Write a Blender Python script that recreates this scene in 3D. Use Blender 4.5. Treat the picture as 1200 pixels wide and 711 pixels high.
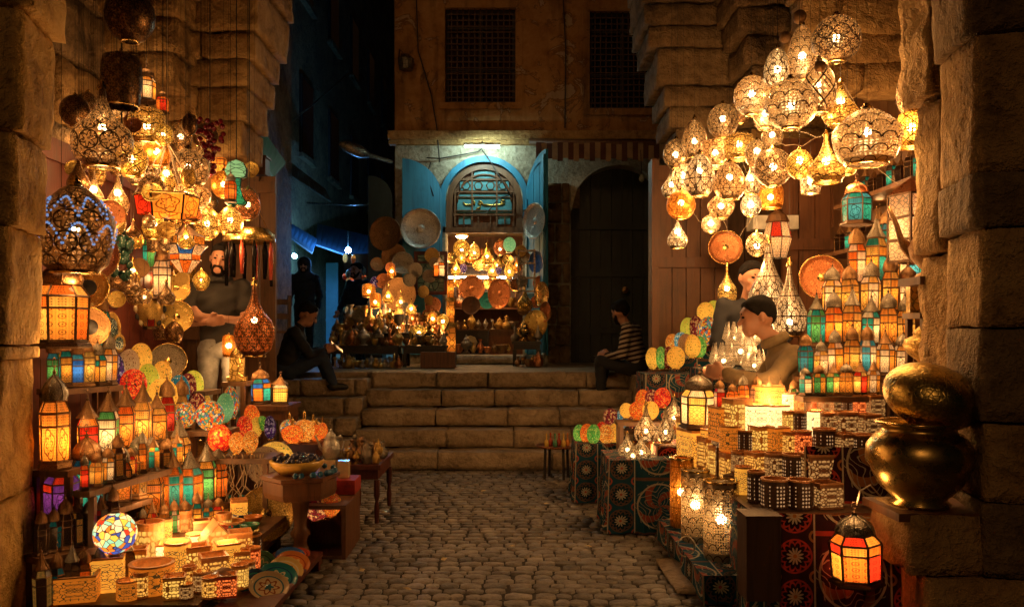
import bpy, math, random
import numpy as np
from mathutils import Vector, Matrix, noise as mnoise
R = math.radians
random.seed(7)
for o in list(bpy.data.objects): bpy.data.objects.remove(o)
SC = bpy.context.scene
COL = SC.collection
# ---------------------------------------------------------------- camera
H, F, HY = 1.36, 963.0, 390.0
cd = bpy.data.cameras.new('camera'); cam = bpy.data.objects.new('camera', cd); COL.objects.link(cam)
cam.location = (0, 0, H); cam.rotation_euler = (R(90), 0, 0)
cd.sensor_width = 36; cd.lens = 36*F/1200; cd.shift_y = (HY-355.5)/1200; cd.clip_end = 500; cd.clip_start = .05
SC.camera = cam
# ---------------------------------------------------------------- world (night) + moon-weak warm sun + exposure
w = bpy.data.worlds.new('World'); SC.world = w; w.use_nodes = True
nt = w.node_tree; sky = nt.nodes.new('ShaderNodeTexSky'); sky.sky_type = 'NISHITA'; sky.sun_disc = False
sky.sun_elevation = R(1.0); sky.sun_rotation = R(200)
nt.links.new(sky.outputs[0], nt.nodes['Background'].inputs[0]); nt.nodes['Background'].inputs[1].default_value = .0022
sl = bpy.data.lights.new('sun', 'SUN'); sl.energy = .13; sl.angle = R(12); sl.color = (1, .52, .2)
sun = bpy.data.objects.new('sun', sl); COL.objects.link(sun); sun.rotation_euler = (R(62), 0, R(-20))
SC.view_settings.view_transform = 'Standard'; SC.view_settings.look = 'None'
SC.view_settings.gamma = 1; SC.view_settings.exposure = 0.42
SC.render.engine = 'CYCLES'; SC.cycles.transparent_max_bounces = 5; SC.cycles.max_bounces = 4; SC.cycles.diffuse_bounces = 2; SC.cycles.caustics_reflective = False; SC.cycles.caustics_refractive = False
SC.cycles.sample_clamp_indirect = 3.0; SC.cycles.use_adaptive_sampling = True; SC.cycles.adaptive_threshold = .035; SC.cycles.adaptive_min_samples = 16; SC.cycles.use_denoising = True
# ---------------------------------------------------------------- helpers
def X(px, Y): return (px-600)/F*Y
def Z(py, Y): return H-(py-HY)/F*Y
def P(px, py, Y): return Vector((X(px, Y), Y, Z(py, Y)))
def L(n, Y): return n*Y/F
ORD = 'first second third fourth fifth sixth seventh eighth ninth tenth eleventh twelfth thirteenth fourteenth fifteenth sixteenth seventeenth eighteenth nineteenth twentieth'.split()+['%s' % a for a in ('twenty-first twenty-second twenty-third twenty-fourth twenty-fifth twenty-sixth twenty-seventh twenty-eighth twenty-ninth thirtieth').split()]
def tag(o, label=None, cat=None, group=None, kind=None):
    if label: o['label'] = label
    if cat: o['category'] = cat
    if group: o['group'] = group
    if kind: o['kind'] = kind
    return o
def empty(name, loc=(0, 0, 0), rz=0, sc=(1, 1, 1)):
    o = bpy.data.objects.new(name, None); COL.objects.link(o); o.location = loc; o.rotation_euler = (0, 0, rz); o.scale = sc; o.empty_display_size = .05
    return o
def mk(name, me, m=None, parent=None, loc=(0, 0, 0), rot=(0, 0, 0), sc=(1, 1, 1)):
    o = bpy.data.objects.new(name, me); COL.objects.link(o)
    o.location = loc; o.rotation_euler = rot; o.scale = sc
    if parent: o.parent = parent
    if m is not None:
        if not me.materials: me.materials.append(m)
        elif me.materials[0] != m:
            o.material_slots[0].link = 'OBJECT'; o.material_slots[0].material = m
    return o
class MB:
    def __init__(s): s.v = []; s.f = []; s.uv = []; s.mi = []
    def face(s, pts, uv=None, mi=0):
        b = len(s.v); s.v += [tuple(p) for p in pts]; s.f.append(tuple(range(b, b+len(pts))))
        s.uv.append(uv or [(0, 0), (1, 0), (1, 1), (0, 1)][:len(pts)] if len(pts) <= 4 else (uv or [(0, 0)]*len(pts))); s.mi.append(mi); return s
    def raw(s, v, f, uv=None, T=None, mi=0):
        b = len(s.v); s.v += [tuple(T @ Vector(p)) if T else tuple(p) for p in v]
        for i, q in enumerate(f):
            s.f.append(tuple(b+k for k in q)); s.uv.append(uv[i] if uv else [(0, 0)]*len(q)); s.mi.append(mi)
        return s
    def box(s, x0, x1, y0, y1, z0, z1, T=None, mi=0):
        v = [(x, y, z) for z in (z0, z1) for y in (y0, y1) for x in (x0, x1)]
        f = [(0, 2, 3, 1), (4, 5, 7, 6), (0, 1, 5, 4), (2, 6, 7, 3), (0, 4, 6, 2), (1, 3, 7, 5)]
        dx, dy, dz = x1-x0, y1-y0, z1-z0
        uv = [[(x0, y0), (x0, y1), (x1, y1), (x1, y0)], [(x0, y0), (x1, y0), (x1, y1), (x0, y1)], [(x0, z0), (x1, z0), (x1, z1), (x0, z1)], [(x0, z0), (x0, z1), (x1, z1), (x1, z0)], [(y0, z0), (y0, z1), (y1, z1), (y1, z0)], [(y0, z0), (y1, z0), (y1, z1), (y0, z1)]]
        return s.raw(v, f, uv, T, mi)
    def lathe(s, prof, n=20, T=None, mi=0, ph=0):
        v = []; rings = []
        ln = [0]
        for a, b in zip(prof, prof[1:]): ln.append(ln[-1]+math.hypot(b[0]-a[0], b[1]-a[1]))
        tot = ln[-1] or 1
        for r, z in prof:
            if r < 1e-5: rings.append([len(v)]*(n+1)); v.append((0, 0, z))
            else:
                b = len(v); v += [(r*math.cos(ph+2*math.pi*j/n), r*math.sin(ph+2*math.pi*j/n), z) for j in range(n)]
                rings.append([b+j % n for j in range(n+1)])
        f = []; uv = []
        for i in range(len(prof)-1):
            for j in range(n):
                a, b, c, d = rings[i][j], rings[i][j+1], rings[i+1][j+1], rings[i+1][j]
                ua, ub, va, vb = j/n, (j+1)/n, ln[i]/tot, ln[i+1]/tot
                if a == b:
                    if c != d: f.append((a, c, d)); uv.append([(ua, va), (ub, vb), (ua, vb)])
                elif c == d: f.append((a, b, c)); uv.append([(ua, va), (ub, va), (ua, vb)])
                else: f.append((a, b, c, d)); uv.append([(ua, va), (ub, va), (ub, vb), (ua, vb)])
        return s.raw(v, f, uv, T, mi)
    def tube(s, pts, r, n=6, T=None, mi=0):
        pts = [Vector(p) for p in pts]; v = []; f = []; k = len(pts)
        for i, p in enumerate(pts):
            d = (pts[min(i+1, k-1)]-pts[max(i-1, 0)]).normalized()
            a = d.cross(Vector((0, 0, 1)) if abs(d.z) < .9 else Vector((1, 0, 0))).normalized(); b = d.cross(a)
            rr = r[i] if isinstance(r, (list, tuple)) else r
            v += [p+(a*math.cos(2*math.pi*j/n)+b*math.sin(2*math.pi*j/n))*rr for j in range(n)]
        for i in range(k-1):
            for j in range(n): f.append((i*n+j, i*n+(j+1) % n, (i+1)*n+(j+1) % n, (i+1)*n+j))
        f.append(tuple(range(n-1, -1, -1))); f.append(tuple(range((k-1)*n, k*n)))
        return s.raw(v, f, None, T, mi)
    def prism(s, poly, y0, y1, T=None, mi=0):   # poly in xz extruded along y
        n = len(poly); v = [(x, y0, z) for x, z in poly]+[(x, y1, z) for x, z in poly]
        f = [tuple(range(n)), tuple(range(2*n-1, n-1, -1))]+[(i, n+i, n+(i+1) % n, (i+1) % n) for i in range(n)]
        uv = [[p for p in poly], [p for p in reversed(poly)]]+[[(0, 0)]*4]*n
        return s.raw(v, f, uv, T, mi)
    def mesh(s, name, smooth=False):
        me = bpy.data.meshes.new(name); me.from_pydata(s.v, [], s.f)
        ul = me.uv_layers.new(name='UVMap')
        ul.data.foreach_set('uv', [c for q in s.uv for p in q for c in p])
        if any(s.mi): me.polygons.foreach_set('material_index', s.mi)
        if smooth: me.polygons.foreach_set('use_smooth', [True]*len(s.f))
        me.update(); return me
    def build(s, name, m, parent=None, smooth=False, **k):
        me = s.mesh(name, smooth)
        if isinstance(m, (list, tuple)):
            for q in m: me.materials.append(q)
            return mk(name, me, None, parent, **k)
        return mk(name, me, m, parent, **k)
CACHE = {}
def unit(key, fn, smooth=True):
    if key not in CACHE: CACHE[key] = fn().mesh(key if isinstance(key, str) else str(key[0]), smooth)
    return CACHE[key]
# ---------------------------------------------------------------- node expressions
class S:
    def __init__(s, nt, o): s.nt = nt; s.o = o
    def m(s, op, *a):
        n = s.nt.nodes.new('ShaderNodeMath'); n.operation = op
        for i, x in enumerate((s,)+a):
            if isinstance(x, S): s.nt.links.new(x.o, n.inputs[i])
            else: n.inputs[i].default_value = x
        return S(s.nt, n.outputs[0])
    def __add__(s, b): return s.m('ADD', b)
    __radd__ = __add__
    def __sub__(s, b): return s.m('SUBTRACT', b)
    def __rsub__(s, b): return (s*-1)+b
    def __mul__(s, b): return s.m('MULTIPLY', b)
    __rmul__ = __mul__
    def __truediv__(s, b): return s.m('DIVIDE', b)
    def frac(s): return s.m('FRACT')
    def floor(s): return s.m('FLOOR')
    def abs(s): return s.m('ABSOLUTE')
    def sin(s): return s.m('SINE')
    def lt(s, b): return s.m('LESS_THAN', b)
    def gt(s, b): return s.m('GREATER_THAN', b)
    def mn(s, b): return s.m('MINIMUM', b)
    def mx(s, b): return s.m('MAXIMUM', b)
    def pw(s, b): return s.m('POWER', b)
    def mod(s, b): return s.m('FLOORED_MODULO', b)
def hyp(a, b): return (a*a+b*b).m('SQRT')
class MT:
    def __init__(s, name):
        s.mat = bpy.data.materials.new(name); s.mat.use_nodes = True; s.nt = s.mat.node_tree; s.nt.nodes.clear()
        s.out = s.nt.nodes.new('ShaderNodeOutputMaterial'); s._tc = None
    def n(s, t): return s.nt.nodes.new('ShaderNode'+t)
    def coord(s, k):
        if k == 'Pos':
            return s.n('NewGeometry').outputs['Position']
        if not s._tc: s._tc = s.n('TexCoord')
        return s._tc.outputs[k]
    def xyz(s, k):
        q = s.n('SeparateXYZ'); s.nt.links.new(s.coord(k), q.inputs[0]); return [S(s.nt, o) for o in q.outputs]
    def vec(s, x, y, z=0.):
        q = s.n('CombineXYZ')
        for i, a in enumerate((x, y, z)):
            if isinstance(a, S): s.nt.links.new(a.o, q.inputs[i])
            else: q.inputs[i].default_value = a
        return q.outputs[0]
    def noise(s, v, sc=5, det=4, rough=.6, dist=0):
        q = s.n('TexNoise'); q.inputs['Scale'].default_value = sc; q.inputs['Detail'].default_value = det; q.inputs['Roughness'].default_value = rough; q.inputs['Distortion'].default_value = dist
        s.nt.links.new(v, q.inputs['Vector']); return S(s.nt, q.outputs[0])
    def vor(s, v, sc=5, feat='F1', rnd=1., dim='3D'):
        q = s.n('TexVoronoi'); q.feature = feat; q.voronoi_dimensions = dim; q.inputs['Scale'].default_value = sc; q.inputs['Randomness'].default_value = rnd
        s.nt.links.new(v, q.inputs['Vector'])
        return S(s.nt, q.outputs['Distance']), (q.outputs['Color'] if feat == 'F1' else None)
    def sep(s, c):
        q = s.n('SeparateColor'); s.nt.links.new(c, q.inputs[0]); return [S(s.nt, o) for o in q.outputs]
    def ramp(s, f, stops, const=False):
        q = s.n('ValToRGB'); cr = q.color_ramp
        if const: cr.interpolation = 'CONSTANT'
        while len(cr.elements) < len(stops): cr.elements.new(.5)
        for e, (p, c) in zip(cr.elements, stops): e.position = p; e.color = (*c, 1)
        s.nt.links.new(f.o, q.inputs[0]); return q.outputs[0]
    def mix(s, f, a, b):
        q = s.n('Mix'); q.data_type = 'RGBA'
        if isinstance(f, S): s.nt.links.new(f.o, q.inputs[0])
        else: q.inputs[0].default_value = f
        for i, c in ((6, a), (7, b)):
            if isinstance(c, (tuple, list)): q.inputs[i].default_value = (*c, 1)
            else: s.nt.links.new(c, q.inputs[i])
        return q.outputs[2]
    def done(s, col, rough=.6, metal=0., em=None, es=0., bump=None, bs=.3, bd=.02, trans=None, spec=.5, alpha_sh=None, tl=None):
        p = s.n('BsdfPrincipled')
        def put(k, v):
            i = p.inputs[k]
            if isinstance(v, S): s.nt.links.new(v.o, i)
            elif isinstance(v, (int, float)): i.default_value = v
            elif isinstance(v, (tuple, list)): i.default_value = (*v, 1)
            else: s.nt.links.new(v, i)
        put('Base Color', col); put('Roughness', rough); put('Metallic', metal); put('Specular IOR Level', spec)
        if em is not None: put('Emission Color', em); put('Emission Strength', es)
        if bump is not None:
            b = s.n('Bump'); b.inputs['Strength'].default_value = bs; b.inputs['Distance'].default_value = bd
            s.nt.links.new(bump.o, b.inputs['Height']); s.nt.links.new(b.outputs[0], p.inputs['Normal'])
        o = p.outputs[0]
        if trans is not None:
            t = s.n('BsdfTransparent'); mx = s.n('MixShader')
            if isinstance(trans, S): s.nt.links.new(trans.o, mx.inputs[0])
            else: mx.inputs[0].default_value = trans
            s.nt.links.new(o, mx.inputs[1]); s.nt.links.new(t.outputs[0], mx.inputs[2]); o = mx.outputs[0]
        s.nt.links.new(o, s.out.inputs[0])
        if em is not None and not isinstance(es, (int, float)): s.mat.cycles.emission_sampling = 'NONE'
        return s.mat
# ---------------------------------------------------------------- materials
def lit_finish(t, col, es, k=.75, rough=.25):
    """lamp glass: coloured translucent sheet lit from behind by its own bulb, faintly self-lit"""
    p = t.n('BsdfPrincipled'); p.inputs['Roughness'].default_value = rough; t.nt.links.new(t.mix(.5, col, (.01, .01, .01)), p.inputs['Base Color'])
    t.nt.links.new(col, p.inputs['Emission Color']); t.nt.links.new(es.o, p.inputs['Emission Strength'])
    tl = t.n('BsdfTranslucent'); t.nt.links.new(col, tl.inputs[0]); mx = t.n('MixShader'); mx.inputs[0].default_value = k
    t.nt.links.new(p.outputs[0], mx.inputs[1]); t.nt.links.new(tl.outputs[0], mx.inputs[2]); t.nt.links.new(mx.outputs[0], t.out.inputs[0]); t.mat.cycles.emission_sampling = 'NONE'; return t.mat
def stone(name, c1, c2, c3, sc=1.0, bs=.6):
    rgh = .42 if 'cobble' in name or 'step' in name else .82
    t = MT(name); p = t.coord('Pos')
    a = t.noise(p, 1.7*sc, 3, .65); b = t.noise(p, 11*sc, 4, .75); d = t.noise(p, 3.2*sc, 4, .75, .6)
    f = (a*.55+b*.45-.5)*2.2+.5
    col = t.ramp(f, [(.15, c1), (.5, c2), (.85, c3)])
    col = t.mix((d-.56).mx(0)*4.5, col, tuple(x*.45 for x in c1))
    return t.done(col, rgh, 0, bump=b, bs=min(1, bs*1.6), bd=.06, spec=.3)
def plain(name, c, rough=.6, metal=0., var=.35, sc=8, bs=.15, k='Object', spec=.5):
    t = MT(name); p = t.coord(k); a = t.noise(p, sc, 5, .65)
    col = t.ramp(a, [(.25, tuple(x*(1-var) for x in c)), (.75, tuple(min(1, x*(1+var)) for x in c))])
    return t.done(col, (a-.5)*.3+rough, metal, bump=a, bs=bs, bd=.01, spec=spec)
def wood(name, c1, c2, sc=1.0, rough=.45):
    t = MT(name); x, y, z = t.xyz('Pos')
    v = t.vec(x*14*sc, y*14*sc, z*1.3*sc); a = t.noise(v, 1.5, 6, .65, .8); b = t.noise(t.coord('Pos'), 2.2, 4)
    col = t.mix((b-.5).mx(0)*2.2, t.ramp(a, [(.25, c1), (.55, c2), (.8, tuple(q*.7 for q in c2))]), tuple(q*.4 for q in c1))
    return t.done(col, (a*.3+rough-.1), 0, bump=a, bs=.35, bd=.01, spec=.5)
def metal(name, c, rough=.28, engrave=0., sc=30, k='Object', dark=None):
    t = MT(name); p = t.coord(k); a = t.noise(p, 6, 5, .7)
    d, _ = t.vor(p, sc, 'DISTANCE_TO_EDGE'); e = t.noise(p, sc*1.6, 3)
    h = d.mn(.12)*4*engrave if engrave > .3 else e*.3
    dk = dark or tuple(x*.25 for x in c)
    col = t.mix((1-(d.mn(.1)*10))*min(1, engrave)+((a-.55).mx(0)*2.2), c, dk)
    return t.done(col, (a-.4)*.5+rough, 1., bump=h, bs=.5*max(.25, engrave), bd=.01)
def uvs(t): x, y, z = t.xyz('UV'); return x, y
def scales(u, v):           # fish-scale line mask
    r = v.floor(); x = (u+(r*.5).frac()).frac()-.5; y = v.frac(); d = hyp(x, y*.9)
    d2 = hyp(x.abs()-.5, y*.9+.0)
    return ((d-.47).abs().lt(.04)), d
def shell(name, pat, c=(.40, .28, .15), glow=(1, .58, .24), gs=.17, tr=.75, nu=8, nv=5, lc=(.07, .035, .015)):
    """perforated sheet-metal lamp shade: solid ribs, fine holes that let the bulb show, inner side catching its light"""
    t = MT(name); u, v = uvs(t)
    if pat == 'scale': ln, d = scales(u*nu, v*nv)
    elif pat == 'leaf':
        mu = ((u*nu*.5).frac()-.5).abs()*3.4; mv = ((v*nv*.34).frac()-.5).abs()*3.4; e, _ = t.vor(t.vec(mu, mv), 1., 'DISTANCE_TO_EDGE', 1., '2D'); ln = e.lt(.075).mx(mu.lt(.06)).mx(mv.gt(1.63))
    elif pat == 'diamond':
        a = ((u*nu+v*nv).frac()-.5).abs(); b = ((u*nu-v*nv).frac()-.5).abs(); ln = a.mn(b).lt(.05)
        a2 = (((u*nu+v*nv).frac()-.5).abs()-.25).abs().lt(.035); ln = ln.mx(a2*b.gt(.25))
    elif pat == 'flower':
        x = (u*nu).frac()-.5; y = (v*nv).frac()-.5; r = hyp(x, y); th = y.m('ARCTAN2', x)
        ln = ((r-(th*6).sin()*.12-.3).abs().lt(.05)).mx((r-.46).abs().lt(.035))
    else:
        a = ((v*nv+(u*nu*6.283).sin()*.10).frac()-.5).abs(); ln = a.lt(.045)
        e, _ = t.vor(t.vec(u*nu*3, v*nv*3), 1., 'DISTANCE_TO_EDGE', 1., '2D'); ln = ln.mx(e.lt(.05))
    dots, _ = t.vor(t.vec(u*nu*4, v*nv*4), 1., 'F1', .3, '2D')
    band = (v.lt(.10)).mx(v.gt(.93)); solid = ln.mx(band)
    hole = dots.lt(.36)*(1-solid)
    p = t.n('BsdfPrincipled'); p.inputs['Metallic'].default_value = .9; p.inputs['Roughness'].default_value = .36
    t.nt.links.new(t.mix(ln, c, lc), p.inputs['Base Color'])
    tl = t.n('BsdfTranslucent'); tl.inputs[0].default_value = (*glow, 1)
    mx = t.n('MixShader'); t.nt.links.new(((1-solid)*gs).o, mx.inputs[0]); t.nt.links.new(p.outputs[0], mx.inputs[1]); t.nt.links.new(tl.outputs[0], mx.inputs[2])
    tp_ = t.n('BsdfTransparent'); m2 = t.n('MixShader'); t.nt.links.new((hole*tr).o, m2.inputs[0]); t.nt.links.new(mx.outputs[0], m2.inputs[1]); t.nt.links.new(tp_.outputs[0], m2.inputs[2])
    t.nt.links.new(m2.outputs[0], t.out.inputs[0]); return t.mat
def glass(name, c, es=1.4, pat='dots', c2=None, n=2, lit=True):
    t = MT(name); u, v = uvs(t)
    c2 = c2 or tuple(x*.45 for x in c)
    mot = t.noise(t.coord('Object'), 7, 4, .7)
    if pat == 'dots':
        d, _ = t.vor(t.vec(u*n, v*n*2), 1., 'F1', 0., '2D'); f = ((d-.28).abs().lt(.06)).mx(d.lt(.1))
        e, _ = t.vor(t.vec(u*n*4, v*n*8), 1., 'F1', .2, '2D'); f = f*.6+e.lt(.3)*.35
    elif pat == 'arab':
        x = u-.5; y = v-.5; r = hyp(x*1.1, y*.85); th = y.m('ARCTAN2', x)
        f = ((r-(th*4).sin()*.05-.36).abs().lt(.03)).mx((r-.2-(th*6).sin()*.05).abs().lt(.03))
        e, _ = t.vor(t.vec(u*7, v*12), 1., 'F1', .15, '2D'); f = f*.85+e.lt(.28)*.4
    elif pat == 'vine':
        e, _ = t.vor(t.vec((u-.5).abs()*5, (v-.5).abs()*8), 1., 'DISTANCE_TO_EDGE', 1., '2D'); f = e.lt(.07)*.85
    else: f = u*0
    edge = (((u-.5).abs()).gt(.455)).mx(((v-.5).abs()).gt(.475))
    col = t.mix(f, t.mix(mot, c2, c), tuple(x*.10 for x in c)); col = t.mix(edge, col, (.02, .012, .008))
    p = t.n('BsdfPrincipled'); p.inputs['Roughness'].default_value = .2; t.nt.links.new(t.mix(.6, col, (.01, .01, .01)), p.inputs['Base Color'])
    t.nt.links.new(col, p.inputs['Emission Color']); t.nt.links.new(((1-edge)*(mot*1.1+.45)*es*.42).o, p.inputs['Emission Strength'])
    tl = t.n('BsdfTranslucent'); t.nt.links.new(col, tl.inputs[0]); mx = t.n('MixShader'); mx.inputs[0].default_value = .8 if lit else .1
    t.nt.links.new(p.outputs[0], mx.inputs[1]); t.nt.links.new(tl.outputs[0], mx.inputs[2]); t.nt.links.new(mx.outputs[0], t.out.inputs[0]); t.mat.cycles.emission_sampling = 'NONE'; return t.mat
def mosaic(name, cols, es=1.1, sc=9, grout=(.05, .03, .02), lw=.05):
    t = MT(name); p = t.coord('Object')
    d, c = t.vor(p, sc); e, _ = t.vor(p, sc, 'DISTANCE_TO_EDGE'); r, g, b = t.sep(c)
    k = len(cols); col = t.ramp(r, [(i/k, cols[i]) for i in range(k)], True)
    ln = e.lt(lw)
    return lit_finish(t, t.mix(ln, col, grout), (1-ln)*(g*.9+.35)*es*.7)
def beads(name, base, dot, es=1.0, sc=12, d2=None):
    t = MT(name); p = t.coord('Object'); d, c = t.vor(p, sc, 'F1', .55); r, g, b = t.sep(c)
    f = d.lt(.27); dc = t.mix(g.gt(.5), dot, d2 or dot); fine, _ = t.vor(p, sc*2.6, 'F1', .4)
    col = t.mix(f, t.mix(fine.lt(.35), base, tuple(x*.55 for x in base)), dc)
    return lit_finish(t, col, (r*.4+.75)*es*.55)
def carved(name, c, hole, es=1.6, sc=10, lw=.14, pat='cell', body=.10):
    """soapstone candle holder: openwork carving with candle light behind, thin stone glowing slightly"""
    t = MT(name); p = t.coord('Object'); mot = t.noise(p, 4, 4)
    px_, py_, pz_ = t.xyz('Object'); p2 = t.vec(((px_*1.02).abs()-.1).abs(), ((py_*1.02).abs()-.1).abs(), (pz_*1.4-.7).abs())
    e, _ = t.vor(p2, sc, 'DISTANCE_TO_EDGE')
    if pat == 'cell': f = e.gt(lw)
    elif pat == 'line': f = e.lt(lw*.6)
    else: d, _ = t.vor(p, sc, 'F1', .1); f = d.lt(.3)
    x, y, z = t.xyz('Object'); band = z.gt(.84).mx(z.lt(.1)); f = f*(1-band)
    sc_ = t.ramp(mot, [(.3, tuple(x*.6 for x in c)), (.7, c)])
    return t.done(t.mix(f, sc_, (.05, .02, .01)), .6, 0, em=t.mix(f, tuple(a*b for a, b in zip(c, hole)), hole), es=((f*(mot*1.3+.2)*es+body)*.62 if pat != 'line' else (1-f*.9)*(mot*.8+.5)*body*.9))
def emit(name, c, s, sample=True):
    t = MT(name); q = t.done(tuple(x*.5 for x in c), .5, em=c, es=s)
    if not sample: q.cycles.emission_sampling = 'NONE'
    return q
def cloth(name, base, a1, a2, a3, cell=.17):
    t = MT(name); u, v = uvs(t); per = cell*3.1
    cu_ = (u/per).frac(); col_w = .36; inb = cu_.lt(col_w)
    # border column of rosettes
    x = cu_/col_w-.5; V = v/(per*col_w); y = V.frac()-.5; r = hyp(x, y); th = y.m('ARCTAN2', x); pet = (th*6).sin().abs()
    c = t.mix(r.lt(.40), base, tuple(k*.35 for k in base)); c = t.mix((r-(pet*.1+.27)).abs().lt(.035), c, a1); c = t.mix(r.lt(pet*.15+.07), c, a3); c = t.mix((r-.41).abs().lt(.022), c, a1); c = t.mix(r.lt(.05), c, a2)
    cor = hyp(x.abs()-.5, y.abs()-.5); c = t.mix((cor-.13).abs().lt(.03), c, a2); c = t.mix(x.abs().gt(.455), c, a3)
    # wide panel: big medallion and scrolls
    X2 = (cu_-col_w)/(1-col_w)-.5; V2 = v/(per*.75); Y2 = V2.frac()-.5; R2 = hyp(X2, Y2*1.1); T2 = Y2.m('ARCTAN2', X2)
    wob = t.noise(t.vec(u*3, v*3), 3.5, 2); rr_ = R2+(T2*8).sin()*.025
    sw = (((rr_*9+(T2*4).sin()*.9+wob*1.5).frac()-.5).abs()).lt(.09)
    pan = t.mix((T2*4+R2*14).sin().gt(.35)*R2.lt(.44), base, tuple(k*.75 for k in a2)); pan = t.mix(sw*R2.lt(.5), pan, tuple(k*.7 for k in a3)); pan = t.mix((R2-.45).abs().lt(.016), pan, a3); pan = t.mix(((Y2.abs()).gt(.47)), pan, a1)
    col = t.mix(inb, pan, c)
    weave = t.noise(t.coord('Object'), 60, 2); dirt = t.noise(t.coord('Object'), 5, 3)
    return t.done(t.mix(weave*.35+dirt*.35, col, tuple(k*.4 for k in base)), .9, 0, spec=.1)
m = {}
m['stone'] = stone('sandstone', (.16, .085, .03), (.40, .24, .09), (.56, .37, .15))
m['stone_dark'] = stone('weathered_stone', (.07, .045, .025), (.21, .135, .065), (.32, .22, .11))
m['step'] = stone('step_stone', (.15, .105, .06), (.36, .265, .16), (.50, .385, .25), 1.6, .4)
m['stone_lamplit'] = stone('lamplit_sandstone', (.24, .12, .03), (.56, .33, .09), (.70, .46, .16))  # sandstone for the left pillar with golden lamp light put into its colour
m['facade'] = stone('ochre_plaster', (.09, .04, .014), (.34, .17, .05), (.46, .25, .085), .6, .4)
m['pale'] = stone('pale_plaster', (.18, .16, .11), (.40, .37, .27), (.52, .49, .38), 1.4, .5)
def plaster():
    t = MT('ochre_plaster'); p = t.coord('Pos'); a = t.noise(p, .9, 4, .65, .8); b = t.noise(p, 7, 4, .7); d = t.noise(p, 2.2, 5, .7, 1.2); x, y, z = t.xyz('Pos'); st_ = t.noise(t.vec(x*6, y*6, z*.7), 1., 3)
    col = t.ramp(a*.6+b*.4, [(.3, (.12, .05, .016)), (.5, (.34, .165, .05)), (.68, (.48, .27, .10))])
    col = t.mix(d.gt(.56)*.75, col, (.17, .085, .035)); col = t.mix(d.gt(.61)*.8, col, (.42, .30, .17)); col = t.mix((st_-.5).mx(0)*2.6, col, (.06, .03, .012))
    return t.done(col, .88, 0, bump=b-d.gt(.56)*.8, bs=.6, bd=.03, spec=.2)
m['facade'] = plaster()
def chipped(name, c1, c2):
    t = MT(name); p = t.coord('Pos'); x, y, z = t.xyz('Pos'); a = t.noise(t.vec(x*9, y*9, z*1.2), 1.3, 4, .6, .6); d = t.noise(p, 11, 5, .75)
    return t.done(t.mix(d.gt(.62), t.mix(a, c1, c2), (.09, .06, .035)), .5, 0, bump=a-d.gt(.62)*.5, bs=.4, bd=.01)
m['blue'] = chipped('chipped_blue_paint', (.012, .11, .22), (.035, .26, .42))
m['cob'] = [stone('cobble_a', (.09, .074, .058), (.20, .17, .135), (.31, .268, .21), 3, .22), stone('cobble_b', (.12, .10, .078), (.245, .21, .17), (.36, .315, .25), 3, .22), stone('cobble_c', (.062, .052, .041), (.14, .118, .093), (.22, .187, .148), 3, .22)]
m['mortar'] = plain('dark_joint_dirt', (.035, .026, .018), .9, 0, .4, 20, .4, 'Pos')
m['wood'] = wood('dark_wood', (.05, .022, .010), (.16, .075, .03))
m['wood_mid'] = wood('brown_wood', (.055, .02, .008), (.16, .062, .022))
m['wood_red'] = wood('red_wood', (.035, .008, .004), (.10, .018, .008), 1, .5)
m['wood_black'] = wood('black_wood', (.010, .008, .007), (.03, .022, .016))
m['door_dark'] = wood('dark_green_door_wood', (.012, .016, .012), (.03, .036, .026))
m['blue'] = wood('blue_paint', (.015, .13, .24), (.03, .24, .40), .6, .5)
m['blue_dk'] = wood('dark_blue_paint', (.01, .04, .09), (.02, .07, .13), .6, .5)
m['teal_panel'] = plain('teal_panel', (.05, .22, .26), .5, 0, .3, 6)
m['gold'] = metal('gold_leaf', (.85, .60, .15), .35)
m['brass'] = metal('engraved_brass', (.68, .45, .14), .30, 1., 26)
m['brass_s'] = metal('polished_brass', (.72, .48, .16), .2, .15, 18)
m['brass_h'] = metal('hammered_brass', (.60, .42, .12), .26, .55, 48)
m['bronze'] = metal('dark_bronze', (.34, .19, .085), .4, .9, 30)
m['iron'] = metal('dark_lantern_metal', (.12, .07, .04), .45, .7, 40)
m['copper'] = metal('copper', (.62, .24, .10), .27, .7, 22)
m['silver'] = metal('silver_plate', (.55, .52, .46), .3, .8, 26)
m['tin'] = metal('pewter', (.30, .26, .20), .36, 1., 22)
m['cord'] = plain('pale_cable', (.42, .32, .20), .6)
m['black'] = plain('black_plastic', (.015, .014, .013), .5)
m['tubew'] = emit('fluorescent_tube', (.70, 1, .90), 190)
m['bulb'] = emit('warm_bulb', (1, .72, .36), 30, False)
m['bulb_far'] = emit('warm_bulb_soft', (1, .66, .28), 25, False)
m['flame'] = emit('candle_flame', (1, .6, .2), 12, False)
m['sh_scale'] = shell('pierced_scale_shade', 'scale', nu=11, nv=7, c=(.50, .40, .27))
m['sh_scale2'] = shell('pierced_wide_scale_shade', 'scale', nu=10, nv=6, c=(.55, .42, .26), glow=(1, .66, .32))
m['sh_leaf'] = shell('pierced_leaf_shade', 'leaf', nu=9, nv=8, c=(.50, .42, .30), glow=(1, .74, .45))
m['sh_fine'] = shell('pierced_fine_shade', 'leaf', nu=15, nv=11)
m['sh_dia'] = shell('pierced_diamond_shade', 'diamond', nu=5, nv=2.5, glow=(1, .64, .30))
m['sh_flow'] = shell('pierced_flower_shade', 'flower', nu=9, nv=5)
m['sh_band'] = shell('pierced_band_shade', 'band', nu=7, nv=4, c=(.65, .42, .13), glow=(1, .6, .15))
m['sh_gold'] = shell('pierced_gold_shade', 'diamond', c=(.8, .5, .1), glow=(1, .62, .12), nu=6, nv=4)
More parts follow.
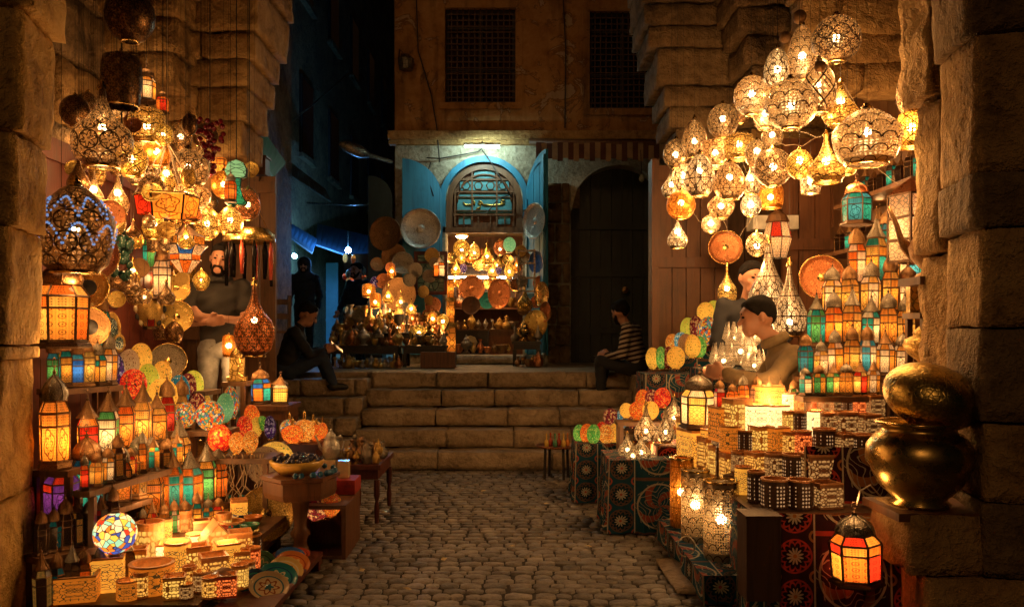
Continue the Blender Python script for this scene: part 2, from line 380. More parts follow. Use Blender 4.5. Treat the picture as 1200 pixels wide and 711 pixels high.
m['sh_amber'] = shell('amber_crackle_shade', 'leaf', c=(.7, .28, .04), glow=(1, .38, .05), nu=14, nv=10, lc=(.4, .14, .02))
m['sh_silver'] = shell('pierced_silver_shade', 'leaf', c=(.6, .55, .46), glow=(1, .80, .55), nu=12, nv=10)
m['sh_dark'] = shell('pierced_dark_shade', 'flower', c=(.22, .12, .05), glow=(1, .5, .14), nu=10, nv=5, gs=.06, tr=.4)
m['sh_red'] = shell('pierced_red_lit_shade', 'flower', c=(.22, .09, .04), glow=(1, .25, .05), nu=12, nv=6)
GC = dict(amber=((1, .42, .06), (.85, .24, .02)), yellow=((1, .58, .12), (.9, .38, .05)), orange=((1, .26, .03), (.8, .12, .01)), red=((.95, .06, .015), (.5, .02, .01)),
          teal=((.04, .42, .33), (.02, .22, .17)), green=((.16, .45, .12), (.05, .24, .05)), blue=((.05, .22, .75), (.02, .10, .45)), white=((1, .74, .42), (1, .55, .20)), purple=((.25, .06, .4), (.1, .02, .2)), cyan=((.10, .42, .50), (.03, .22, .30)))
for k, (c, c2) in GC.items():
    for pt in ('dots', 'arab', 'vine'):
        m['g_%s_%s' % (k, pt)] = glass('%s_glass_%s' % (k, pt), c, {'white': 1.3, 'yellow': 1.0, 'amber': .95, 'cyan': .6, 'teal': .6, 'blue': .7}.get(k, .8), pt, c2)
m['g_dim'] = glass('unlit_glass', (.25, .12, .05), .12, 'vine')
MO = {'red': ((.9, .05, .02), (1, .14, .03), (.7, .02, .02), (1, .3, .05)), 'multi': ((.9, .10, .03), (1, .55, .08), (.1, .45, .30), (.9, .8, .5), (.15, .3, .6), (.95, .35, .04)),
      'stained': ((.75, .05, .02), (1, .65, .1), (.04, .08, .5), (1, .8, .35), (.9, .25, .03), (.05, .1, .55), (.95, .85, .6), (.3, .75, .7)),
      'green': ((.12, .5, .08), (.25, .65, .12), (.5, .75, .15)), 'maroon': ((.25, .02, .03), (.4, .04, .04), (.9, .5, .2)), 'blue': ((.06, .3, .5), (.1, .45, .6), (.6, .75, .7)), 'orange': ((1, .25, .03), (1, .4, .05), (.95, .15, .02)), 'violet': ((.12, .03, .25), (.05, .03, .12), (.5, .4, .6)), 'amber': ((1, .45, .06), (1, .6, .15), (.9, .3, .04))}
for k, c in MO.items(): m['mo_'+k] = mosaic('mosaic_'+k, c, {'maroon': .35, 'violet': .25}.get(k, .55), {'stained': 7}.get(k, 11))
m['mo_yellow'] = beads('beaded_yellow', (1, .60, .10), (.35, .14, .02), .55, 9, (.2, .25, .05))
m['mo_lime'] = beads('beaded_lime', (.75, .75, .10), (.08, .3, .06), .5, 9, (.9, .5, .1))
m['mo_pale'] = beads('beaded_pale', (.62, .42, .22), (.25, .12, .05), .22, 9)
m['mo_bluedot'] = beads('beaded_blue', (.04, .28, .42), (.9, .8, .4), .45, 9)
m['mo_mint'] = beads('beaded_mint', (.25, .60, .35), (.6, .75, .4), .3, 10)
m['so_cell'] = carved('soapstone_cells', (.75, .36, .10), (1, .50, .08), 1.5, 6.5)
m['so_fine'] = carved('soapstone_fine', (.55, .22, .06), (1, .42, .06), 1.3, 7, .12)
m['so_bright'] = carved('soapstone_bright', (.95, .55, .16), (1, .66, .20), 1.8, 8, .10, 'line', .75)
m['so_dim'] = carved('soapstone_dim', (.32, .14, .05), (1, .45, .12), .6, 7, .13, 'cell', .03)
m['so_dark'] = carved('soapstone_dark', (.10, .045, .02), (1, .5, .2), .6, 8, .12, 'dot', .01)
m['so_plain'] = carved('soapstone_plain', (.90, .42, .12), (1, .5, .1), .9, 7, .10, 'line', .42)
m['so_white'] = carved('soapstone_white_hot', (1, .80, .45), (1, .85, .55), 1.3, 7, .07, 'line', 1.6)
m['so_red'] = carved('soapstone_red', (.5, .10, .03), (1, .18, .03), 1.5, 7, .12)
m['rim'] = plain('soapstone_rim', (.62, .27, .08), .55)
for k, c in dict(red=(.45, .06, .03), teal=(.03, .22, .22), yellow=(.65, .40, .08), cream=(.62, .48, .26), green=(.08, .26, .14), blue=(.04, .10, .28), orange=(.6, .2, .04)).items(): m['c_'+k] = plain('glazed_'+k, c, .18, 0, .4, 9)
def glaze(name, c, c2, c3):
    t = MT(name); x, y, z = t.xyz('Object'); r = hyp(x, y); th = y.m('ARCTAN2', x); n = t.noise(t.coord('Object'), 9, 3)
    pet = (r-(th*7).sin()*.05-.2).abs(); col = t.mix(pet.lt(.03), c, c2); col = t.mix((r-.36).abs().lt(.02), col, c3); col = t.mix(r.lt((th*5).sin()*.03+.1), col, c3); col = t.mix((n-.55).mx(0)*2., col, tuple(k*.5 for k in c))
    return t.done(col, .16, 0)
for k, c, c2, c3 in (('blue', (.03, .08, .26), (.55, .5, .4), (.03, .3, .35)), ('orange', (.5, .16, .04), (.6, .45, .15), (.25, .04, .02)), ('yellow', (.6, .42, .14), (.3, .1, .03), (.6, .55, .4)), ('green', (.08, .28, .18), (.4, .5, .3), (.03, .12, .09)), ('teal', (.03, .2, .22), (.5, .45, .3), (.02, .06, .15)), ('cream', (.55, .42, .24), (.25, .07, .03), (.05, .15, .2)), ('red', (.4, .06, .03), (.6, .4, .1), (.1, .02, .02))): m['p_'+k] = glaze('painted_plate_'+k, c, c2, c3)
m['case'] = wood('old_case_wood', (.025, .012, .006), (.085, .038, .017))
m['cl_red'] = cloth('red_applique_cloth', (.05, .016, .016), (.62, .07, .04), (.62, .24, .06), (.70, .56, .36))
m['cl_teal'] = cloth('teal_applique_cloth', (.014, .065, .10), (.16, .08, .05), (.50, .10, .05), (.52, .46, .30), .16)
m['lips'] = plain('lips', (.25, .09, .06), .4)
m['old_brass'] = metal('old_brass', (.62, .41, .13), .24, .25, 45)
m['skin'] = plain('skin', (.40, .19, .11), .5, 0, .15, 12, .05)
m['hair'] = plain('black_hair', (.009, .007, .006), .85, 0, .5, 90, .6, spec=.12)
# ================================================================ SETTING
def rough_block(x0, x1, y0, y1, z0, z1, seed=0, step=.09, amp=.02, rnd=.03):
    """hewn stone block: rounded, uneven faces"""
    b = MB(); c = Vector(((x0+x1)/2, (y0+y1)/2, (z0+z1)/2)); hs = Vector(((x1-x0)/2, (y1-y0)/2, (z1-z0)/2))
    nn = [max(2, min(26, int(2*h/step))) for h in hs]; idx = {}; V = []
    def vert(i, j, k):
        q = (i, j, k)
        if q in idx: return idx[q]
        p = Vector([(2*a/n-1)*h for a, n, h in zip(q, nn, hs)])
        inner = Vector([max(-h+rnd, min(h-rnd, t)) for t, h in zip(p, hs)])
        d = p-inner
        if d.length > 1e-6: p = inner+d.normalized()*rnd
        w = p+c; s = Vector((seed*7.3, seed*3.1, 0))
        nrm = d.normalized() if d.length > 1e-6 else Vector((0, 0, 0))
        a = mnoise.noise(w*3+s)*amp*1.3+mnoise.noise(w*9+s)*amp*.8+abs(mnoise.noise(w*6-s))*-amp*1.2+mnoise.noise(w*22+s)*amp*.4
        p = p+nrm*a
        idx[q] = len(V); V.append(c+p); return idx[q]
    Fc = []
    for ax in range(3):
        u, v = (ax+1) % 3, (ax+2) % 3
        for side in (0, nn[ax]):
            for i in range(nn[u]):
                for j in range(nn[v]):
                    def q(a, bb):
                        r = [0, 0, 0]; r[ax] = side; r[u] = a; r[v] = bb; return vert(*r)
                    f = (q(i, j), q(i+1, j), q(i+1, j+1), q(i, j+1)); Fc.append(f if side else f[::-1])
    b.raw(V, Fc); return b
def struct(name, mb, mat, parent=None, smooth=False):
    o = mb.build(name, mat, parent, smooth)
    if parent is None: o['kind'] = 'structure'
    return o
# ---- ground with cobbles
ZT = .915                                  # terrace level
ST0, TR, RI = 8.13, .32, .183              # first riser, tread, riser
g = MB(); g.face([(-40, -30, -.011), (40, -30, -.011), (40, 90, -.011), (-40, 90, -.011)])
ground = struct('ground', g, m['mortar'])
def cobble_unit(seed):
    rr = random.Random(seed); b = MB()
    k = 8; base = []; top = []
    for i in range(k):
        a = 2*math.pi*(i+.5)/k; sx, sy = math.cos(a), math.sin(a); q = max(abs(sx), abs(sy))**.72
        jx = 1+rr.uniform(-.07, .07); base.append((.5*sx/q*jx, .5*sy/q*jx, 0)); top.append((.455*sx/q*jx, .455*sy/q*jx, rr.uniform(.93, 1.0)))
    v = base+top+[(0, 0, 1.02)]
    f = [(i, (i+1) % k, k+(i+1) % k, k+i) for i in range(k)]+[(k+i, k+(i+1) % k, 2*k) for i in range(k)]
    return b.raw(v, f)
cu = [cobble_unit(i).mesh('cobblestone', True) for i in range(7)]
spots = []
y = 2.6; rowi = 0
while y < 8.3:
    d = random.uniform(.07, .095); x = -2.9+random.uniform(0, .1)
    while x < 2.9:
        wd = random.uniform(.07, .15)
        spots.append((x+wd/2+random.uniform(-.006, .006), y+d/2+.012*math.sin(x*2.1+rowi), wd*.99, d*random.uniform(.95, 1.0), random.uniform(.029, .034), random.uniform(-.05, .05)))
        x += wd
    y += d; rowi += 1
def vis(s): px = 600+s[0]/s[1]*F; return 370 < px < 800 and s[1] > 4.0
spots.sort(key=lambda s: (not vis(s), s[1]))
rest = MB()
for i, (x, y, wd, d, hh, a) in enumerate(spots):
    mt = m['cob'][random.choice((0, 0, 1, 2))]
    if i < 300: mk('cobblestone', cu[i % 7], mt, ground, (x, y, -.03), (random.uniform(-.05, .05), random.uniform(-.05, .05), a), (wd, d, hh))
    else:
        me = cu[i % 7]; T = Matrix.Translation((x, y, -.03)) @ Matrix.Rotation(a, 4, 'Z') @ Matrix.Diagonal((wd, d, hh, 1))
        rest.raw([v.co for v in me.vertices], [tuple(p.vertices) for p in me.polygons], None, T, (0, 0, 1, 2)[i % 4])
ro = rest.build('cobblestone', m['cob'], ground, True); ro['kind'] = 'stuff'
# ---- steps: every riser a course of blocks
stairs = empty('stone_steps', (0, ST0, 0)); stairs['kind'] = 'structure'
sid = 0
for k in range(5):
    y0 = ST0+k*TR; z0, z1 = k*RI, (k+1)*RI
    x = -1.61
    joints = [x]
    while x < 1.55: x += random.uniform(.5, 1.15); joints.append(min(x, 1.62))
    for a, b in zip(joints, joints[1:]):
        bl = rough_block(a+.0015, b-.0015, y0-random.uniform(0, .012)-ST0, y0+TR+.06-ST0, z0+.002, z1-random.uniform(0, .006), sid, .05, .009, .007); sid += 1
        bl.build('step_block', m['step'], stairs, True)
for k in range(5):                          # lower left flight that turns round the corner
    y0 = ST0+k*TR-.30; z1 = (k+1)*RI-.07; xl = -3.2
    for a, b in ((-3.1, -2.35), (-2.35, -1.95+.05*k), (-1.95+.05*k, -1.612)):
        bl = rough_block(a+.0015, b-.0015, y0-ST0, y0+TR+.06-ST0, max(0, z1-RI), z1, sid+50, .05, .009, .007); sid += 1
        bl.build('step_block', m['step'], stairs, True)
for k in range(5):                          # right end under the stall
    y0 = ST0+k*TR; bl = rough_block(1.63, 2.6, y0-ST0, y0+TR+.06-ST0, k*RI+.002, (k+1)*RI, sid, .1, .009, .02); sid += 1; bl.build('step_block', m['step'], stairs, True)
tb = MB(); tb.box(-9, 9, ST0+4*TR+.1, 60, .2, ZT-.008); struct('upper_pavement', tb, m['step'])
# slabs of the terrace edge / shop threshold
th = tag(rough_block(-.98, .2, 11.72, 12.2, ZT, ZT+.13, 77, .08, .006, .02).build('threshold_stone', m['step'], None, True), 'worn stone sill under the lit arched shop', 'sill')
# ---- facade
YF = 12.0
def strip_wall(b, x0, x1, z0, z1, y, depth, ops, mi=0):
    xs = {x0, x1}
    for (a, c, za, zb, arch) in ops:
        xs |= {a, c}
        if arch: xs |= {a+(c-a)*i/18 for i in range(19)}
    xs = sorted(xs)
    def top(op, x):
        a, c, za, zb, arch = op
        if not arch: return zb
        r = (c-a)/2; return zb-r+math.sqrt(max(0, r*r-(x-(a+c)/2)**2))
    for l, r in zip(xs, xs[1:]):
        cur = (z0, z0)
        for op in sorted((o for o in ops if o[0] <= l+1e-6 and o[1] >= r-1e-6), key=lambda o: o[2]):
            b.face([(l, y, cur[0]), (r, y, cur[1]), (r, y, op[2]), (l, y, op[2])], mi=mi)
            tl, tr = top(op, l), top(op, r)
            b.face([(l, y, tl), (r, y, tr), (r, y+depth, tr), (l, y+depth, tl)], mi=mi)
            b.face([(l, y+depth, op[2]), (r, y+depth, op[2]), (r, y, op[2]), (l, y, op[2])], mi=mi)
            cur = (tl, tr)
        b.face([(l, y, cur[0]), (r, y, cur[1]), (r, y, z1), (l, y, z1)], mi=mi)
    for (a, c, za, zb, arch) in ops:
        zt = zb-(c-a)/2 if arch else zb
        b.face([(a, y, za), (a, y, zt), (a, y+depth, zt), (a, y+depth, za)], mi=mi); b.face([(c, y, za), (c, y+depth, za), (c, y+depth, zt), (c, y, zt)], mi=mi)
bld = empty('corner_building', (0, YF, ZT)); tag(bld, 'ochre plastered corner building with two barred windows above the lit arched shop', 'building')
XL = X(463, YF)
SH = (X(522, YF), X(613, YF), ZT, Z(190, YF), True)
DK = (X(669, YF), X(783, YF), ZT, Z(193, YF), True)
WI = [(X(522, YF), X(604, YF), Z(121, YF), Z(10, YF), False), (X(691, YF), X(769, YF), Z(128, YF), Z(14, YF), False)]
ZC = Z(162, YF)
def bp(mb, name, mat, smooth=False):
    o = mb.build(name, mat, bld, smooth); o.location = (0, -YF, -ZT); return o
b = MB(); strip_wall(b, XL, 4.5, ZT, ZC, YF, .45, [SH, DK]); b.face([(XL, YF, ZT), (XL, YF, ZC), (XL, 26, ZC), (XL, 26, ZT)]); bp(b, 'lower_wall', m['pale'])
b = MB(); strip_wall(b, XL, 4.5, ZC, 11, YF-.03, .35, WI); b.face([(XL, YF-.03, ZC), (XL, YF-.03, 11), (XL, 26, 11), (XL, 26, ZC)]); bp(b, 'upper_wall', m['facade'])
b = MB()
for a, c in ((XL-.08, -.6), (-.597, .55), (.553, 1.6), (1.603, 4.4)): b = MB(); b.box(a, c, YF-.16-random.uniform(0, .02), YF+.02, ZC-.05, ZC+.07); b.box(a, c, YF-.10, YF+.02, ZC-.11, ZC-.05); bp(b, 'cornice', m['stone'])
# stone courses of the pier beside the dark arch, and a few on the lower wall
rr = random.Random(3); zz = ZT
while zz < 3.3:
    hh = rr.uniform(.24, .34); x = X(641, YF)
    for xb in (X(655+rr.uniform(-5, 5), YF), DK[0]-.012):
        bp(rough_block(x+.004, xb-.004, YF-.05-rr.uniform(0, .03), YF+.05, zz+.004, zz+hh-.004, int(zz*50), .08, .012, .025), 'ashlar_block', m['stone_dark'], True); x = xb
    zz += hh
# windows
for wi, (a, c, za, zb, _) in enumerate(WI):
    fr = MB(); t_ = .045
    for q in ((a, a+t_, za, zb), (c-t_, c, za, zb), (a+t_, c-t_, za, za+t_), (a+t_, c-t_, zb-t_, zb), ((a+c)/2-.03, (a+c)/2+.03, za+t_, zb-t_)): fr.box(q[0], q[1], YF+.06, YF+.12, q[2], q[3])
    for zq in (.36, .80): zz = za+(zb-za)*zq; fr.box(a+t_, (a+c)/2-.03, YF+.065, YF+.115, zz-.02, zz+.02); fr.box((a+c)/2+.03, c-t_, YF+.065, YF+.115, zz-.02, zz+.02)
    fo = bp(fr, 'window', m['wood_black'])
    gr = MB()
    for i in range(1, 12): xx = a+(c-a)*i/12; gr.box(xx-.008, xx+.008, YF+.02, YF+.036, za, zb)
    for i in range(1, 16): zz = za+(zb-za)*i/16; gr.box(a, c, YF+.006, YF+.019, zz-.008, zz+.008)
    q = gr.build('grille', m['iron'], fo)
    pn = MB(); pn.face([(a, YF+.14, za), (c, YF+.14, za), (c, YF+.14, zb), (a, YF+.14, zb)]); pn.build('pane', plain('dark_window_glass', (.012, .010, .010) if wi else (.03, .008, .008), .2), fo)
    su = MB(); su.box(a-.09, c+.09, YF-.07, YF-.02, za-.10, za-.005); bp(su, 'window_sill', m['facade'])
    for q in ((a-.10, a-.004), (c+.004, c+.10)): su = MB(); su.box(q[0], q[1], YF-.055, YF-.02, za-.004, zb+.05); bp(su, 'window_surround', m['facade'])
# dark arched door: planks
r0 = (DK[1]-DK[0])/2; cx = (DK[0]+DK[1])/2; nP = 9
for i in range(nP):
    a = DK[0]+(DK[1]-DK[0])*i/nP; c = DK[0]+(DK[1]-DK[0])*(i+1)/nP-.006
    zt = min(DK[3]-r0+math.sqrt(max(0.0, r0*r0-(q-cx)**2)) for q in (a, c))+.12
    d = MB(); d.box(a, c, YF+.30+.008*(i % 2), YF+.36, ZT, zt); bp(d, 'door_plank', m['door_dark'])
for zz in (1.35, 2.2, 2.9): d = MB(); d.box(DK[0], DK[1], YF+.27, YF+.297, zz, zz+.10); bp(d, 'door_rail', m['door_dark'])
d = MB(); d.lathe([(0, 0), (.05, 0), (.05, .03), (0, .05)], 12, Matrix.Translation((cx+.12, YF+.26, 2.0)) @ Matrix.Rotation(R(90), 4, 'X')); bp(d, 'door_knob', m['bronze'])
# striped awning over dark door
aw_a = plain('faded_canvas', (.30, .20, .11), .9); aw_b = plain('dark_canvas', (.09, .035, .02), .9)
aw = empty('rolled_awning', (1.6, YF-.2, 4.0)); tag(aw, 'striped rolled awning hanging over the dark arched door', 'awning')
xa, xb = X(628, 11.8), X(790, 11.8); n = 26
for i in range(n):
    a = xa+(xb-xa)*i/n; c = xa+(xb-xa)*(i+1)/n; zt = Z(168, 11.75); zl = Z(188+2*math.sin(i*2.1), 11.75)
    q = MB(); q.box(a, c-.001, YF-.30+.012*math.sin(i), YF-.285+.012*math.sin(i), zl, zt)
    o = q.build('awning_stripe', aw_a if i % 2 else aw_b, aw); o.location = (-1.6, -YF+.2, -4)
q = MB(); q.tube([(xa-.1, YF-.25, Z(166, 11.75)), (xb+.1, YF-.25, Z(170, 11.75))], .05, 8); o = q.build('awning_roll', m['wood'], aw, True); o.location = (-1.6, -YF+.2, -4)
# ---- arched transom + blue rim
tr = empty('arched_transom', (X(565, YF), YF, Z(265, YF))); tag(tr, 'arched wooden transom panel with gold lettering above the shop doorway', 'transom')
TX = X(567.5, YF); RAD = (SH[1]-SH[0])/2; ZL = Z(266, YF); ZS = SH[3]-RAD
def tp(mb, name, mat, smooth=False, par=None):
    o = mb.build(name, mat, par or tr, smooth)
    if par is None: o.location = -Vector(tr.location)
    return o
def arch_band(ri, ro, y0, y1, zs, n=20, zlow=None):
    q = MB(); pts = [(math.cos(math.pi*i/n), math.sin(math.pi*i/n)) for i in range(n+1)]
    prof = [(TX+ro*c, zs+ro*s, TX+ri*c, zs+ri*s) for c, s in pts]
    if zlow is not None: prof = [(TX+ro, zlow, TX+ri, zlow)]+prof+[(TX-ro, zlow, TX-ri, zlow)]
    for A, B in zip(prof, prof[1:]):
        q.face([(A[2], y0, A[3]), (B[2], y0, B[3]), (B[0], y0, B[1]), (A[0], y0, A[1])][::-1]); q.face([(A[0], y0, A[1]), (B[0], y0, B[1]), (B[0], y1, B[1]), (A[0], y1, A[1])][::-1]); q.face([(A[2], y0, A[3]), (B[2], y0, B[3]), (B[2], y1, B[3]), (A[2], y1, A[3])])
    return q
tp(arch_band(RAD-.002, RAD+.085, YF-.05, YF+.1, ZS, zlow=ZL), 'blue_rim', m['blue'])
tp(arch_band(RAD-.10, RAD-.012, YF+.03, YF+.12, ZS, zlow=ZL), 'arch_frame', m['wood'])
q = MB(); q.prism([(TX+RAD*.9*math.cos(math.pi*i/16), ZS+RAD*.9*math.sin(math.pi*i/16)) for i in range(17)]+[(TX-RAD*.9, ZL), (TX+RAD*.9, ZL)], YF+.10, YF+.13); tp(q, 'back_panel', m['wood_mid'])
q = MB(); q.box(TX-RAD-.08, TX+RAD+.08, YF+.0, YF+.16, ZL-.08, ZL); tp(q, 'lintel', m['wood'])
def pan(x0, x1, z0, z1): q = MB(); q.box(TX+x0, TX+x1, YF+.075, YF+.098, z0, z1); return tp(q, 'teal_panel', m['teal_panel'])
z1 = Z(248, YF); sign = pan(-.40, .40, Z(249, YF), Z(226, YF)); pan(-.36, .36, Z(222, YF), Z(211, YF)); pan(-.15, .15, Z(208, YF), Z(199, YF)); pan(-.38, -.2, Z(262, YF), Z(253, YF)); pan(.2, .38, Z(262, YF), Z(253, YF))
q = MB()
for zz in (Z(251, YF), Z(224, YF), Z(209.5, YF)): q.box(TX-.46, TX+.46, YF+.05, YF+.09, zz-.012, zz+.012)
for xx in (-.43, .43, -.18, .18): q.box(TX+xx-.012, TX+xx+.012, YF+.052, YF+.088, ZL+.02, Z(225, YF) if abs(xx) > .4 else Z(200, YF))
for xx in (-.30, -.09, .09, .30): q.box(TX+xx-.008, TX+xx+.008, YF+.054, YF+.086, ZL+.02, Z(251, YF)-.013)
for xx in (-.27, -.09, .09, .27):
    cz = Z(216.5, YF); q.tube([(TX+xx+.062*math.cos(i*math.pi/3), YF+.07, cz+.062*math.sin(i*math.pi/3)) for i in range(7)], .009, 4)
for zz in (Z(230, YF), Z(246, YF)): q.box(TX-.41, TX+.41, YF+.053, YF+.087, zz-.006, zz+.006)
tp(q, 'lattice_bars', m['wood'])
q = MB(); q.tube([(TX+(RAD-.17)*math.cos(math.pi*i/16), YF+.06, ZS+(RAD-.17)*math.sin(math.pi*i/16)) for i in range(17)], .014, 6); tp(q, 'arched_moulding', m['wood_mid'], True)
# gold lettering  (ain-waw-fa) as raised strokes
q = MB(); sx = TX; sz = Z(239, YF); yy = YF+.066
def st(pts, r=.012): q.tube([(sx+a, yy, sz+b_) for a, b_ in pts], r, 6)
st([(.30, .055), (.26, .07), (.235, .045), (.26, .025), (.30, .02), (.24, .0), (.10, -.005), (-.02, 0)])
st([(-.02, 0), (-.045, .045), (-.08, .05), (-.09, .02), (-.06, .005), (-.045, .02), (-.06, -.04), (-.12, -.06)])
st([(-.15, .0), (-.14, .04), (-.165, .06), (-.185, .035), (-.15, .015), (-.20, 0), (-.28, 0), (-.31, .035)])
st([(-.165, .085), (-.155, .085)], .013)
tp(q, 'lettering', m['gold'], True)
# ---- blue door leaves
def leaf(label, hinge, ang, mat, wl=.58, zb=1.05):
    t = empty('wooden_door', (hinge[0], hinge[1], ZT)); t.rotation_euler = (0, 0, ang); tag(t, label, 'door')
    poly = [(0, zb-ZT), (wl, zb-ZT), (wl, ZS+wl-ZT)]+[(wl-wl*math.sin(math.pi/2*i/10), ZS-ZT+wl*math.cos(math.pi/2*i/10)) for i in range(1, 11)]
    q = MB(); q.prism(poly, -.012, .025); q.build('panel', mat, t)
    for i in range(5):
        a, c = .075+(wl-.15)*i/5+.004, .075+(wl-.15)*(i+1)/5-.004; zt = ZS-ZT+math.sqrt(max(0, wl*wl-(wl-a)**2))-.10; q = MB(); q.box(a, c, -.024-.003*(i % 2), -.0125, zb-ZT+.03, zt); q.build('plank', mat, t)
    for zz in (.5, 1.5, 2.2): q = MB(); q.box(-.02, .2, -.06, -.047, zz, zz+.03); q.build('hinge', m['iron'], t)
    q = MB(); q.box(wl-.07, wl-.005, -.045, -.026, zb-ZT+.02, ZS-ZT+wl*.9); q.box(.01, .07, -.045, -.026, zb-ZT+.02, ZS-ZT); q.build('stile', mat, t)
    for zz in (1.0, 2.05): q = MB(); q.box(.072, wl-.072, -.044, -.026, zz, zz+.09); q.build('rail', mat, t)
    q = MB(); pts = [(wl-.06-(wl-.1)*math.sin(math.pi/2*i/10), ZS-ZT+(wl-.1)*math.cos(math.pi/2*i/10)) for i in range(11)]
    for A, B in zip(pts, pts[1:]): q.face([(A[0], -.046, A[1]), (B[0], -.046, B[1]), (B[0]*.93, -.046, B[1]-.07), (A[0]*.93, -.046, A[1]-.07)][::-1])
    q.build('arched_rail', mat, t)
    return t
leaf('bright blue door leaf left of the shop arch, behind the silver tray', (X(520, YF)-.02, YF-.04), R(180+14), m['blue'])
leaf('bright blue door leaf standing open right of the shop arch', (X(614, YF)+.05, YF-.06), R(-66), m['blue'], .62)
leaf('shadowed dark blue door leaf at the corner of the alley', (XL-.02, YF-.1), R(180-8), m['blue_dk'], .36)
# tube light over the arch
t = empty('tube_light', P(565, 172, YF-.42)); tag(t, 'glowing white fluorescent tube above the shop arch', 'light')
q = MB(); q.tube([(-.24, 0, .01), (.24, 0, -.01)], .014, 8); q.build('tube', m['tubew'], t)
q = MB(); q.box(-.26, .26, -.03, .03, .02, .05); q.build('housing', m['tin'], t)
q = MB(); q.tube([(0, .40, .08), (0, .1, .09), (0, 0, .04)], .012, 6); q.build('bracket', m['iron'], t)
# ---- shop interior
it = empty('shop_room', (TX, YF+.5, ZT)); tag(it, 'small warm-lit shop room behind the arched doorway', 'room')
def ip(x0, x1, y0, y1, z0, z1, name, mat): q = MB(); q.box(x0, x1, y0, y1, z0, z1); o = q.build(name, mat, it); o.location = -Vector(it.location); return o
ip(TX-1.1, TX+1.1, 14.0, 14.1, ZT, 3.3, 'back_wall', m['wood_mid']); ip(TX-1.1, TX-1.0, YF+.46, 14, ZT, 3.3, 'side_wall', m['wood_mid']); ip(TX+1.0, TX+1.1, YF+.46, 14, ZT, 3.3, 'side_wall', m['wood_mid'])
ip(TX-1.1, TX+1.1, YF+.46, 14.1, 3.0, 3.1, 'ceiling', m['c_cream'])
for zz in (1.75, 2.45): ip(TX-.98, TX+.98, 13.55, 13.98, zz, zz+.03, 'shelf', m['wood_mid'])
t = empty('ceiling_lamp', P(541, 277, 12.75)); tag(t, 'round white ceiling lamp just inside the shop doorway', 'light')
q = MB(); q.lathe([(0, -.03), (.07, -.02), (.09, .0), (.09, .03), (0, .03)], 14); q.build('diffuser', emit('warm_downlight', (1, .62, .25), 90), t)
q = MB(); q.lathe([(.1, 0), (.11, .02), (.1, .04)], 14); q.build('ring', m['brass_s'], t)
t = empty('strip_light', P(565, 325, 13.5)); tag(t, 'pale strip light across the back of the shop', 'light')
q = MB(); q.tube([(-.55, 0, 0), (.5, 0, 0)], .014, 8); q.build('tube', emit('cool_strip', (.7, 1, .85), 18), t); q = MB(); q.box(-.58, .53, -.02, .02, .018, .05); q.build('housing', m['tin'], t)
# ================================================================ near pillars, bays
def pillar(name, label, blocks, loc, mats, rz=0):
    t = empty(name, loc, rz); tag(t, label, 'pillar')
    if 'corbel' in name or 'carved' in name:
        nb = []
        for (x0, x1, y0, y1, z0, z1, am) in blocks:
            kz = max(1, round((z1-z0)/.26)); sg = 1 if x0 > 0 else -1
            for k in range(kz):
                off = .05*(k-(kz-1)/2)/kz*2; xs = [x0-off, (x0+x1)/2+random.uniform(-.15, .15), x1] if sg > 0 else [x0, (x0+x1)/2+random.uniform(-.15, .15), x1+off]
                for a, c in zip(xs, xs[1:]): nb.append((a+.001, c-.001, y0-off*.5, y1, z0+(z1-z0)*k/kz+.001, z0+(z1-z0)*(k+1)/kz-.001, am*.55))
        blocks = nb
    for i, (x0, x1, y0, y1, z0, z1, am) in enumerate(blocks):
        o = rough_block(x0, x1, y0, y1, z0, z1, i+11*len(blocks), .05, am*.75, .010).build('stone_block', mats[i % len(mats)], t, True); o.location = -Vector(loc)
    return t
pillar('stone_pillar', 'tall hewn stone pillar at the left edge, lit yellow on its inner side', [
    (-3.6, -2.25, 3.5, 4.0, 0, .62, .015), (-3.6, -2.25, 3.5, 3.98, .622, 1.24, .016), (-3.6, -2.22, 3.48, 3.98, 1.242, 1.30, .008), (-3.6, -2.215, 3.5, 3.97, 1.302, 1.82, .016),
    (-3.6, -2.18, 3.5, 3.96, 1.822, 2.22, .016), (-3.6, -2.15, 3.5, 3.96, 2.222, 2.75, .018), (-3.6, -2.10, 3.48, 3.96, 2.752, 3.3, .02), (-3.6, -2.04, 3.46, 4.0, 3.302, 4.6, .02)], (-2.2, 3.75, 0), [m['stone_lamplit']], R(14))
pillar('stone_pillar', 'tall dark stone pillar at the right edge beside the big brass pot', [
    (1.80, 2.35, 3.46, 3.9, 0, .322, .012), (2.03, 3.4, 3.46, 3.9, .324, .642, .012), (2.03, 3.4, 3.46, 3.9, .644, .982, .012), (2.015, 3.4, 3.45, 3.9, .984, 1.382, .014), (2.02, 3.4, 3.46, 3.9, 1.384, 1.802, .014), (1.98, 3.4, 3.44, 3.9, 1.804, 2.032, .012),
    (1.99, 3.4, 3.46, 3.9, 2.034, 2.622, .016), (1.96, 3.4, 3.46, 3.9, 2.624, 3.302, .018), (1.92, 3.4, 3.45, 3.95, 3.304, 4.6, .02)], (2.0, 3.7, 0), [m['stone'], m['stone_dark']], R(-10))
pillar('stone_ledge', 'low stone block under the brass pot shelf', [(1.70, 2.02, 3.5, 3.9, .325, .585, .02)], (1.9, 3.7, 0), [m['stone']])
pillar('stone_jamb', 'narrow lit stone jamb behind the right pillar', [(2.12, 2.6, 3.93, 4.25, 0, 1.0, .02), (2.1, 2.6, 3.93, 4.22, 1.005, 1.75, .03), (2.05, 2.6, 3.93, 4.2, 1.755, 2.5, .03), (2.0, 2.6, 3.96, 4.25, 2.505, 3.6, .035)], (2.3, 4.05, 0), [m['stone']])
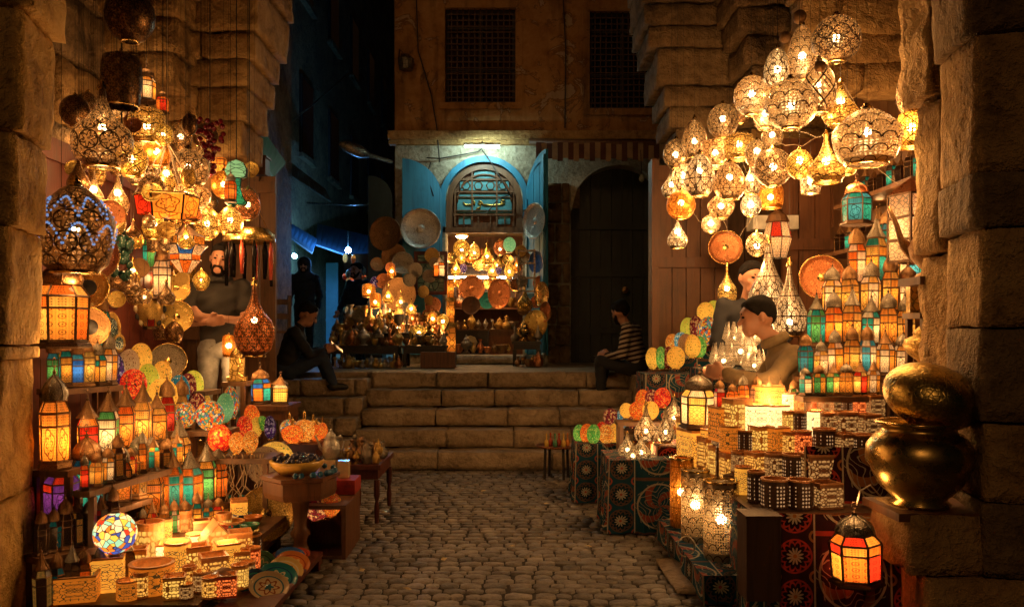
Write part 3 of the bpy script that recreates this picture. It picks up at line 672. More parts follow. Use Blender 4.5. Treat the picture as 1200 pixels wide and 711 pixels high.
pillar('stone_corbel', 'massive overhanging stone corbel high on the left wall', [
    (-3.1, -2.12, 6.5, 7.1, 2.78, 3.3, .03), (-3.1, -2.05, 6.45, 7.2, 3.305, 3.72, .03), (-3.1, -1.98, 6.4, 7.3, 3.725, 4.1, .035), (-3.1, -1.90, 6.35, 7.3, 4.105, 5.2, .04),
    (-3.1, -2.5, 6.1, 6.48, 3.2, 3.7, .03), (-3.1, -2.42, 6.0, 6.42, 3.705, 4.4, .03)], (-2.6, 6.8, 2.78), [m['stone']])
pillar('stone_corbel', 'massive overhanging stone corbel high on the right wall', [
    (1.62, 3.2, 8.0, 8.6, 2.95, 3.35, .03), (1.5, 3.2, 7.95, 8.7, 3.355, 3.75, .035), (1.4, 3.2, 7.9, 8.7, 3.755, 4.1, .04), (1.28, 3.2, 7.85, 8.7, 4.105, 4.5, .04), (1.2, 3.2, 7.8, 8.7, 4.505, 5.6, .04),
    (2.1, 3.2, 7.3, 7.92, 3.5, 4.0, .04), (1.95, 3.2, 7.2, 7.85, 4.005, 4.7, .04)], (2.2, 8.2, 2.95), [m['stone_dark'], m['stone']])
# left bay walls
t = empty('side_wall', (-3.0, 5.5, 0)); tag(t, 'stone side wall behind the left lamp stall', 'wall')
zz = 0; k = 0
while zz < 4.6:
    hh = .46; yy = 3.95-(k % 2)*.3
    while yy < 7.6:
        y2 = min(yy+.75, 7.65); o = rough_block(-3.5, -3.0+random.uniform(-.03, .02), max(yy, 3.95)+.004, y2-.004, zz+.004, zz+hh-.004, k*9+int(yy*5), .12, .02, .03).build('stone_block', m['stone_dark'] if zz > 1.6 and k % 3 else m['stone'], t, True); o.location = (3, -5.5, 0); yy = y2
    zz += hh; k += 1
def planks(label, name, x0, x1, y, z0, z1, n, mat, axis='x', cat='wall', rails=()):
    t = empty(name, ((x0+x1)/2, y, z0) if axis == 'x' else (y, (x0+x1)/2, z0)); tag(t, label, cat); l = Vector(t.location)
    for i in range(n):
        a = x0+(x1-x0)*i/n+.004; c = x0+(x1-x0)*(i+1)/n-.004; d = random.uniform(0, .012); q = MB()
        q.box(a, c, y-.04-d, y, z0, z1) if axis == 'x' else q.box(y-.04-d if y > 0 else y, y if y > 0 else y+.04+d, a, c, z0, z1)
        o = q.build('plank', mat, t); o.location = -l
    for zz in rails:
        q = MB(); q.box(x0, x1, y-.075, y-.054, zz, zz+.1) if axis == 'x' else q.box(y-.075 if y > 0 else y+.054, y-.054 if y > 0 else y+.075, x0, x1, zz, zz+.1)
        o = q.build('rail', mat, t); o.location = -l
    return t
planks('red-brown wooden panelling on the left stall wall behind the mirrors', 'wood_panelling', 4.6, 7.2, -2.96, .3, 2.6, 11, m['wood_red'], 'y', rails=(.35, 1.2, 2.45))
planks('dark wooden end wall behind the man with crossed arms', 'wood_panelling', -2.95, -2.1, 7.35, .3, 2.75, 6, m['wood'], 'x', rails=(.4, 1.3, 2.6))
tag(MB().box(-2.95, -1.95, 5.6, 7.5, 0, .32).build('shop_platform', m['wood']), 'raised wooden platform under the man with crossed arms', 'platform')
# right bay walls
planks('brown wooden end wall behind the hanging lamps, left of the doorway', 'wood_panelling', 1.43, 2.12, 8.1, 0, 3.0, 5, m['wood_mid'], 'x', rails=(1.0, 2.0, 2.85))
planks('red-brown wooden door panel right of the peeking man', 'wood_panelling', 2.42, 3.0, 7.4, 0, 3.1, 4, m['wood_mid'], 'x', rails=(.9, 2.1, 2.95))
planks('dark wooden side wall behind the lantern shelves', 'wood_panelling', 4.3, 7.4, 2.92, 0, 3.6, 14, m['wood'], 'y', rails=(1.0, 2.2, 3.3))
planks('shadowed inner partition behind the peeking man', 'wood_panelling', 1.9, 3.0, 8.7, 0, 3.0, 6, m['wood'], 'x')
q = MB(); q.box(1.36, 1.43, 7.98, 8.2, 0, 3.05); tag(q.build('wooden_post', m['wood_mid']), 'tall wooden post at the left end of the right stall', 'post')
pillar('carved_stone', 'pale carved stone niche lit high above the hanging lamps', [(1.98, 2.9, 5.9, 6.2, 3.1, 3.5, .05), (2.05, 2.9, 5.85, 6.2, 3.505, 4.4, .06)], (2.4, 6, 3.1), [m['stone']])
# hanging rods (above the frame)
for i, (x0, x1, y_, s) in enumerate(((-3.0, -1.9, 4.4, 'left'), (-3.0, -1.9, 5.2, 'left'), (-3.0, -1.9, 6.0, 'left'), (1.2, 2.9, 4.6, 'right'), (1.2, 2.9, 5.6, 'right'), (1.2, 2.9, 6.8, 'right'))):
    q = MB(); q.box(x0, x1, y_-.9, y_-.02, 4.62, 4.7); tag(q.build('timber_beam', m['wood']), '%s dark roof plank above the %s stall lamps' % (('nearest', 'middle', 'farthest')[i % 3], s), 'plank', 'roof planks over the stalls')
# ================================================================ KINDS
def put(key, fn, name, mat, par, smooth=True, **k): return mk(name, unit(key, fn, smooth), mat, par, **k)
def u_base(n):
    def f():
        return MB().lathe([(0, 0), (.47, 0), (.5, .02), (.47, .05), (.42, .065), (.42, .09), (0, .09)], n, ph=math.pi/n)
    return f
def u_frame(n):
    def f():
        b = MB(); ap = .42
        for i in range(n):
            a = math.pi/n+2*math.pi*i/n; c, s = math.cos(a), math.sin(a)
            b.tube([(ap*c, ap*s, .08), (ap*1.06*c, ap*1.06*s, .54)], .022, 4)
            b.tube([(ap*1.06*c, ap*1.06*s, .54), (.32*c, .32*s, .65)], .018, 4)
        b.lathe([(.44, .525), (.47, .535), (.44, .55)], n, ph=math.pi/n); b.lathe([(.435, .405), (.452, .415), (.435, .425)], n, ph=math.pi/n); b.lathe([(.31, .64), (.36, .655), (.31, .67)], n, ph=math.pi/n)
        return b
    return f
def u_pane(n):
    def f():
        a = math.pi/n; r0, r1 = .41, .43
        p = [(r0*math.cos(-a), r0*math.sin(-a), .085), (r0*math.cos(a), r0*math.sin(a), .085), (r1*math.cos(a), r1*math.sin(a), .41), (r1*math.cos(-a), r1*math.sin(-a), .41)]
        return MB().face(p)
    return f
def u_pane2(n):
    def f():
        a = math.pi/n; r0, r1 = .43, .437
        return MB().face([(r0*math.cos(-a), r0*math.sin(-a), .42), (r0*math.cos(a), r0*math.sin(a), .42), (r1*math.cos(a), r1*math.sin(a), .53), (r1*math.cos(-a), r1*math.sin(-a), .53)])
    return f
def u_sh(n):
    def f():
        a = math.pi/n; r0, r1 = .437, .315
        return MB().face([(r0*math.cos(-a), r0*math.sin(-a), .548), (r0*math.cos(a), r0*math.sin(a), .548), (r1*math.cos(a), r1*math.sin(a), .645), (r1*math.cos(-a), r1*math.sin(-a), .645)])
    return f
DOME = {'onion': [(.33, .66), (.36, .70), (.345, .75), (.26, .81), (.13, .86), (.05, .885), (.035, .90)],
        'cone': [(.36, .66), (.24, .72), (.13, .80), (.06, .87), (.03, .90)],
        'round': [(.35, .66), (.35, .70), (.31, .77), (.2, .83), (.08, .87), (.03, .90)]}
def u_dome(kind, n):
    def f():
        b = MB().lathe(DOME[kind], 12)
        for i in range(6):
            a = 2*math.pi*i/6; b.tube([(r*1.02*math.cos(a), r*1.02*math.sin(a), z) for r, z in DOME[kind]], .016, 4)
        return b
    return f
def u_fin(): return MB().lathe([(0, .88), (.035, .885), (.03, .91), (.06, .925), (.035, .945), (.015, .955), (.012, .99), (0, 1.0)], 8)
def u_ring(): return MB().tube([(.05*math.cos(i*math.pi/5), 0, 1.02+.045*math.sin(i*math.pi/5)) for i in range(11)], .008, 4)
def glow(t, loc, wd, h, watts, col=(1, .50, .17), size=.035):
    """point light of a lamp"""
    l = bpy.data.lights.new('bulb_or_fill_light', 'POINT'); l.energy = watts; l.color = col; l.shadow_soft_size = size
    o = bpy.data.objects.new('bulb_or_fill_light', l); COL.objects.link(o); o.parent = t; o.location = loc; o.scale = (1/wd, 1/wd, 1/h); return o
PT = ('dots', 'arab', 'vine')
PALD = {}
def lantern(label, loc, wd, h, pal=('amber',), n=6, dome='onion', group=None, rz=0, pt=None, body='iron', hang=None, domem=None):
    wd *= random.uniform(.88, 1.1); h *= random.uniform(.84, 1.15)
    if body == 'iron': body = random.choice(('iron', 'iron', 'iron', 'bronze'))
    t = empty('lantern', loc, rz, (wd, wd, h)); tag(t, label, 'lantern', group)
    if not hang: t.rotation_euler = (random.uniform(-.03, .03), random.uniform(-.03, .03), rz)
    if pal[0] != 'dim':
        glow(t, (0, 0, .33), wd, h, 13*wd*wd*random.uniform(.5, 1.35), (1, .72, .40), .012); glow(t, (0, 0, 1.12), wd, h, min(.8, 3.0*wd), (1, .5, .17), .03)  # upper light is added over the finial to brighten dome and surroundings
    bm_ = m[body]; put(('lantern_base', n), u_base(n), 'base', bm_, t, False); put(('lantern_frame', n), u_frame(n), 'frame', bm_, t, False)
    pt = pt or random.choice(PT)
    for i in range(n):
        c = pal[i % len(pal)]; mt = m['g_dim'] if c == 'dim' else m['g_%s_%s' % (c, pt)]
        put(('lantern_pane', n), u_pane(n), 'pane', mt, t, False, rot=(0, 0, 2*math.pi*i/n))
        c3 = pal[(i+1+len(pal)//2) % len(pal)]; put(('lantern_upper_pane', n), u_pane2(n), 'upper_pane', m['g_dim'] if c3 == 'dim' else m['g_%s_dots' % c3], t, False, rot=(0, 0, 2*math.pi*i/n))
        c2 = pal[(i+1) % len(pal)]; put(('lantern_top_pane', n), u_sh(n), 'top_pane', m['g_dim'] if c2 == 'dim' else m['g_%s_dots' % c2], t, False, rot=(0, 0, 2*math.pi*i/n))
    put(('lantern_dome', dome), u_dome(dome, n), 'dome', m[domem or random.choice(('bronze', 'tin', 'bronze'))], t)
    put('lantern_finial', u_fin, 'finial', bm_, t); put('lantern_ring', u_ring, 'ring', bm_, t)
    if hang: MB().tube([(0, 0, 1.05), (0, 0, (hang-loc[2])/h)], .0015/wd, 3).build('cord', m['black'], t)
    return t
SHAPES = {
 'globe': [(.16, .0), (.17, .012), (.30, .07), (.42, .2), (.49, .36), (.5, .5), (.47, .66), (.38, .82), (.24, .94), (.1, .99), (.05, 1.0)],
 'egg': [(.25, 0), (.26, .01), (.38, .1), (.47, .24), (.5, .38), (.47, .55), (.38, .74), (.25, .89), (.12, .97), (.05, 1.0)],
 'drop': [(.30, 0), (.31, .01), (.43, .09), (.5, .22), (.48, .34), (.36, .48), (.22, .62), (.12, .76), (.06, .9), (.03, 1.0)],
 'bowl': [(.28, 0), (.29, .015), (.40, .10), (.47, .3), (.5, .5), (.49, .6), (.42, .72), (.30, .84), (.18, .94), (.05, 1.0)],
 'drum': [(.42, 0), (.44, .02), (.47, .2), (.5, .5), (.48, .78), (.42, .93), (.25, .985), (.05, 1.0)],
 'bell': [(.36, 0), (.37, .02), (.47, .12), (.5, .24), (.40, .40), (.2, .58), (.1, .75), (.06, .9), (.05, 1.0)],
 'disc': [(.22, 0), (.24, .02), (.42, .24), (.5, .48), (.46, .62), (.3, .82), (.14, .94), (.05, 1.0)],
 'flare': [(.26, 0), (.27, .02), (.42, .10), (.5, .26), (.49, .40), (.42, .50), (.26, .60), (.14, .72), (.07, .86), (.05, 1.0)]}
def u_shape(k, n=28): return lambda: MB().lathe(SHAPES[k], n)
def u_sphere(): return MB().lathe([(.5*math.sin(math.pi*i/8), -.5*math.cos(math.pi*i/8)) for i in range(9)], 12)
def pendant(label, loc, wd, h, shape='globe', sh='sh_scale', top=4.65, group=None, lit=True, bulb='bulb', cap='brass_s', bs=.045, cat='lamp', bz=.5, watts=3.2, inner=.45):
    """hanging pierced metal lamp; loc = centre of its body"""
    t = empty('hanging_lamp', (loc[0], loc[1], loc[2]-h/2), random.uniform(0, 6), (wd, wd, h)); tag(t, label, cat, group)
    put(('lamp_shade', shape), u_shape(shape), 'shade', m[sh], t)
    r0 = SHAPES[shape][0][0]; put(('lamp_rim', shape), lambda: MB().lathe([(r0-.02, -.012), (r0+.03, -.012), (r0+.035, .012), (r0-.02, .012), (r0-.02, -.012)], 24), 'rim', m[cap], t)
    put('lamp_cap', lambda: MB().lathe([(.09, .98), (.085, 1.03), (.04, 1.05), (.05, 1.08), (.015, 1.1)], 10), 'cap', m[cap], t)
    if lit: mk('bulb', unit('lamp_bulb', u_sphere), m[bulb], t, (0, 0, bz), (0, 0, 0), (bs/wd, bs/wd, bs/h)); glow(t, (0, 0, -.05/h), wd, h, watts); glow(t, (0, 0, bz), wd, h, inner*(wd/.25)**2, (1, .76, .50), bs*.75)
    if top: MB().tube([(0, 0, 1.08), (0, 0, (top-loc[2]+h/2)/h)], .0011/wd, 3).build('cord', m['black'], t)
    return t
def shade_egg(label, loc, wd, h, mo='yellow', group=None, tilt=(0, 0), base='brass_s', shape='egg'):
    t = empty('mosaic_lamp', loc, random.uniform(0, 6), (wd, wd, h)); t.rotation_euler = (tilt[0], tilt[1], t.rotation_euler.z); tag(t, label, 'lamp', group)
    put('egg_shade', lambda: MB().lathe([(.2, .03)]+[(.5*math.sin(math.pi*q)*(1+.0*q), .52-.49*math.cos(math.pi*q)) for q in [.13+.87*i/11 for i in range(12)]], 22), 'shade', m['mo_'+mo], t); glow(t, (0, 0, .45), wd, h, 5.5*wd*wd*random.uniform(.7, 1.2), (1, .74, .44), .012)
    put('egg_base', lambda: MB().lathe([(0, 0), (.28, 0), (.3, .03), (.2, .05), (0, .05)], 14), 'base', m[base], t)
    return t
def tray(label, loc, d, mat='brass', facing=(0, -1, 0), ring=None, cat='tray', group=None, name='tray', hole=False):
    """round dish with raised rim; axis along facing"""
    t = empty(name, loc); f = Vector(facing).normalized(); t.rotation_mode = 'QUATERNION'; t.rotation_quaternion = Vector((0, 0, 1)).rotation_difference(f); t.scale = (d, d, d); tag(t, label, cat, group)
    put(('dish', hole), lambda: MB().lathe(([(0, 0)] if not hole else [(.2, .0)])+[(.22, .0), (.24, .006), (.39, .004), (.41, .012), (.47, .035), (.5, .045), (.5, .055), (.465, .047), (.4, -.008)]+([(0, -.008)] if not hole else [(.2, -.01)]), 36), 'dish', m[mat], t)
    put('dish_rim', lambda: MB().tube([(.495*math.cos(i*math.pi/16), .495*math.sin(i*math.pi/16), .05) for i in range(33)], .012, 5), 'rim', m[ring or mat], t)
    if hole: put('dish_boss', lambda: MB().lathe([(0, .03), (.12, .025), (.2, .0)], 20), 'boss', m['black'], t)
    else: put('dish_boss2', lambda: MB().lathe([(0, .02), (.07, .016), (.10, .002)], 16), 'boss', m[ring or mat], t)
    return t
WARE = {
 'vase': [(0, 0), (.3, 0), (.3, .03), (.2, .07), (.42, .25), (.5, .42), (.38, .58), (.18, .72), (.14, .84), (.26, .97), (.28, 1), (.24, .99), (.12, .84)],
 'urn': [(0, 0), (.34, 0), (.34, .04), (.16, .1), (.14, .16), (.4, .34), (.5, .5), (.46, .6), (.26, .68), (.3, .72), (.2, .82), (.08, .9), (.1, .93), (.03, 1), (0, 1)],
 'pot': [(0, 0), (.34, 0), (.36, .03), (.46, .18), (.5, .36), (.44, .54), (.28, .66), (.3, .7), (.24, .8), (.1, .88), (.06, .9), (.08, .95), (0, 1)],
 'stick': [(0, 0), (.5, 0), (.48, .04), (.2, .09), (.12, .14), (.2, .2), (.1, .28), (.1, .6), (.2, .66), (.12, .72), (.3, .84), (.34, .87), (.2, .88), (.2, 1), (.16, 1), (.16, .9), (0, .9)],
 'goblet': [(0, 0), (.34, 0), (.3, .04), (.08, .1), (.07, .38), (.14, .44), (.42, .6), (.5, .8), (.46, 1), (.43, 1), (.46, .8), (.36, .62), (0, .5)],
 'bowl': [(0, 0), (.2, 0), (.22, .08), (.4, .4), (.5, .9), (.5, 1), (.46, 1), (.38, .45), (.2, .2), (0, .15)],
 'bottle': [(0, 0), (.36, 0), (.44, .08), (.5, .25), (.4, .42), (.16, .52), (.12, .7), (.2, .73), (.1, .78), (.22, .86), (.1, .94), (0, 1)],
 'ewer': [(0, 0), (.36, 0), (.34, .03), (.2, .07), (.44, .2), (.5, .32), (.36, .46), (.2, .6), (.13, .74), (.2, .82), (.16, .86), (.1, .92), (.04, .97), (0, 1)],
 'incense': [(0, 0), (.3, 0), (.2, .06), (.36, .14), (.5, .26), (.5, .34), (.42, .36), (.46, .4), (.3, .54), (.14, .7), (.2, .75), (.08, .82), (.1, .88), (0, 1)]}
def ware(label, loc, wd, h, kind='vase', mat='brass', cat='vase', group=None, rz=None, name=None):
    t = empty(name or {'pot': 'teapot', 'stick': 'candlestick', 'ewer': 'ewer', 'bowl': 'bowl', 'incense': 'incense_burner'}.get(kind, kind), loc, random.uniform(0, 6) if rz is None else rz, (wd, wd, h)); tag(t, label, cat, group)
    put(('ware_body', kind), lambda: MB().lathe(WARE[kind], 22), 'body', m[mat], t)
    if kind in ('pot', 'ewer'):
        put(('spout', kind), lambda: MB().tube([(.36, 0, .25), (.6, 0, .38), (.72, 0, .6), (.86, 0, .78)], [.1, .07, .045, .035], 8), 'spout', m[mat], t)
        put(('handle', kind), lambda: MB().tube([(-.24, 0, .68), (-.55, 0, .74), (-.72, 0, .55), (-.62, 0, .32), (-.44, 0, .25)], .04, 6), 'handle', m[mat], t)
    return t
def u_cup(): return MB().lathe([(0, 0), (.48, 0), (.5, .03), (.5, .97), (.49, .985)], 20)
def u_cuprim(): return MB().lathe([(.5, .93), (.515, .94), (.515, 1), (.43, 1), (.42, .93), (.40, .5), (0, .45)], 20)
def u_box(): return MB().lathe([(0, 0), (.69, 0), (.707, .02), (.707, .97), (.70, .985)], 4, ph=math.pi/4)
def u_boxrim(): return MB().lathe([(.707, .94), (.725, .95), (.725, 1), (.60, 1), (.58, .94), (.56, .5), (0, .45)], 4, ph=math.pi/4)
def candle(label, loc, wd, h, shape='cup', so='so_cell', group=None, rz=0, lid=False, dp=None, flame=True, rim='rim'):
    t = empty('candle_holder', loc, rz, (wd, dp or wd, h)); tag(t, label, 'candle holder', group)
    if shape == 'house':
        put('house_body', lambda: MB().prism([(-.5, 0), (.5, 0), (.5, .6), (0, 1), (-.5, .6)], -.5, .5), 'body', m[so], t, False)
        put('house_roof', lambda: MB().face([(-.56, -.55, .58), (0, -.55, 1.03), (0, .55, 1.03), (-.56, .55, .58)]).face([(0, -.55, 1.03), (.56, -.55, .58), (.56, .55, .58), (0, .55, 1.03)]), 'roof', m[so], t, False)
    elif shape == 'cup':
        put('cup_body', u_cup, 'body', m[so], t, False); put('cup_rim', u_cuprim, 'rim', m[rim], t, False)
    else:
        put('box_body', u_box, 'body', m[so], t, False); put('box_rim', u_boxrim, 'rim', m[rim], t, False)
    if shape != 'house':
        if lid: put(('lid', shape), lambda: MB().lathe([(.53, 1.0), (.53, 1.05), (.4, 1.12), (.08, 1.2), (.1, 1.27), (0, 1.3)] if shape == 'cup' else [(.74, 1.0), (.74, 1.05), (.1, 1.1), (.1, 1.2), (0, 1.22)], 20 if shape == 'cup' else 4, ph=0 if shape == 'cup' else math.pi/4), 'lid', m[rim], t, False)
        elif flame:
            if so == 'so_white' or (so == 'so_bright' and wd > .1): glow(t, (0, 0, 1.12), wd, h, 1.2)
            put('flame', lambda: MB().lathe([(0, .47), (.06, .5), (.08, .56), (.04, .64), (0, .72)], 8), 'flame', m['flame'], t)
    return t
def shelf(label, pts, width=.22, thick=.03, mat='wood', legs=True, zf=0., cat='shelf', name='display_shelf'):
    """board under a row of wares: follows pts (x,y,z top), legs to the floor"""
    a = Vector(pts[0]); b = Vector(pts[-1]); d = (b-a); d.z = 0
    if d.length < .05: d = Vector((.2, 0, 0))
    dn = d.normalized(); e = .5*width; a = a-dn*e*.5; b = b+dn*e*.5; nrm = Vector((-dn.y, dn.x, 0))*e
    mid = (a+b)/2; z = pts[0][2]-.002
    t = empty(name, (mid.x, mid.y, zf)); tag(t, label, cat); l = Vector((mid.x, mid.y, zf))
    q = MB(); c = [a-nrm, b-nrm, b+nrm, a+nrm]; lo = [(p.x-l.x, p.y-l.y, z-thick-zf) for p in c]; hi = [(p.x-l.x, p.y-l.y, z-zf) for p in c]
    q.raw(lo+hi, [(3, 2, 1, 0), (4, 5, 6, 7), (0, 1, 5, 4), (1, 2, 6, 5), (2, 3, 7, 6), (3, 0, 4, 7)]); q.build('board', m[mat], t)
    if legs and z-thick-zf > .05:
        for p in (a-nrm*.85+dn*.03, b-nrm*.85-dn*.03, b+nrm*.85-dn*.03, a+nrm*.85+dn*.03):
            q = MB(); q.box(p.x-l.x-.015, p.x-l.x+.015, p.y-l.y-.015, p.y-l.y+.015, 0, z-thick-zf-.001); q.build('leg', m[mat], t)
    return t
def lin(a, b, i, n): return a if n < 2 else a+(b-a)*i/(n-1)
def lrow(where, group, Y0, Y1, z, items, shelf_label=None, sw=.2, **kw):
    """row of lanterns: items (px, width_px, height_px, palette[, dome[, n]])"""
    pts = []; n = len(items)
    for i, it in enumerate(items):
        Y = lin(Y0, Y1, i, n); px, wp, hp, pal = it[:4]; dome = it[4] if len(it) > 4 else random.choice(('onion', 'cone', 'round')); nn = it[5] if len(it) > 5 else random.choice((4, 6, 6))
        pal = pal.split('+'); loc = (X(px, Y), Y, z); pts.append(loc)
        lantern('%s lantern, %s from left %s' % ('-and-'.join(dict.fromkeys(pal)), ORD[i], where), loc, L(wp, Y), L(hp, Y), pal, nn, dome, group, random.uniform(0, 1), **kw)
    if shelf_label: shelf(shelf_label, pts, sw)
    return pts
def table(label, x0, x1, y0, y1, z, mat='wood', cat='table', thick=.035, zf=0, leg=.022, name='table', apron=True):
    t = empty(name, ((x0+x1)/2, (y0+y1)/2, zf)); tag(t, label, cat); cx, cy = (x0+x1)/2, (y0+y1)/2
    MB().box(x0-cx, x1-cx, y0-cy, y1-cy, z-thick-zf, z-zf).build('top', m[mat], t)
    if apron and z-thick-zf > .12: MB().box(x0-cx+.02, x1-cx-.02, y0-cy+.02, y1-cy-.02, z-thick-.07-zf, z-thick-.001-zf).build('apron', m[mat], t)
    for sx in (x0-cx+leg+.01, x1-cx-leg-.01):
        for sy in (y0-cy+leg+.01, y1-cy-leg-.01):
            if z-zf < .34: MB().box(sx-leg, sx+leg, sy-leg, sy+leg, 0, z-thick-zf-.071 if apron and z-thick-zf > .12 else z-thick-zf-.001).build('leg', m[mat], t); continue
            MB().lathe([(0, 0), (leg*.7, 0), (leg, .1), (leg*.6, .16), (leg*1.1, .2), (leg, z-thick-.075-zf), (0, z-thick-.075-zf)], 8, Matrix.Translation((sx, sy, 0))).build('leg', m[mat], t)
    return t
def draped(label, x0, x1, y0, y1, z, mat, flare=.03, cat='cloth', zlow=.01):
    """patterned cloth hanging over a stand, with shallow folds"""
    t = empty('draped_stand', ((x0+x1)/2, (y0+y1)/2, 0)); tag(t, label, cat); cx, cy = (x0+x1)/2, (y0+y1)/2
    hx, hy = (x1-x0)/2, (y1-y0)/2; per = []; N = 14
    for a, b in (((-hx, -hy), (hx, -hy)), ((hx, -hy), (hx, hy)), ((hx, hy), (-hx, hy)), ((-hx, hy), (-hx, -hy))):
        for i in range(N): f = i/N; per.append((a[0]+(b[0]-a[0])*f, a[1]+(b[1]-a[1])*f))
    K = len(per); q = MB(); rows = 8; cum = [0]
    for i in range(K): p, r = per[i], per[(i+1) % K]; cum.append(cum[-1]+math.hypot(r[0]-p[0], r[1]-p[1]))
    def pt(i, k):
        p = per[i % K]; f = k/rows; s = 1+flare*f; wv = .020*f*math.sin(i*1.35+z*9)+.016*f*math.sin(i*.6+2)+.012*f*f*math.sin(i*2.9); d = math.hypot(*p) or 1
        return (p[0]*s+p[0]/d*wv, p[1]*s+p[1]/d*wv, z-(z-zlow)*f)
    for i in range(K):
        for k in range(rows): q.face([pt(i, k+1), pt(i+1, k+1), pt(i+1, k), pt(i, k)], [(cum[i], z*(1-(k+1)/rows)), (cum[i+1], z*(1-(k+1)/rows)), (cum[i+1], z*(1-k/rows)), (cum[i], z*(1-k/rows))])
    q.build('cloth', m[mat], t, True)
    q = MB(); q.raw([(p[0], p[1], z+.001) for p in per], [tuple(range(K))], [[(p[0], p[1]) for p in per]]); q.build('cloth_top', m[mat], t)
    MB().box(-hx+.02, hx-.02, -hy+.02, hy-.02, 0, z-.01).build('stand', m['wood'], t)
    return t
# ================================================================ LEFT STALL
lrow('of the tall row beside the left pillar', 'tall lanterns along the left pillar', 4.0, 5.25, .70, [(64, 44, 112, 'amber', 'onion', 6), (103, 34, 88, 'amber+red', 'cone', 4), (126, 32, 86, 'green+white', 'cone', 4), (147, 30, 84, 'orange+amber', 'cone', 4), (166, 28, 80, 'yellow', 'cone', 4), (183, 26, 76, 'yellow+amber', 'cone', 4), (197, 24, 70, 'red', 'round', 4), (211, 24, 70, 'yellow', 'round', 4)], 'long wooden shelf carrying the tall row of lanterns at left', pt='arab')
lrow('on the upper tier behind the tall row', 'lanterns on the upper left tier', 4.45, 4.75, 1.06, [(62, 22, 62, 'cyan+green'), (77, 20, 60, 'teal+amber'), (90, 22, 64, 'cyan+blue'), (102, 20, 56, 'yellow'), (114, 22, 64, 'teal+amber+yellow'), (127, 20, 60, 'white+amber')], 'upper wooden shelf of small lanterns at left', .16)
lrow('on the topmost tier under the dark plate', 'lanterns on the topmost left tier', 4.62, 4.8, 1.20, [(70, 24, 74, 'yellow+teal', 'round'), (86, 24, 76, 'teal+green', 'round'), (101, 26, 80, 'orange+amber', 'round'), (117, 26, 78, 'green+teal', 'round')], 'topmost wooden shelf of domed lanterns at left', .16)
lrow('in the middle tier above the candle boxes', 'lanterns in the middle left tier', 4.15, 4.95, .46, [(103, 46, 92, 'teal+cyan', 'onion', 6), (140, 30, 74, 'orange+amber'), (160, 30, 76, 'amber+yellow'), (178, 28, 74, 'yellow'), (196, 28, 70, 'orange'), (212, 28, 74, 'yellow+amber')], 'middle shelf of lanterns at left', .2)
lrow('in the low tier beside the leaning brass tray', 'lanterns in the low left tier', 4.55, 5.0, .34, [(180, 30, 72, 'yellow+amber', 'cone'), (202, 30, 80, 'orange+teal', 'cone'), (224, 30, 82, 'teal+orange', 'cone'), (243, 28, 76, 'amber+green', 'cone'), (256, 24, 66, 'orange', 'round')], 'low shelf of cone-topped lanterns at left', .2)
lrow('in the dim low row below the teal lantern', 'dim lanterns at lower left', 3.82, 4.12, .33, [(48, 20, 62, 'dim'), (62, 20, 66, 'dim+teal'), (76, 20, 64, 'dim'), (90, 20, 66, 'dim+amber'), (104, 20, 62, 'dim'), (118, 20, 64, 'dim+red'), (132, 20, 62, 'dim')], 'dark low shelf under the dim lanterns at left', .16)
lrow('in the bottom dim row at the foot of the pillar', 'dim lanterns at lower left', 3.72, 4.05, .10, [(50, 22, 76, 'dim+yellow'), (66, 22, 78, 'teal+dim'), (83, 22, 74, 'dim'), (100, 22, 78, 'dim+orange'), (116, 22, 74, 'dim'), (132, 20, 72, 'dim+amber'), (148, 20, 70, 'dim')], 'bottom board under the dim lanterns at left', .18)
lantern('dark hexagonal lantern with red star panes at the foot of the left pillar', (X(62, 3.95)+.0, 4.02, .46), .17, .34, ['red', 'purple', 'purple'], 6, 'cone', pt='arab')
shelf('small bracket shelf under the red star lantern', [(X(62, 4.0)-.03, 4.02, .458), (X(62, 4.0)+.05, 4.03, .458)], .16)
lantern('large hanging lantern with yellow and orange panes beside the left pillar', (X(72, 4.35), 4.35, Z(408, 4.35)), L(62, 4.35), L(110, 4.35), ['orange', 'yellow', 'amber'], 6, 'onion', hang=4.62, pt='dots')
lantern('lantern with blue and orange panes on the wooden stand near the stairs', (X(306, 6.3), 6.3, Z(473, 6.3)), L(30, 6.3), L(52, 6.3), ['blue', 'orange', 'teal'], 6, 'round', pt='dots', rz=.5)
lantern('white-paned square lantern on the wooden stand near the stairs', (X(328, 6.25), 6.25, Z(473, 6.25)), L(30, 6.25), L(40, 6.25), ['white', 'yellow'], 4, 'cone', pt='dots', rz=.3)
lantern('tall white lattice cylinder lantern hanging by the red panelling', (X(190, 5.9), 5.9, Z(352, 5.9)), L(24, 5.9), L(70, 5.9), ['white'], 6, 'round', hang=4.62, pt='vine')
lantern('teal-green hanging lantern beneath the mask at left', (X(176, 6.2), 6.2, Z(318, 6.2)), L(20, 6.2), L(50, 6.2), ['teal', 'green'], 6, 'onion', hang=4.62)
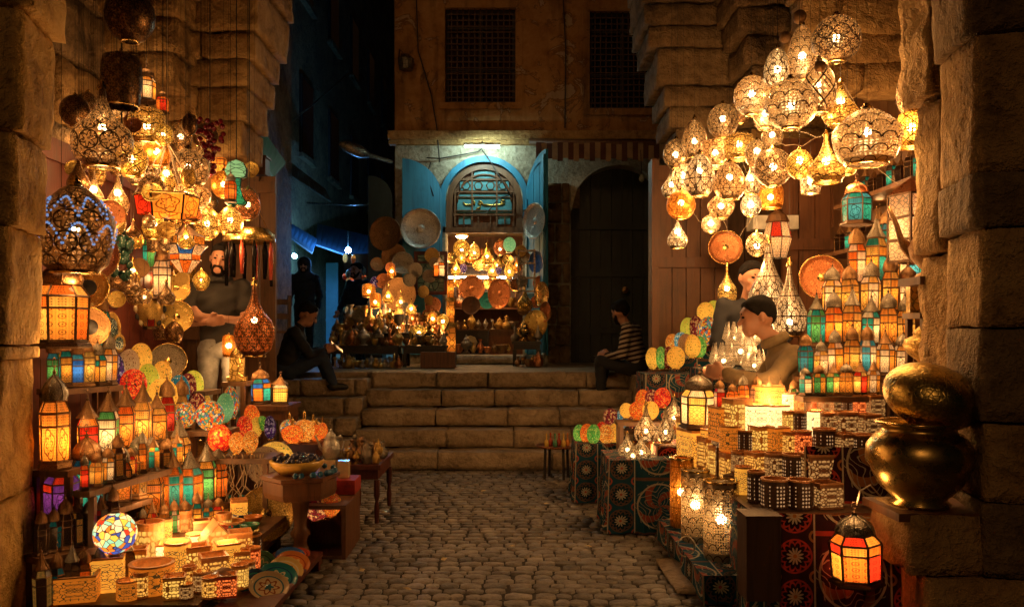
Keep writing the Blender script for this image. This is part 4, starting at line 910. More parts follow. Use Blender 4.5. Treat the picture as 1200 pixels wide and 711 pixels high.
# hanging lamps of the left stall
G = 'hanging lamps of the left stall'
for a in (('large flared brass lamp with pierced medallions at upper left', 120, 150, 68, 92, 'flare', 'sh_flow', 4.75, 1), ('small gold onion lamp right of the large flared lamp', 154, 186, 38, 42, 'disc', 'sh_gold', 4.9, 1), ('brown domed drum lamp above the small gold onion lamp', 172, 148, 42, 42, 'drum', 'sh_band', 5.3, 1),
          ('tall unlit carved bronze cylinder lamp near the stone wall', 142, 94, 46, 62, 'drum', 'sh_dark', 5.1, 0), ('dark carved bronze globe at the top left', 152, 18, 56, 62, 'globe', 'sh_dark', 5.2, 0), ('amber pierced bowl right of the brown drum lamp', 184, 178, 32, 34, 'bowl', 'sh_amber', 5.4, 1),
          ('small brass bell lamp under the amber bowl', 195, 203, 22, 44, 'bell', 'sh_band', 5.5, 1), ('wide brass bowl lamp with bright bulbs at left', 220, 196, 50, 44, 'bowl', 'sh_fine', 5.7, 1), ('wide shallow amber bowl lamp under the bright brass bowl', 218, 228, 56, 36, 'bowl', 'sh_fine', 5.8, 1), ('narrow brass egg lamp beside the red bead cluster', 235, 190, 22, 40, 'egg', 'sh_flow', 6.0, 1),
          ('amber crackle globe between red beads and green glass lamp', 262, 216, 28, 32, 'globe', 'sh_amber', 6.1, 1), ('dark globe lamp with coloured dots below the green glass lamp', 290, 240, 30, 36, 'globe', 'sh_red', 6.2, 1), ('gold globe lamp with bright band over the crossed-arms man', 243, 262, 30, 38, 'globe', 'sh_band', 6.1, 1), ('gold bowl lamp right above the crossed-arms man', 270, 258, 30, 34, 'bowl', 'sh_band', 6.15, 1),
          ('brass goblet lamp left of the red hexagonal ring', 138, 226, 26, 48, 'bell', 'sh_fine', 5.0, 1), ('brass goblet lamp above the blue jewelled lamp', 110, 222, 24, 46, 'bell', 'sh_fine', 4.9, 1), ('big dark bronze lamp with conical top right of the crossed-arms man', 298, 375, 46, 84, 'flare', 'sh_red', 6.0, 1), ('small cone lamp glowing on the red panelling', 155, 318, 18, 30, 'bell', 'sh_gold', 5.9, 1),
          ('squat brass lamp above the red hexagonal ring', 178, 218, 30, 34, 'disc', 'sh_flow', 5.2, 0), ('small orange glass lamp behind the standing man', 268, 405, 15, 26, 'drum', 'sh_amber', 6.3, 1), ('plain brass dome in the shadow of the flared lamp', 88, 130, 34, 36, 'globe', 'sh_dark', 5.0, 0), ('gold pierced lamp hanging left of the standing man', 180, 262, 26, 36, 'egg', 'sh_gold', 5.6, 1), ('brass lamp hung behind the hexagonal lantern', 205, 258, 24, 40, 'egg', 'sh_band', 6.0, 1), ('pierced bronze lamp high in the left corner', 212, 160, 26, 34, 'globe', 'sh_dark', 6.0, 1), ('dim brass bowl under the corbel', 240, 158, 30, 26, 'bowl', 'sh_dark', 6.3, 0), ('dark pierced pear lamp beside the pillar', 92, 205, 26, 44, 'drop', 'sh_dark', 4.8, 0)):
    lab, px, py, wp, hp, sh_, mt, Y, lit = a
    pendant(lab, P(px, py, Y), L(wp, Y), L(hp, Y), sh_, mt, 4.62, G, bool(lit), 'bulb_far', watts=3.2, inner=.36)
# jewelled lamp
Y = 4.3; c = P(88, 268, Y); W = L(88, Y); Hh = L(104, Y)
t = pendant('large dark lamp studded with rows of blue glass jewels beside the left pillar', c, W, Hh, 'bowl', 'sh_dark', 4.62, G, True, 'bulb_far')
q = MB(); sphv = [(.5*math.sin(math.pi*i/4)*math.cos(j*math.pi/3), .5*math.sin(math.pi*i/4)*math.sin(j*math.pi/3), .5*math.cos(math.pi*i/4)) for i in range(1, 4) for j in range(6)]
def prof_r(k, z):
    for (r0, z0), (r1, z1) in zip(SHAPES[k], SHAPES[k][1:]):
        if z0 <= z <= z1: return r0+(r1-r0)*(z-z0)/(z1-z0+1e-9)
    return .1
jew = emit('blue_jewel', (.22, .38, .75), .5, False)
for i, up_ in [(a_, b_) for a_ in range(8) for b_ in (0, .30)]:
    jq = MB()
    for s in range(14):
        f = s/13; ang = 2*math.pi*i/8+(f-.5)*.75; z = .30+.22*math.sin(math.pi*f)
        for zz in (z+up_,):
            a2 = ang+(math.pi/8 if up_ else 0); r = prof_r('bowl', min(.95, zz)); jq.lathe([(.018*math.sin(math.pi*k/4), -.018*math.cos(math.pi*k/4)*W/Hh) for k in range(5)], 6, Matrix.Translation((r*math.cos(a2), r*math.sin(a2), zz)))
    jq.build('jewel_row', jew, t, True)['kind'] = 'stuff'
# red hexagonal ring chandelier
Y = 5.3; t = empty('hexagonal_chandelier', P(196, 242, Y)); tag(t, 'red and orange hexagonal ring lamp hung on cords at left', 'lamp', G)
for i in range(6):
    a = 2*math.pi*i/6+.4; q = MB(); r = L(36, Y); hgt = L(11, Y); A = (r*math.cos(a), r*math.sin(a)); B = (r*math.cos(a+math.pi/3), r*math.sin(a+math.pi/3))
    q.face([(A[0]*.9, A[1]*.9, -hgt), (B[0]*.9, B[1]*.9, -hgt), (B[0], B[1], hgt), (A[0], A[1], hgt)]); q.build('pane', m['g_red_arab'] if i in (2, 3) else m['g_amber_arab'], t)
    MB().tube([(A[0], A[1], hgt), (0, 0, .42)], .004, 4).build('cord', m['cord'], t)
MB().tube([(L(36, Y)*math.cos(i*math.pi/3+.4), L(36, Y)*math.sin(i*math.pi/3+.4), L(12, Y)) for i in range(7)], .008, 4).build('frame', m['brass_s'], t)
MB().tube([(0, 0, .42), (0, 0, 4.62-t.location.z)], .002, 4).build('hanger', m['cord'], t); glow(t, (0, 0, 0), 1, 1, .8, (1, .6, .3), .02)
# stepped hexagonal Moroccan lantern
Y = 5.9; t = empty('tiered_lantern', P(217, 320, Y)); tag(t, 'tiered star lantern with white, blue and orange panes by the standing man', 'lantern', G)
t.scale = (.74, .74, .8); glow(t, (0, 0, .2), 1, 1, .5, (1, .66, .34), .02)
for (r0, z0, r1, z1, cs) in ((.05, 0, .15, .11, ('orange', 'white')), (.15, .11, .15, .16, ('white', 'orange')), (.15, .165, .21, .24, ('blue', 'white', 'white')), (.19, .25, .19, .32, ('white', 'amber'))):
    for i in range(8):
        a = 2*math.pi*i/8; b2 = 2*math.pi*(i+1)/8
        MB().face([(r0*math.cos(a), r0*math.sin(a), z0), (r0*math.cos(b2), r0*math.sin(b2), z0), (r1*math.cos(b2), r1*math.sin(b2), z1), (r1*math.cos(a), r1*math.sin(a), z1)]).build('pane', m['g_%s_arab' % cs[i % len(cs)]], t)
MB().lathe([(.2, .32), (.12, .36), (.04, .42), (.02, .5)], 8).lathe([(.155, .105), (.165, .11), (.155, .115)], 8).lathe([(.215, .24), (.225, .245), (.19, .255)], 8).build('frame', m['iron'], t); MB().tube([(0, 0, .5), (0, 0, (4.62-t.location.z)/.8)], .002, 4).build('cord', m['black'], t)
# brass ring with hanging tassel tubes
Y = 6.4; t = empty('tassel_chandelier', P(292, 283, Y)); tag(t, 'brass ring chandelier with hanging orange glass tubes', 'lamp', G)
MB().lathe([(.14, .10), (.19, .06), (.2, 0), (.17, -.01), (.12, .05), (.14, .10)], 20).build('ring', m['brass'], t, True)
for i in range(12): a = 2*math.pi*i/12; MB().tube([(.17*math.cos(a), .17*math.sin(a), 0), (.17*math.cos(a), .17*math.sin(a), -.08), (.17*math.cos(a), .17*math.sin(a), -.3-.05*math.sin(i*2))], [.006, .02, .012], 6).build('glass_tube', m['g_orange_vine'] if i % 3 else m['c_red'], t, True)
MB().tube([(0, 0, .4), (0, 0, 4.62-t.location.z)], .004, 4).build('cord', m['black'], t)
for i in range(3): MB().tube([(.15*math.cos(i*2.1), .15*math.sin(i*2.1), .08), (0, 0, .4)], .003, 4).build('chain', m['brass_s'], t)
# red bead cluster
Y = 6.0; t = empty('bead_cluster', P(246, 205, Y)); tag(t, 'hanging cluster of dark red glass beads under the left corbel', 'ornament'); q = MB(); rr = random.Random(5)
for i in range(70):
    z = rr.random(); r = (.02+.11*z)*math.sqrt(rr.random()); a = rr.uniform(0, 6.3); q.lathe([(.02*math.sin(math.pi*k/5), -.02*math.cos(math.pi*k/5)) for k in range(6)], 7, Matrix.Translation((r*math.cos(a), r*math.sin(a), .4*z)))
o = q.build('beads', plain('red_glass_beads', (.14, .004, .012), .1), t, True); o['kind'] = 'stuff'; MB().tube([(0, 0, .38), (0, 0, 4.62-t.location.z)], .004, 4).build('cord', m['black'], t)
# green glass lamp
Y = 6.1; t = empty('glass_lamp', P(277, 241, Y)); tag(t, 'green glass lamp with pale mushroom top under the left corbel', 'lamp', G)
k_ = L(1, Y); glow(t, (0, 0, 40*k_), 1, 1, .25, (1, .8, .5), .012); glow(t, (0, 0, 14*k_), 1, 1, .08, (1, .8, .5), .01); MB().lathe([(10*k_, 0), (13*k_, 3*k_), (8*k_, 10*k_), (5*k_, 20*k_), (6*k_, 32*k_)], 18).build('stem', glass('green_glass_lit', (.05, .45, .28), .55, 'vine'), t, True); MB().lathe([(6*k_, 32*k_), (12*k_, 34*k_), (13*k_, 42*k_), (9*k_, 50*k_), (0, 54*k_)], 18).build('shade', glass('pale_green_glass_lit', (.35, .7, .4), .75, 'vine'), t, True); MB().tube([(0, 0, 53*k_), (0, 0, 4.62-t.location.z)], .004, 4).build('cord', m['black'], t)
for px, py, sx in ((142, 285, 1), (143, 312, 2)):
    Y = 5.3; t = empty('glass_cluster', P(px, py, Y)); tag(t, '%s dark green glass cluster hanging by the copper plates' % ('upper' if sx == 1 else 'lower'), 'ornament', 'green glass clusters'); q = MB(); rr = random.Random(sx)
    for i in range(26): a = rr.uniform(0, 6.3); z = rr.uniform(-.07, .07); r = .06*math.sqrt(max(.05, 1-(z/.075)**2)); q.lathe([(.024*math.sin(math.pi*k/4), -.03*math.cos(math.pi*k/4)) for k in range(5)], 6, Matrix.Translation((r*math.cos(a), r*math.sin(a), z)))
    o = q.build('glass_drops', plain('dark_green_glass', (.02, .06, .045), .08), t, True); o['kind'] = 'stuff'; MB().tube([(0, 0, .05), (0, 0, 4.62-t.location.z)], .003, 4).build('cord', m['black'], t)
# plates on the left side
for lab, px, py, d, mt, Y, fc, hole in (('copper plate half hidden behind the blue jewelled lamp', 108, 300, 60, 'copper', 4.75, (.35, -1, .1), 0), ('gold plate with dark centre under the copper plate', 103, 337, 48, 'brass_s', 4.65, (.3, -1, .05), 1), ('dark brass plate with black centre above the domed lanterns', 105, 383, 46, 'bronze', 4.7, (.3, -1, 0), 1), ('small copper plate right of the blue jewelled lamp', 128, 252, 36, 'copper', 4.9, (.5, -1, .1), 0),
      ('greenish brass plate behind the lattice cylinder lantern', 206, 338, 32, 'brass_h', 6.1, (.4, -1, .3), 0), ('greenish brass plate left of the standing man', 207, 371, 38, 'brass_h', 6.0, (.3, -1, .15), 0), ('large engraved pewter tray leaning beside the mosaic lamps', 197, 423, 42, 'tin', 5.9, (.3, -1, .25), 0),
      ('dark round tray standing behind the low lanterns', 182, 505, 46, 'bronze', 5.35, (.35, -1, .2), 0), ('brass tray reflecting lights behind the cone-topped lanterns', 226, 541, 52, 'brass', 5.3, (.3, -1, .25), 0), ('big engraved brass tray leaning beside the bead table', 312, 602, 64, 'brass', 4.95, (.25, -1, .35), 0)):
    tray(lab, P(px, py, Y), L(d, Y), mt, fc, 'brass_s', group='round trays of the left stall', hole=bool(hole))
# mirrors and mask on the red wall
for lab, px, py, wp, hp, Y in (('oval mirror in dark red frame on the red panelling', 133, 351, 16, 26, 5.6), ('oval mirror in carved bone frame on the red panelling', 131, 388, 20, 46, 5.5), ('small round gold mirror under the carved one', 140, 402, 13, 22, 5.45)):
    t = empty('mirror', P(px, py, Y), .5, (L(wp, Y), .05, L(hp, Y))); tag(t, lab, 'mirror')
    put('mirror_frame', lambda: MB().tube([(.42*math.cos(i*math.pi/10), 0, .42*math.sin(i*math.pi/10)) for i in range(21)], .09, 6), 'frame', m['brass'] if 'gold' in lab or 'bone' in lab else m['wood_red'], t); put('mirror_glass', lambda: MB().raw([(.42*math.cos(i*math.pi/10), 0, .42*math.sin(i*math.pi/10)) for i in range(20)], [tuple(range(20))]), 'glass', plain('mirror_glass', (.5, .6, .6), .08, 1., .05), t)
Y = 5.9; t = empty('wall_mask', P(176, 362, Y)); t.rotation_euler = (0, 0, .4); t.scale = (L(30, Y), .1, L(40, Y)); tag(t, 'carved striped mask with round face on the red panelling', 'mask')
MB().lathe([(0, .5), (.3, .4), (.45, .1), (.5, 0)], 18, Matrix.Rotation(R(90), 4, 'X')).build('face', m['brass'], t, True)
for i in range(14): a = 2*math.pi*i/14; MB().lathe([(0, -.12), (.09, -.05), (.09, .05), (0, .12)], 6, Matrix.Translation((.5*math.cos(a), 0, .5*math.sin(a)))).build('feather', m['c_cream'] if i % 2 else m['black'], t)
# brass lantern-shaped box
Y = 6.2; k_ = L(1, Y); t = empty('brass_shrine', P(278, 446, Y), .2); tag(t, 'gold shrine-shaped brass lantern standing left of the blue lantern', 'lantern')
MB().box(-11*k_, 11*k_, -9*k_, 9*k_, 0, 5*k_).build('plinth', m['brass'], t); MB().box(-8*k_, 8*k_, -7*k_, 7*k_, 5*k_, 27*k_).build('body', m['brass'], t); MB().lathe([(8*k_, 27*k_), (8*k_, 32*k_), (4*k_, 38*k_), (1*k_, 40*k_), (0, 44*k_)], 14).build('dome', m['brass'], t, True)
shelf('wooden stand under the gold shrine lantern', [P(272, 446.4, 6.2), P(286, 446.4, 6.2)], .2)
# mosaic lamps, left
EG = 'mosaic lamps of the left stall'
for lab, px, py, wp, hp, mo, Y in (('black beaded egg lamp at the left end of the mosaic lamps', 136, 452, 22, 40, 'violet', 5.3), ('pale brown spotted egg lamp at the back of the mosaic lamps', 149, 445, 24, 36, 'pale', 5.6), ('yellow spotted egg lamp topmost at the back', 163, 440, 26, 38, 'yellow', 5.7), ('big red mosaic egg lamp at left', 158, 470, 30, 38, 'red', 5.25),
      ('lime dotted egg lamp behind the big yellow one', 177, 468, 24, 42, 'lime', 5.45), ('small yellow egg lamp at the back centre', 190, 455, 22, 32, 'yellow', 5.7), ('biggest yellow dotted egg lamp in the middle', 191, 485, 34, 42, 'yellow', 5.2), ('blue egg lamp with cream dots', 210, 479, 24, 40, 'bluedot', 5.35), ('brown-red mosaic egg lamp behind the blue one', 219, 475, 20, 38, 'maroon', 5.5), ('lime and green egg lamp at the back right', 226, 470, 24, 36, 'lime', 5.6),
      ('small multicoloured egg lamp below the blue one', 217, 501, 24, 30, 'multi', 5.1), ('dark mosaic egg lamp behind the multicoloured one', 232, 492, 18, 32, 'maroon', 5.4), ('yellow egg lamp beside the trouser leg', 238, 487, 18, 28, 'yellow', 5.6), ('red egg lamp with multicoloured flecks', 247, 505, 32, 36, 'multi', 5.1), ('mint green egg lamp behind the red flecked one', 263, 496, 20, 36, 'mint', 5.3), ('brown and gold mosaic egg lamp at the right end', 272, 491, 18, 38, 'multi', 5.5),
      ('orange-red egg lamp over the cable tangle', 259, 531, 28, 34, 'red', 5.05), ('small yellow egg lamp over the cable tangle', 277, 532, 17, 26, 'amber', 5.0), ('yellow egg lamp right of the small yellow one over the cables', 292, 532, 18, 28, 'amber', 5.05), ('red-orange egg lamp behind the two yellow ones', 287, 513, 18, 26, 'red', 5.3), ('orange egg lamp leaning behind the red one', 296, 500, 18, 26, 'orange', 5.5), ('small green egg lamp at the far right of the cables', 308, 505, 13, 18, 'green', 5.4), ('violet and silver egg lamp right of the cables', 317, 515, 14, 28, 'violet', 5.4), ('pale yellow egg lamp beside the small green one', 301, 512, 15, 24, 'yellow', 5.4)):
    p = P(px, py, Y); shade_egg(lab, p, L(wp, Y), L(hp, Y), mo, EG, (random.uniform(-.1, .1), random.uniform(-.1, .1)))
shelf('wooden ledge under the red and yellow mosaic lamps at left', [P(140, 472, 5.3), P(186, 472, 5.3)], .34, zf=0); shelf('wooden ledge under the biggest yellow mosaic lamp', [P(185, 486, 5.25), P(228, 486, 5.25)], .26); shelf('wooden ledge under the red flecked mosaic lamp', [P(216, 502, 5.15), P(262, 506, 5.15)], .26); shelf('wooden ledge with cables under the orange-red mosaic lamps', [P(250, 533, 5.1), P(310, 533, 5.1)], .3); shelf('rear ledge under the farthest mosaic lamps at left', [P(150, 456, 5.65), P(240, 472, 5.6)], .24)
for i, (px, py, d, mo) in enumerate(((310, 545, 44, 'pale'), (322, 540, 46, 'yellow'))):
    Y = 5.3+.12*i; t = empty('shell_shade', P(px, py, Y), .9); t.scale = (L(d, Y),)*3; t.rotation_euler = (R(78), 0, R(35)); tag(t, ('pale spotted dome shade standing on edge by the cables', 'yellow lit dome shade standing behind the pale one')[i], 'lamp shade')
    MB().lathe([(.5*math.cos(math.pi/2*q/8), .38*math.sin(math.pi/2*q/8)) for q in range(9)], 24).build('dome', m['mo_'+mo], t, True); glow(t, (0, 0, .1), L(d, Y), L(d, Y), .25 if i else .02, (1, .78, .5), .012); MB().tube([(.5*math.cos(i2*math.pi/12), .5*math.sin(i2*math.pi/12), 0) for i2 in range(25)], .015, 5).build('rim', m['wood'], t)
# tangle of cords
tg = empty('cable_tangle', P(288, 600, 5.0)); tag(tg, 'tangle of pale electric cords hanging below the mosaic lamps', 'cables')
for i in range(14):
    x0 = 262+i*3.6; Y = 4.98+.02*(i % 3); rr = random.Random(i); pts = [P(x0, 532, Y)]+[P(x0+rr.uniform(-7, 7), 545+k*12, Y+rr.uniform(-.03, .03)) for k in range(5)]+[P(x0+rr.uniform(-25, 15), 602, Y)]
    MB().tube(pts, .0035, 5).build('cord', m['cord'], tg, True).location = -Vector(tg.location)
# soapstone candle boxes bottom left: one low table, rows
table('low wooden table carrying the glowing soapstone candle boxes', X(60, 3.9), X(305, 4.75)+.02, 3.75, 5.1, .12, 'wood', thick=.03)
SG = 'glowing soapstone candle holders at lower left'
for lab, px, py, wp, hp, shp, so, Y, ry in (('open square soapstone box in the bottom left corner', 92, 708, 44, 30, 'box', 'so_plain', 3.85, .3), ('tall square soapstone box under the stained-glass ball', 122, 702, 46, 40, 'box', 'so_bright', 4.0, .3), ('round soapstone bowl with cut ovals at the bottom', 178, 709, 50, 34, 'cup', 'so_plain', 3.95, 0), ('tall soapstone cylinder with leaf lattice', 176, 668, 32, 54, 'cup', 'so_cell', 4.35, 0), ('square yellow soapstone box at the back left', 182, 642, 34, 38, 'box', 'so_bright', 4.6, .4), ('second yellow soapstone box at the back', 203, 630, 32, 36, 'box', 'so_bright', 4.75, .4), ('white-hot soapstone box in the middle', 203, 672, 34, 34, 'box', 'so_white', 4.3, .3),
      ('small white-hot soapstone cup', 228, 662, 20, 34, 'cup', 'so_white', 4.45, 0), ('glowing soapstone cylinder cup in front of the white box', 208, 693, 30, 46, 'cup', 'so_bright', 4.12, 0), ('carved square soapstone box right of the cylinder cup', 231, 693, 26, 40, 'box', 'so_cell', 4.15, .5), ('glowing house-shaped soapstone lamp in the middle', 253, 668, 34, 50, 'house', 'so_cell', 4.4, .5), ('round soapstone cup behind the house-shaped lamp', 272, 655, 28, 40, 'cup', 'so_cell', 4.6, 0), ('brown soapstone box at the right of the house', 281, 672, 26, 40, 'box', 'so_fine', 4.4, .4), ('tall square soapstone box with vertical cuts', 266, 692, 26, 40, 'box', 'so_bright', 4.2, .5),
      ('dark soapstone box behind the carved shell', 250, 700, 30, 36, 'box', 'so_fine', 4.05, .5), ('low soapstone cup beside the white box', 246, 680, 30, 26, 'cup', 'so_plain', 4.3, 0), ('soapstone cup with red carving at back', 225, 632, 24, 30, 'box', 'so_red', 4.75, .3), ('carved soapstone cup under the brass tray', 291, 650, 24, 36, 'cup', 'so_fine', 4.6, 0), ('small dark soapstone cup at right end', 297, 665, 18, 30, 'cup', 'so_dark', 4.5, 0), ('soapstone house with red roof cuts at the back', 244, 640, 26, 36, 'house', 'so_red', 4.7, .4), ('small soapstone box left of the tall cylinder', 150, 676, 26, 34, 'box', 'so_fine', 4.35, .4), ('dim soapstone box beside the stained-glass ball', 160, 690, 24, 40, 'box', 'so_cell', 4.1, .3), ('tiny soapstone cup in front of the cylinder cup', 222, 707, 16, 30, 'cup', 'so_fine', 3.95, 0), ('soapstone cup at the bottom beside the carved shell', 236, 709, 20, 24, 'cup', 'so_dim', 3.95, 0)):
    z = .121; candle(lab, (X(px, Y), Y, z), L(wp, Y), max(.06, L(hp, Y)), shp, so, SG, ry)
pz = Vector((X(135, 4.0), 4.0, .121+L(40, 4.0)+L(24, 4)))
t = empty('stained_glass_ball', pz); t.scale = (L(48, 4),)*3; tag(t, 'stained glass ball of red, blue and yellow pieces on a soapstone box', 'lamp'); put('lamp_ball', lambda: MB().lathe([(.5*math.sin(math.pi*i/16), -.5*math.cos(math.pi*i/16)) for i in range(17)], 26), 'ball', m['mo_stained'], t); glow(t, (0, 0, 0), L(48, 4), L(48, 4), .5, (1, .78, .5), .015); MB().lathe([(0, .49), (.12, .5), (.1, .54), (0, .56)], 10).build('cap', m['iron'], t)
t = empty('carved_shell', (X(257, 3.95), 3.95, .12)); t.scale = (.14, .12, .12); t.rotation_euler = (.3, .3, .5); tag(t, 'openwork carved stone shell glowing at the bottom of the candle boxes', 'candle holder'); MB().lathe([(.2, 0), (.45, .2), (.5, .5), (.3, .9), (0, 1.1)], 16).build('shell', carved('soapstone_shell', (.3, .14, .06), (1, .7, .35), 1.6, 7, .13), t, True); MB().lathe([(0, 0), (.3, 0), (.24, .06), (0, .06)], 12).build('foot', m['rim'], t)
# glazed bowls
BG = 'small glazed bowls at left'; cs = ['red', 'teal', 'yellow', 'cream', 'green', 'orange', 'yellow', 'teal', 'red', 'cream', 'blue', 'yellow', 'teal', 'green', 'orange', 'red']
z = .26; rowp = []
for i, (px, py) in enumerate(((218, 612), (238, 612), (257, 604), (272, 600), (226, 603), (243, 598), (258, 594), (275, 590), (251, 617), (268, 614), (284, 610), (290, 602), (279, 625), (293, 622), (297, 613), (262, 626))):
    Y = (H-z)*F/(py-HY); rowp.append((X(px, Y), Y, z)); ware('%s glazed bowl, %s bowl counted along the rows before the brass tray' % (cs[i], ORD[i]), (X(px, Y), Y, z), L(22, Y), L(9, Y), 'bowl', 'c_'+cs[i], 'bowl', BG)
shelf('low step under the small glazed bowls', [(X(222, 4.95), 4.95, .258), (X(290, 4.95), 4.95, .258)], .9, zf=.0)
# plates in the tray at the bottom centre-left
t = table('slanted purple tray table holding the oval glazed plates', X(282, 4.15), X(352, 4.25), 3.7, 4.75, .10, 'wood_red', thick=.03, apron=False)
for i, (px, py, d, mt, Y, fc) in enumerate(((340, 668, 34, 'p_blue', 4.55, (.2, -.3, 1)), (343, 681, 40, 'p_orange', 4.4, (.35, -.45, 1)), (335, 690, 40, 'p_yellow', 4.28, (.4, -.5, 1)), (306, 676, 36, 'p_green', 4.35, (.9, -1, .25)), (325, 701, 46, 'p_teal', 4.15, (.3, -.5, 1)), (298, 702, 34, 'p_blue', 4.05, (.6, -1, .5)), (315, 712, 46, 'p_cream', 4.0, (.3, -.5, 1)), (352, 672, 22, 'p_red', 4.6, (.2, -.3, 1)))):
    z = max(.125, Z(py, Y)); tray('%s glazed plate, %s from the back on the purple tray' % (mt[2:], ORD[i]), (X(px, Y), Y, z), L(d, Y), mt, fc, group='glazed plates on the purple tray', cat='plate', name='plate')
# hexagonal bead table, basket
Y = 4.85; x0 = X(352, Y); t = empty('hexagonal_table', (x0, Y, 0)); tag(t, 'small hexagonal carved table with turned leg holding a bead basket', 'table')
MB().lathe([(0, .40), (.20, .40), (.21, .43), (.21, .50), (.23, .51), (.23, .53), (0, .53)], 6, ph=.3).build('top', m['wood_mid'], t); MB().lathe([(0, 0), (.13, 0), (.12, .03), (.05, .08), (.035, .14), (.06, .18), (.035, .22), (.05, .36), (.09, .40), (0, .40)], 14).build('leg', m['wood_mid'], t, True)
t = empty('bead_basket', (x0-.02, Y, .532)); tag(t, 'woven basket of dark glass beads on the hexagonal table', 'basket'); MB().lathe([(0, 0), (.1, 0), (.15, .05), (.16, .08), (.14, .08), (.1, .03), (0, .025)], 16).build('basket', m['c_yellow'], t, True); q = MB(); rr = random.Random(2)
for i in range(70): r = .14*math.sqrt(rr.random()); a = rr.uniform(0, 6.3); q.lathe([(.016*math.sin(math.pi*k/4), -.016*math.cos(math.pi*k/4)) for k in range(5)], 6, Matrix.Translation((r*math.cos(a), r*math.sin(a), .07+.02*rr.random()+.03*(1-r/.14))))
o = q.build('beads', plain('dark_glass_beads', (.05, .05, .09), .1, 0, .8, 40), t, True); o['kind'] = 'stuff'
q = MB()
for i in range(16): a = rr.uniform(-1.5, 1.2); q.lathe([(.018*math.sin(math.pi*k/4), -.018*math.cos(math.pi*k/4)) for k in range(5)], 6, Matrix.Translation((.2*math.cos(a), .2*math.sin(a), .018)))
t = tag(q.build('loose_beads', plain('blue_glass_beads', (.03, .12, .22), .1, 0, .6, 40), None, True, loc=(x0, Y, .532)), 'loose blue glass beads on the edge of the hexagonal table', 'beads', kind='stuff')
for lab, px, py, d, mo, Y in (('red pleated mosaic shade behind the bead basket', 345, 558, 34, 'red', 5.1), ('orange-red fan shade standing right of the bead table', 389, 590, 26, 'orange', 5.1), ('dark dotted shade hanging right of the bead table', 374, 596, 30, 'maroon', 5.05), ('small multicoloured shade by the bead basket', 366, 562, 20, 'multi', 5.2)):
    p = P(px, py, Y); shade_egg(lab, p-Vector((0, 0, L(d, Y)/2)), L(d, Y), L(d*1.1, Y), mo, 'shades round the bead table', (.3, .2))
# wooden crate below
Y = 5.0; t = empty('wooden_crate', (X(378, Y), Y+.1, 0)); tag(t, 'open wooden crate standing beside the bead table', 'crate'); a = .14
for s in (-1, 1): MB().box(a*s-.012, a*s+.012, -.16, .16, 0, .30).build('side_panel', m['wood_mid'], t)
MB().box(-a+.013, a-.013, .13, .155, 0, .3).build('back_panel', m['wood'], t); MB().box(-a+.013, a-.013, -.16, .129, 0, .02).build('bottom_panel', m['wood'], t); MB().box(-a-.014, a+.014, -.165, .16, .301, .325).build('top_panel', m['wood_mid'], t)
for s, (px, py) in enumerate(((374, 596), (389, 600))): pass
# patterned red box and card boxes
Y = 5.35; t = empty('patterned_box', (X(395, Y), Y, 0)); tag(t, 'cardboard box with red scroll pattern beside the small table', 'box')
MB().box(-.13, .13, -.1, .1, .0, .33).build('carton', m['wood_mid'], t); MB().box(-.135, .135, -.105, .105, .331, .42).build('lid', plain('red_scroll_card', (.35, .03, .02), .7, 0, .5, 30), t)
for i, px in enumerate((386, 403)): tag(MB().box(-.035, .035, -.03, .03, 0, .11).build('small_carton', m['c_cream'], None, loc=(X(px, 5.35), 5.35, .422)), ('cream', 'pale')[i]+' little carton, %s of the pair on the red scroll box' % ('left' if i == 0 else 'right'), 'box', 'little cartons')
ware('polished silver teapot on the little cartons', (X(388, 5.4), 5.4, .535), .12, .2, 'pot', 'silver', 'teapot')
# small table with dark trinkets
t = table('small red-brown table with dark brass trinkets by the stairs', X(405, 6.1), X(452, 6.1), 5.85, 6.5, .42, 'wood_red', leg=.02)
rr = random.Random(9)
for i in range(16):
    px = 407+i*2.8; Y = 5.92+.12*(i % 4); k = rr.choice(('pot', 'urn', 'vase', 'stick', 'bottle')); ware('dark brass trinket, %s from the left on the small table by the stairs' % ORD[i], (X(px, Y), Y, .421), rr.uniform(.06, .09), rr.uniform(.09, .17), k, rr.choice(('bronze', 'brass', 'bronze', 'tin')), 'trinket', 'brass trinkets on the small table', name='trinket')
# red stand with orange glass lamps near stairs
t = table('red painted stand with orange glass lamps near the stairs', X(335, 5.9), X(382, 5.9), 5.65, 6.15, Z(515, 5.9), 'wood_red', leg=.025)
for i, (px, py, wp, hp, mo) in enumerate(((343, 508, 26, 18, 'orange'), (357, 500, 24, 22, 'amber'), (371, 498, 20, 16, 'orange'), (356, 516, 26, 20, 'pale'), (378, 505, 12, 16, 'orange'), (339, 497, 22, 18, 'multi'), (367, 512, 22, 16, 'amber'))):
    Y = 5.7+.06*i; z = Z(515, 5.9)+.001; o = shade_egg('%s glass lamp with brass finial, %s of those on the red stand' % (dict(orange='orange', amber='amber', pale='pale brown', multi='multicoloured')[mo], ORD[i]), (X(px, Y), Y, z), L(wp, Y), L(hp, Y)*1.2, mo, 'glass lamps on the red stand'); put('egg_finial', lambda: MB().lathe([(0, 1.0), (.14, 1.0), (.06, 1.1), (.1, 1.2), (.03, 1.35), (0, 1.45)], 8), 'finial', m['brass_s'], o)
table('wooden stand under the blue and white lanterns near the stairs', X(296, 6.3), X(345, 6.3), 6.1, 6.5, Z(473.5, 6.25), 'wood_mid', leg=.03)
for i in range(5):
    Y = 6.05; tag(MB().box(-.02, .02, -.02, .02, 0, .10).build('drawer_knob_box', m['c_orange'], None, loc=(X(346+i*9, Y), Y-.4, Z(540+3*(i % 2), 5.65))), '', 'box') if False else None

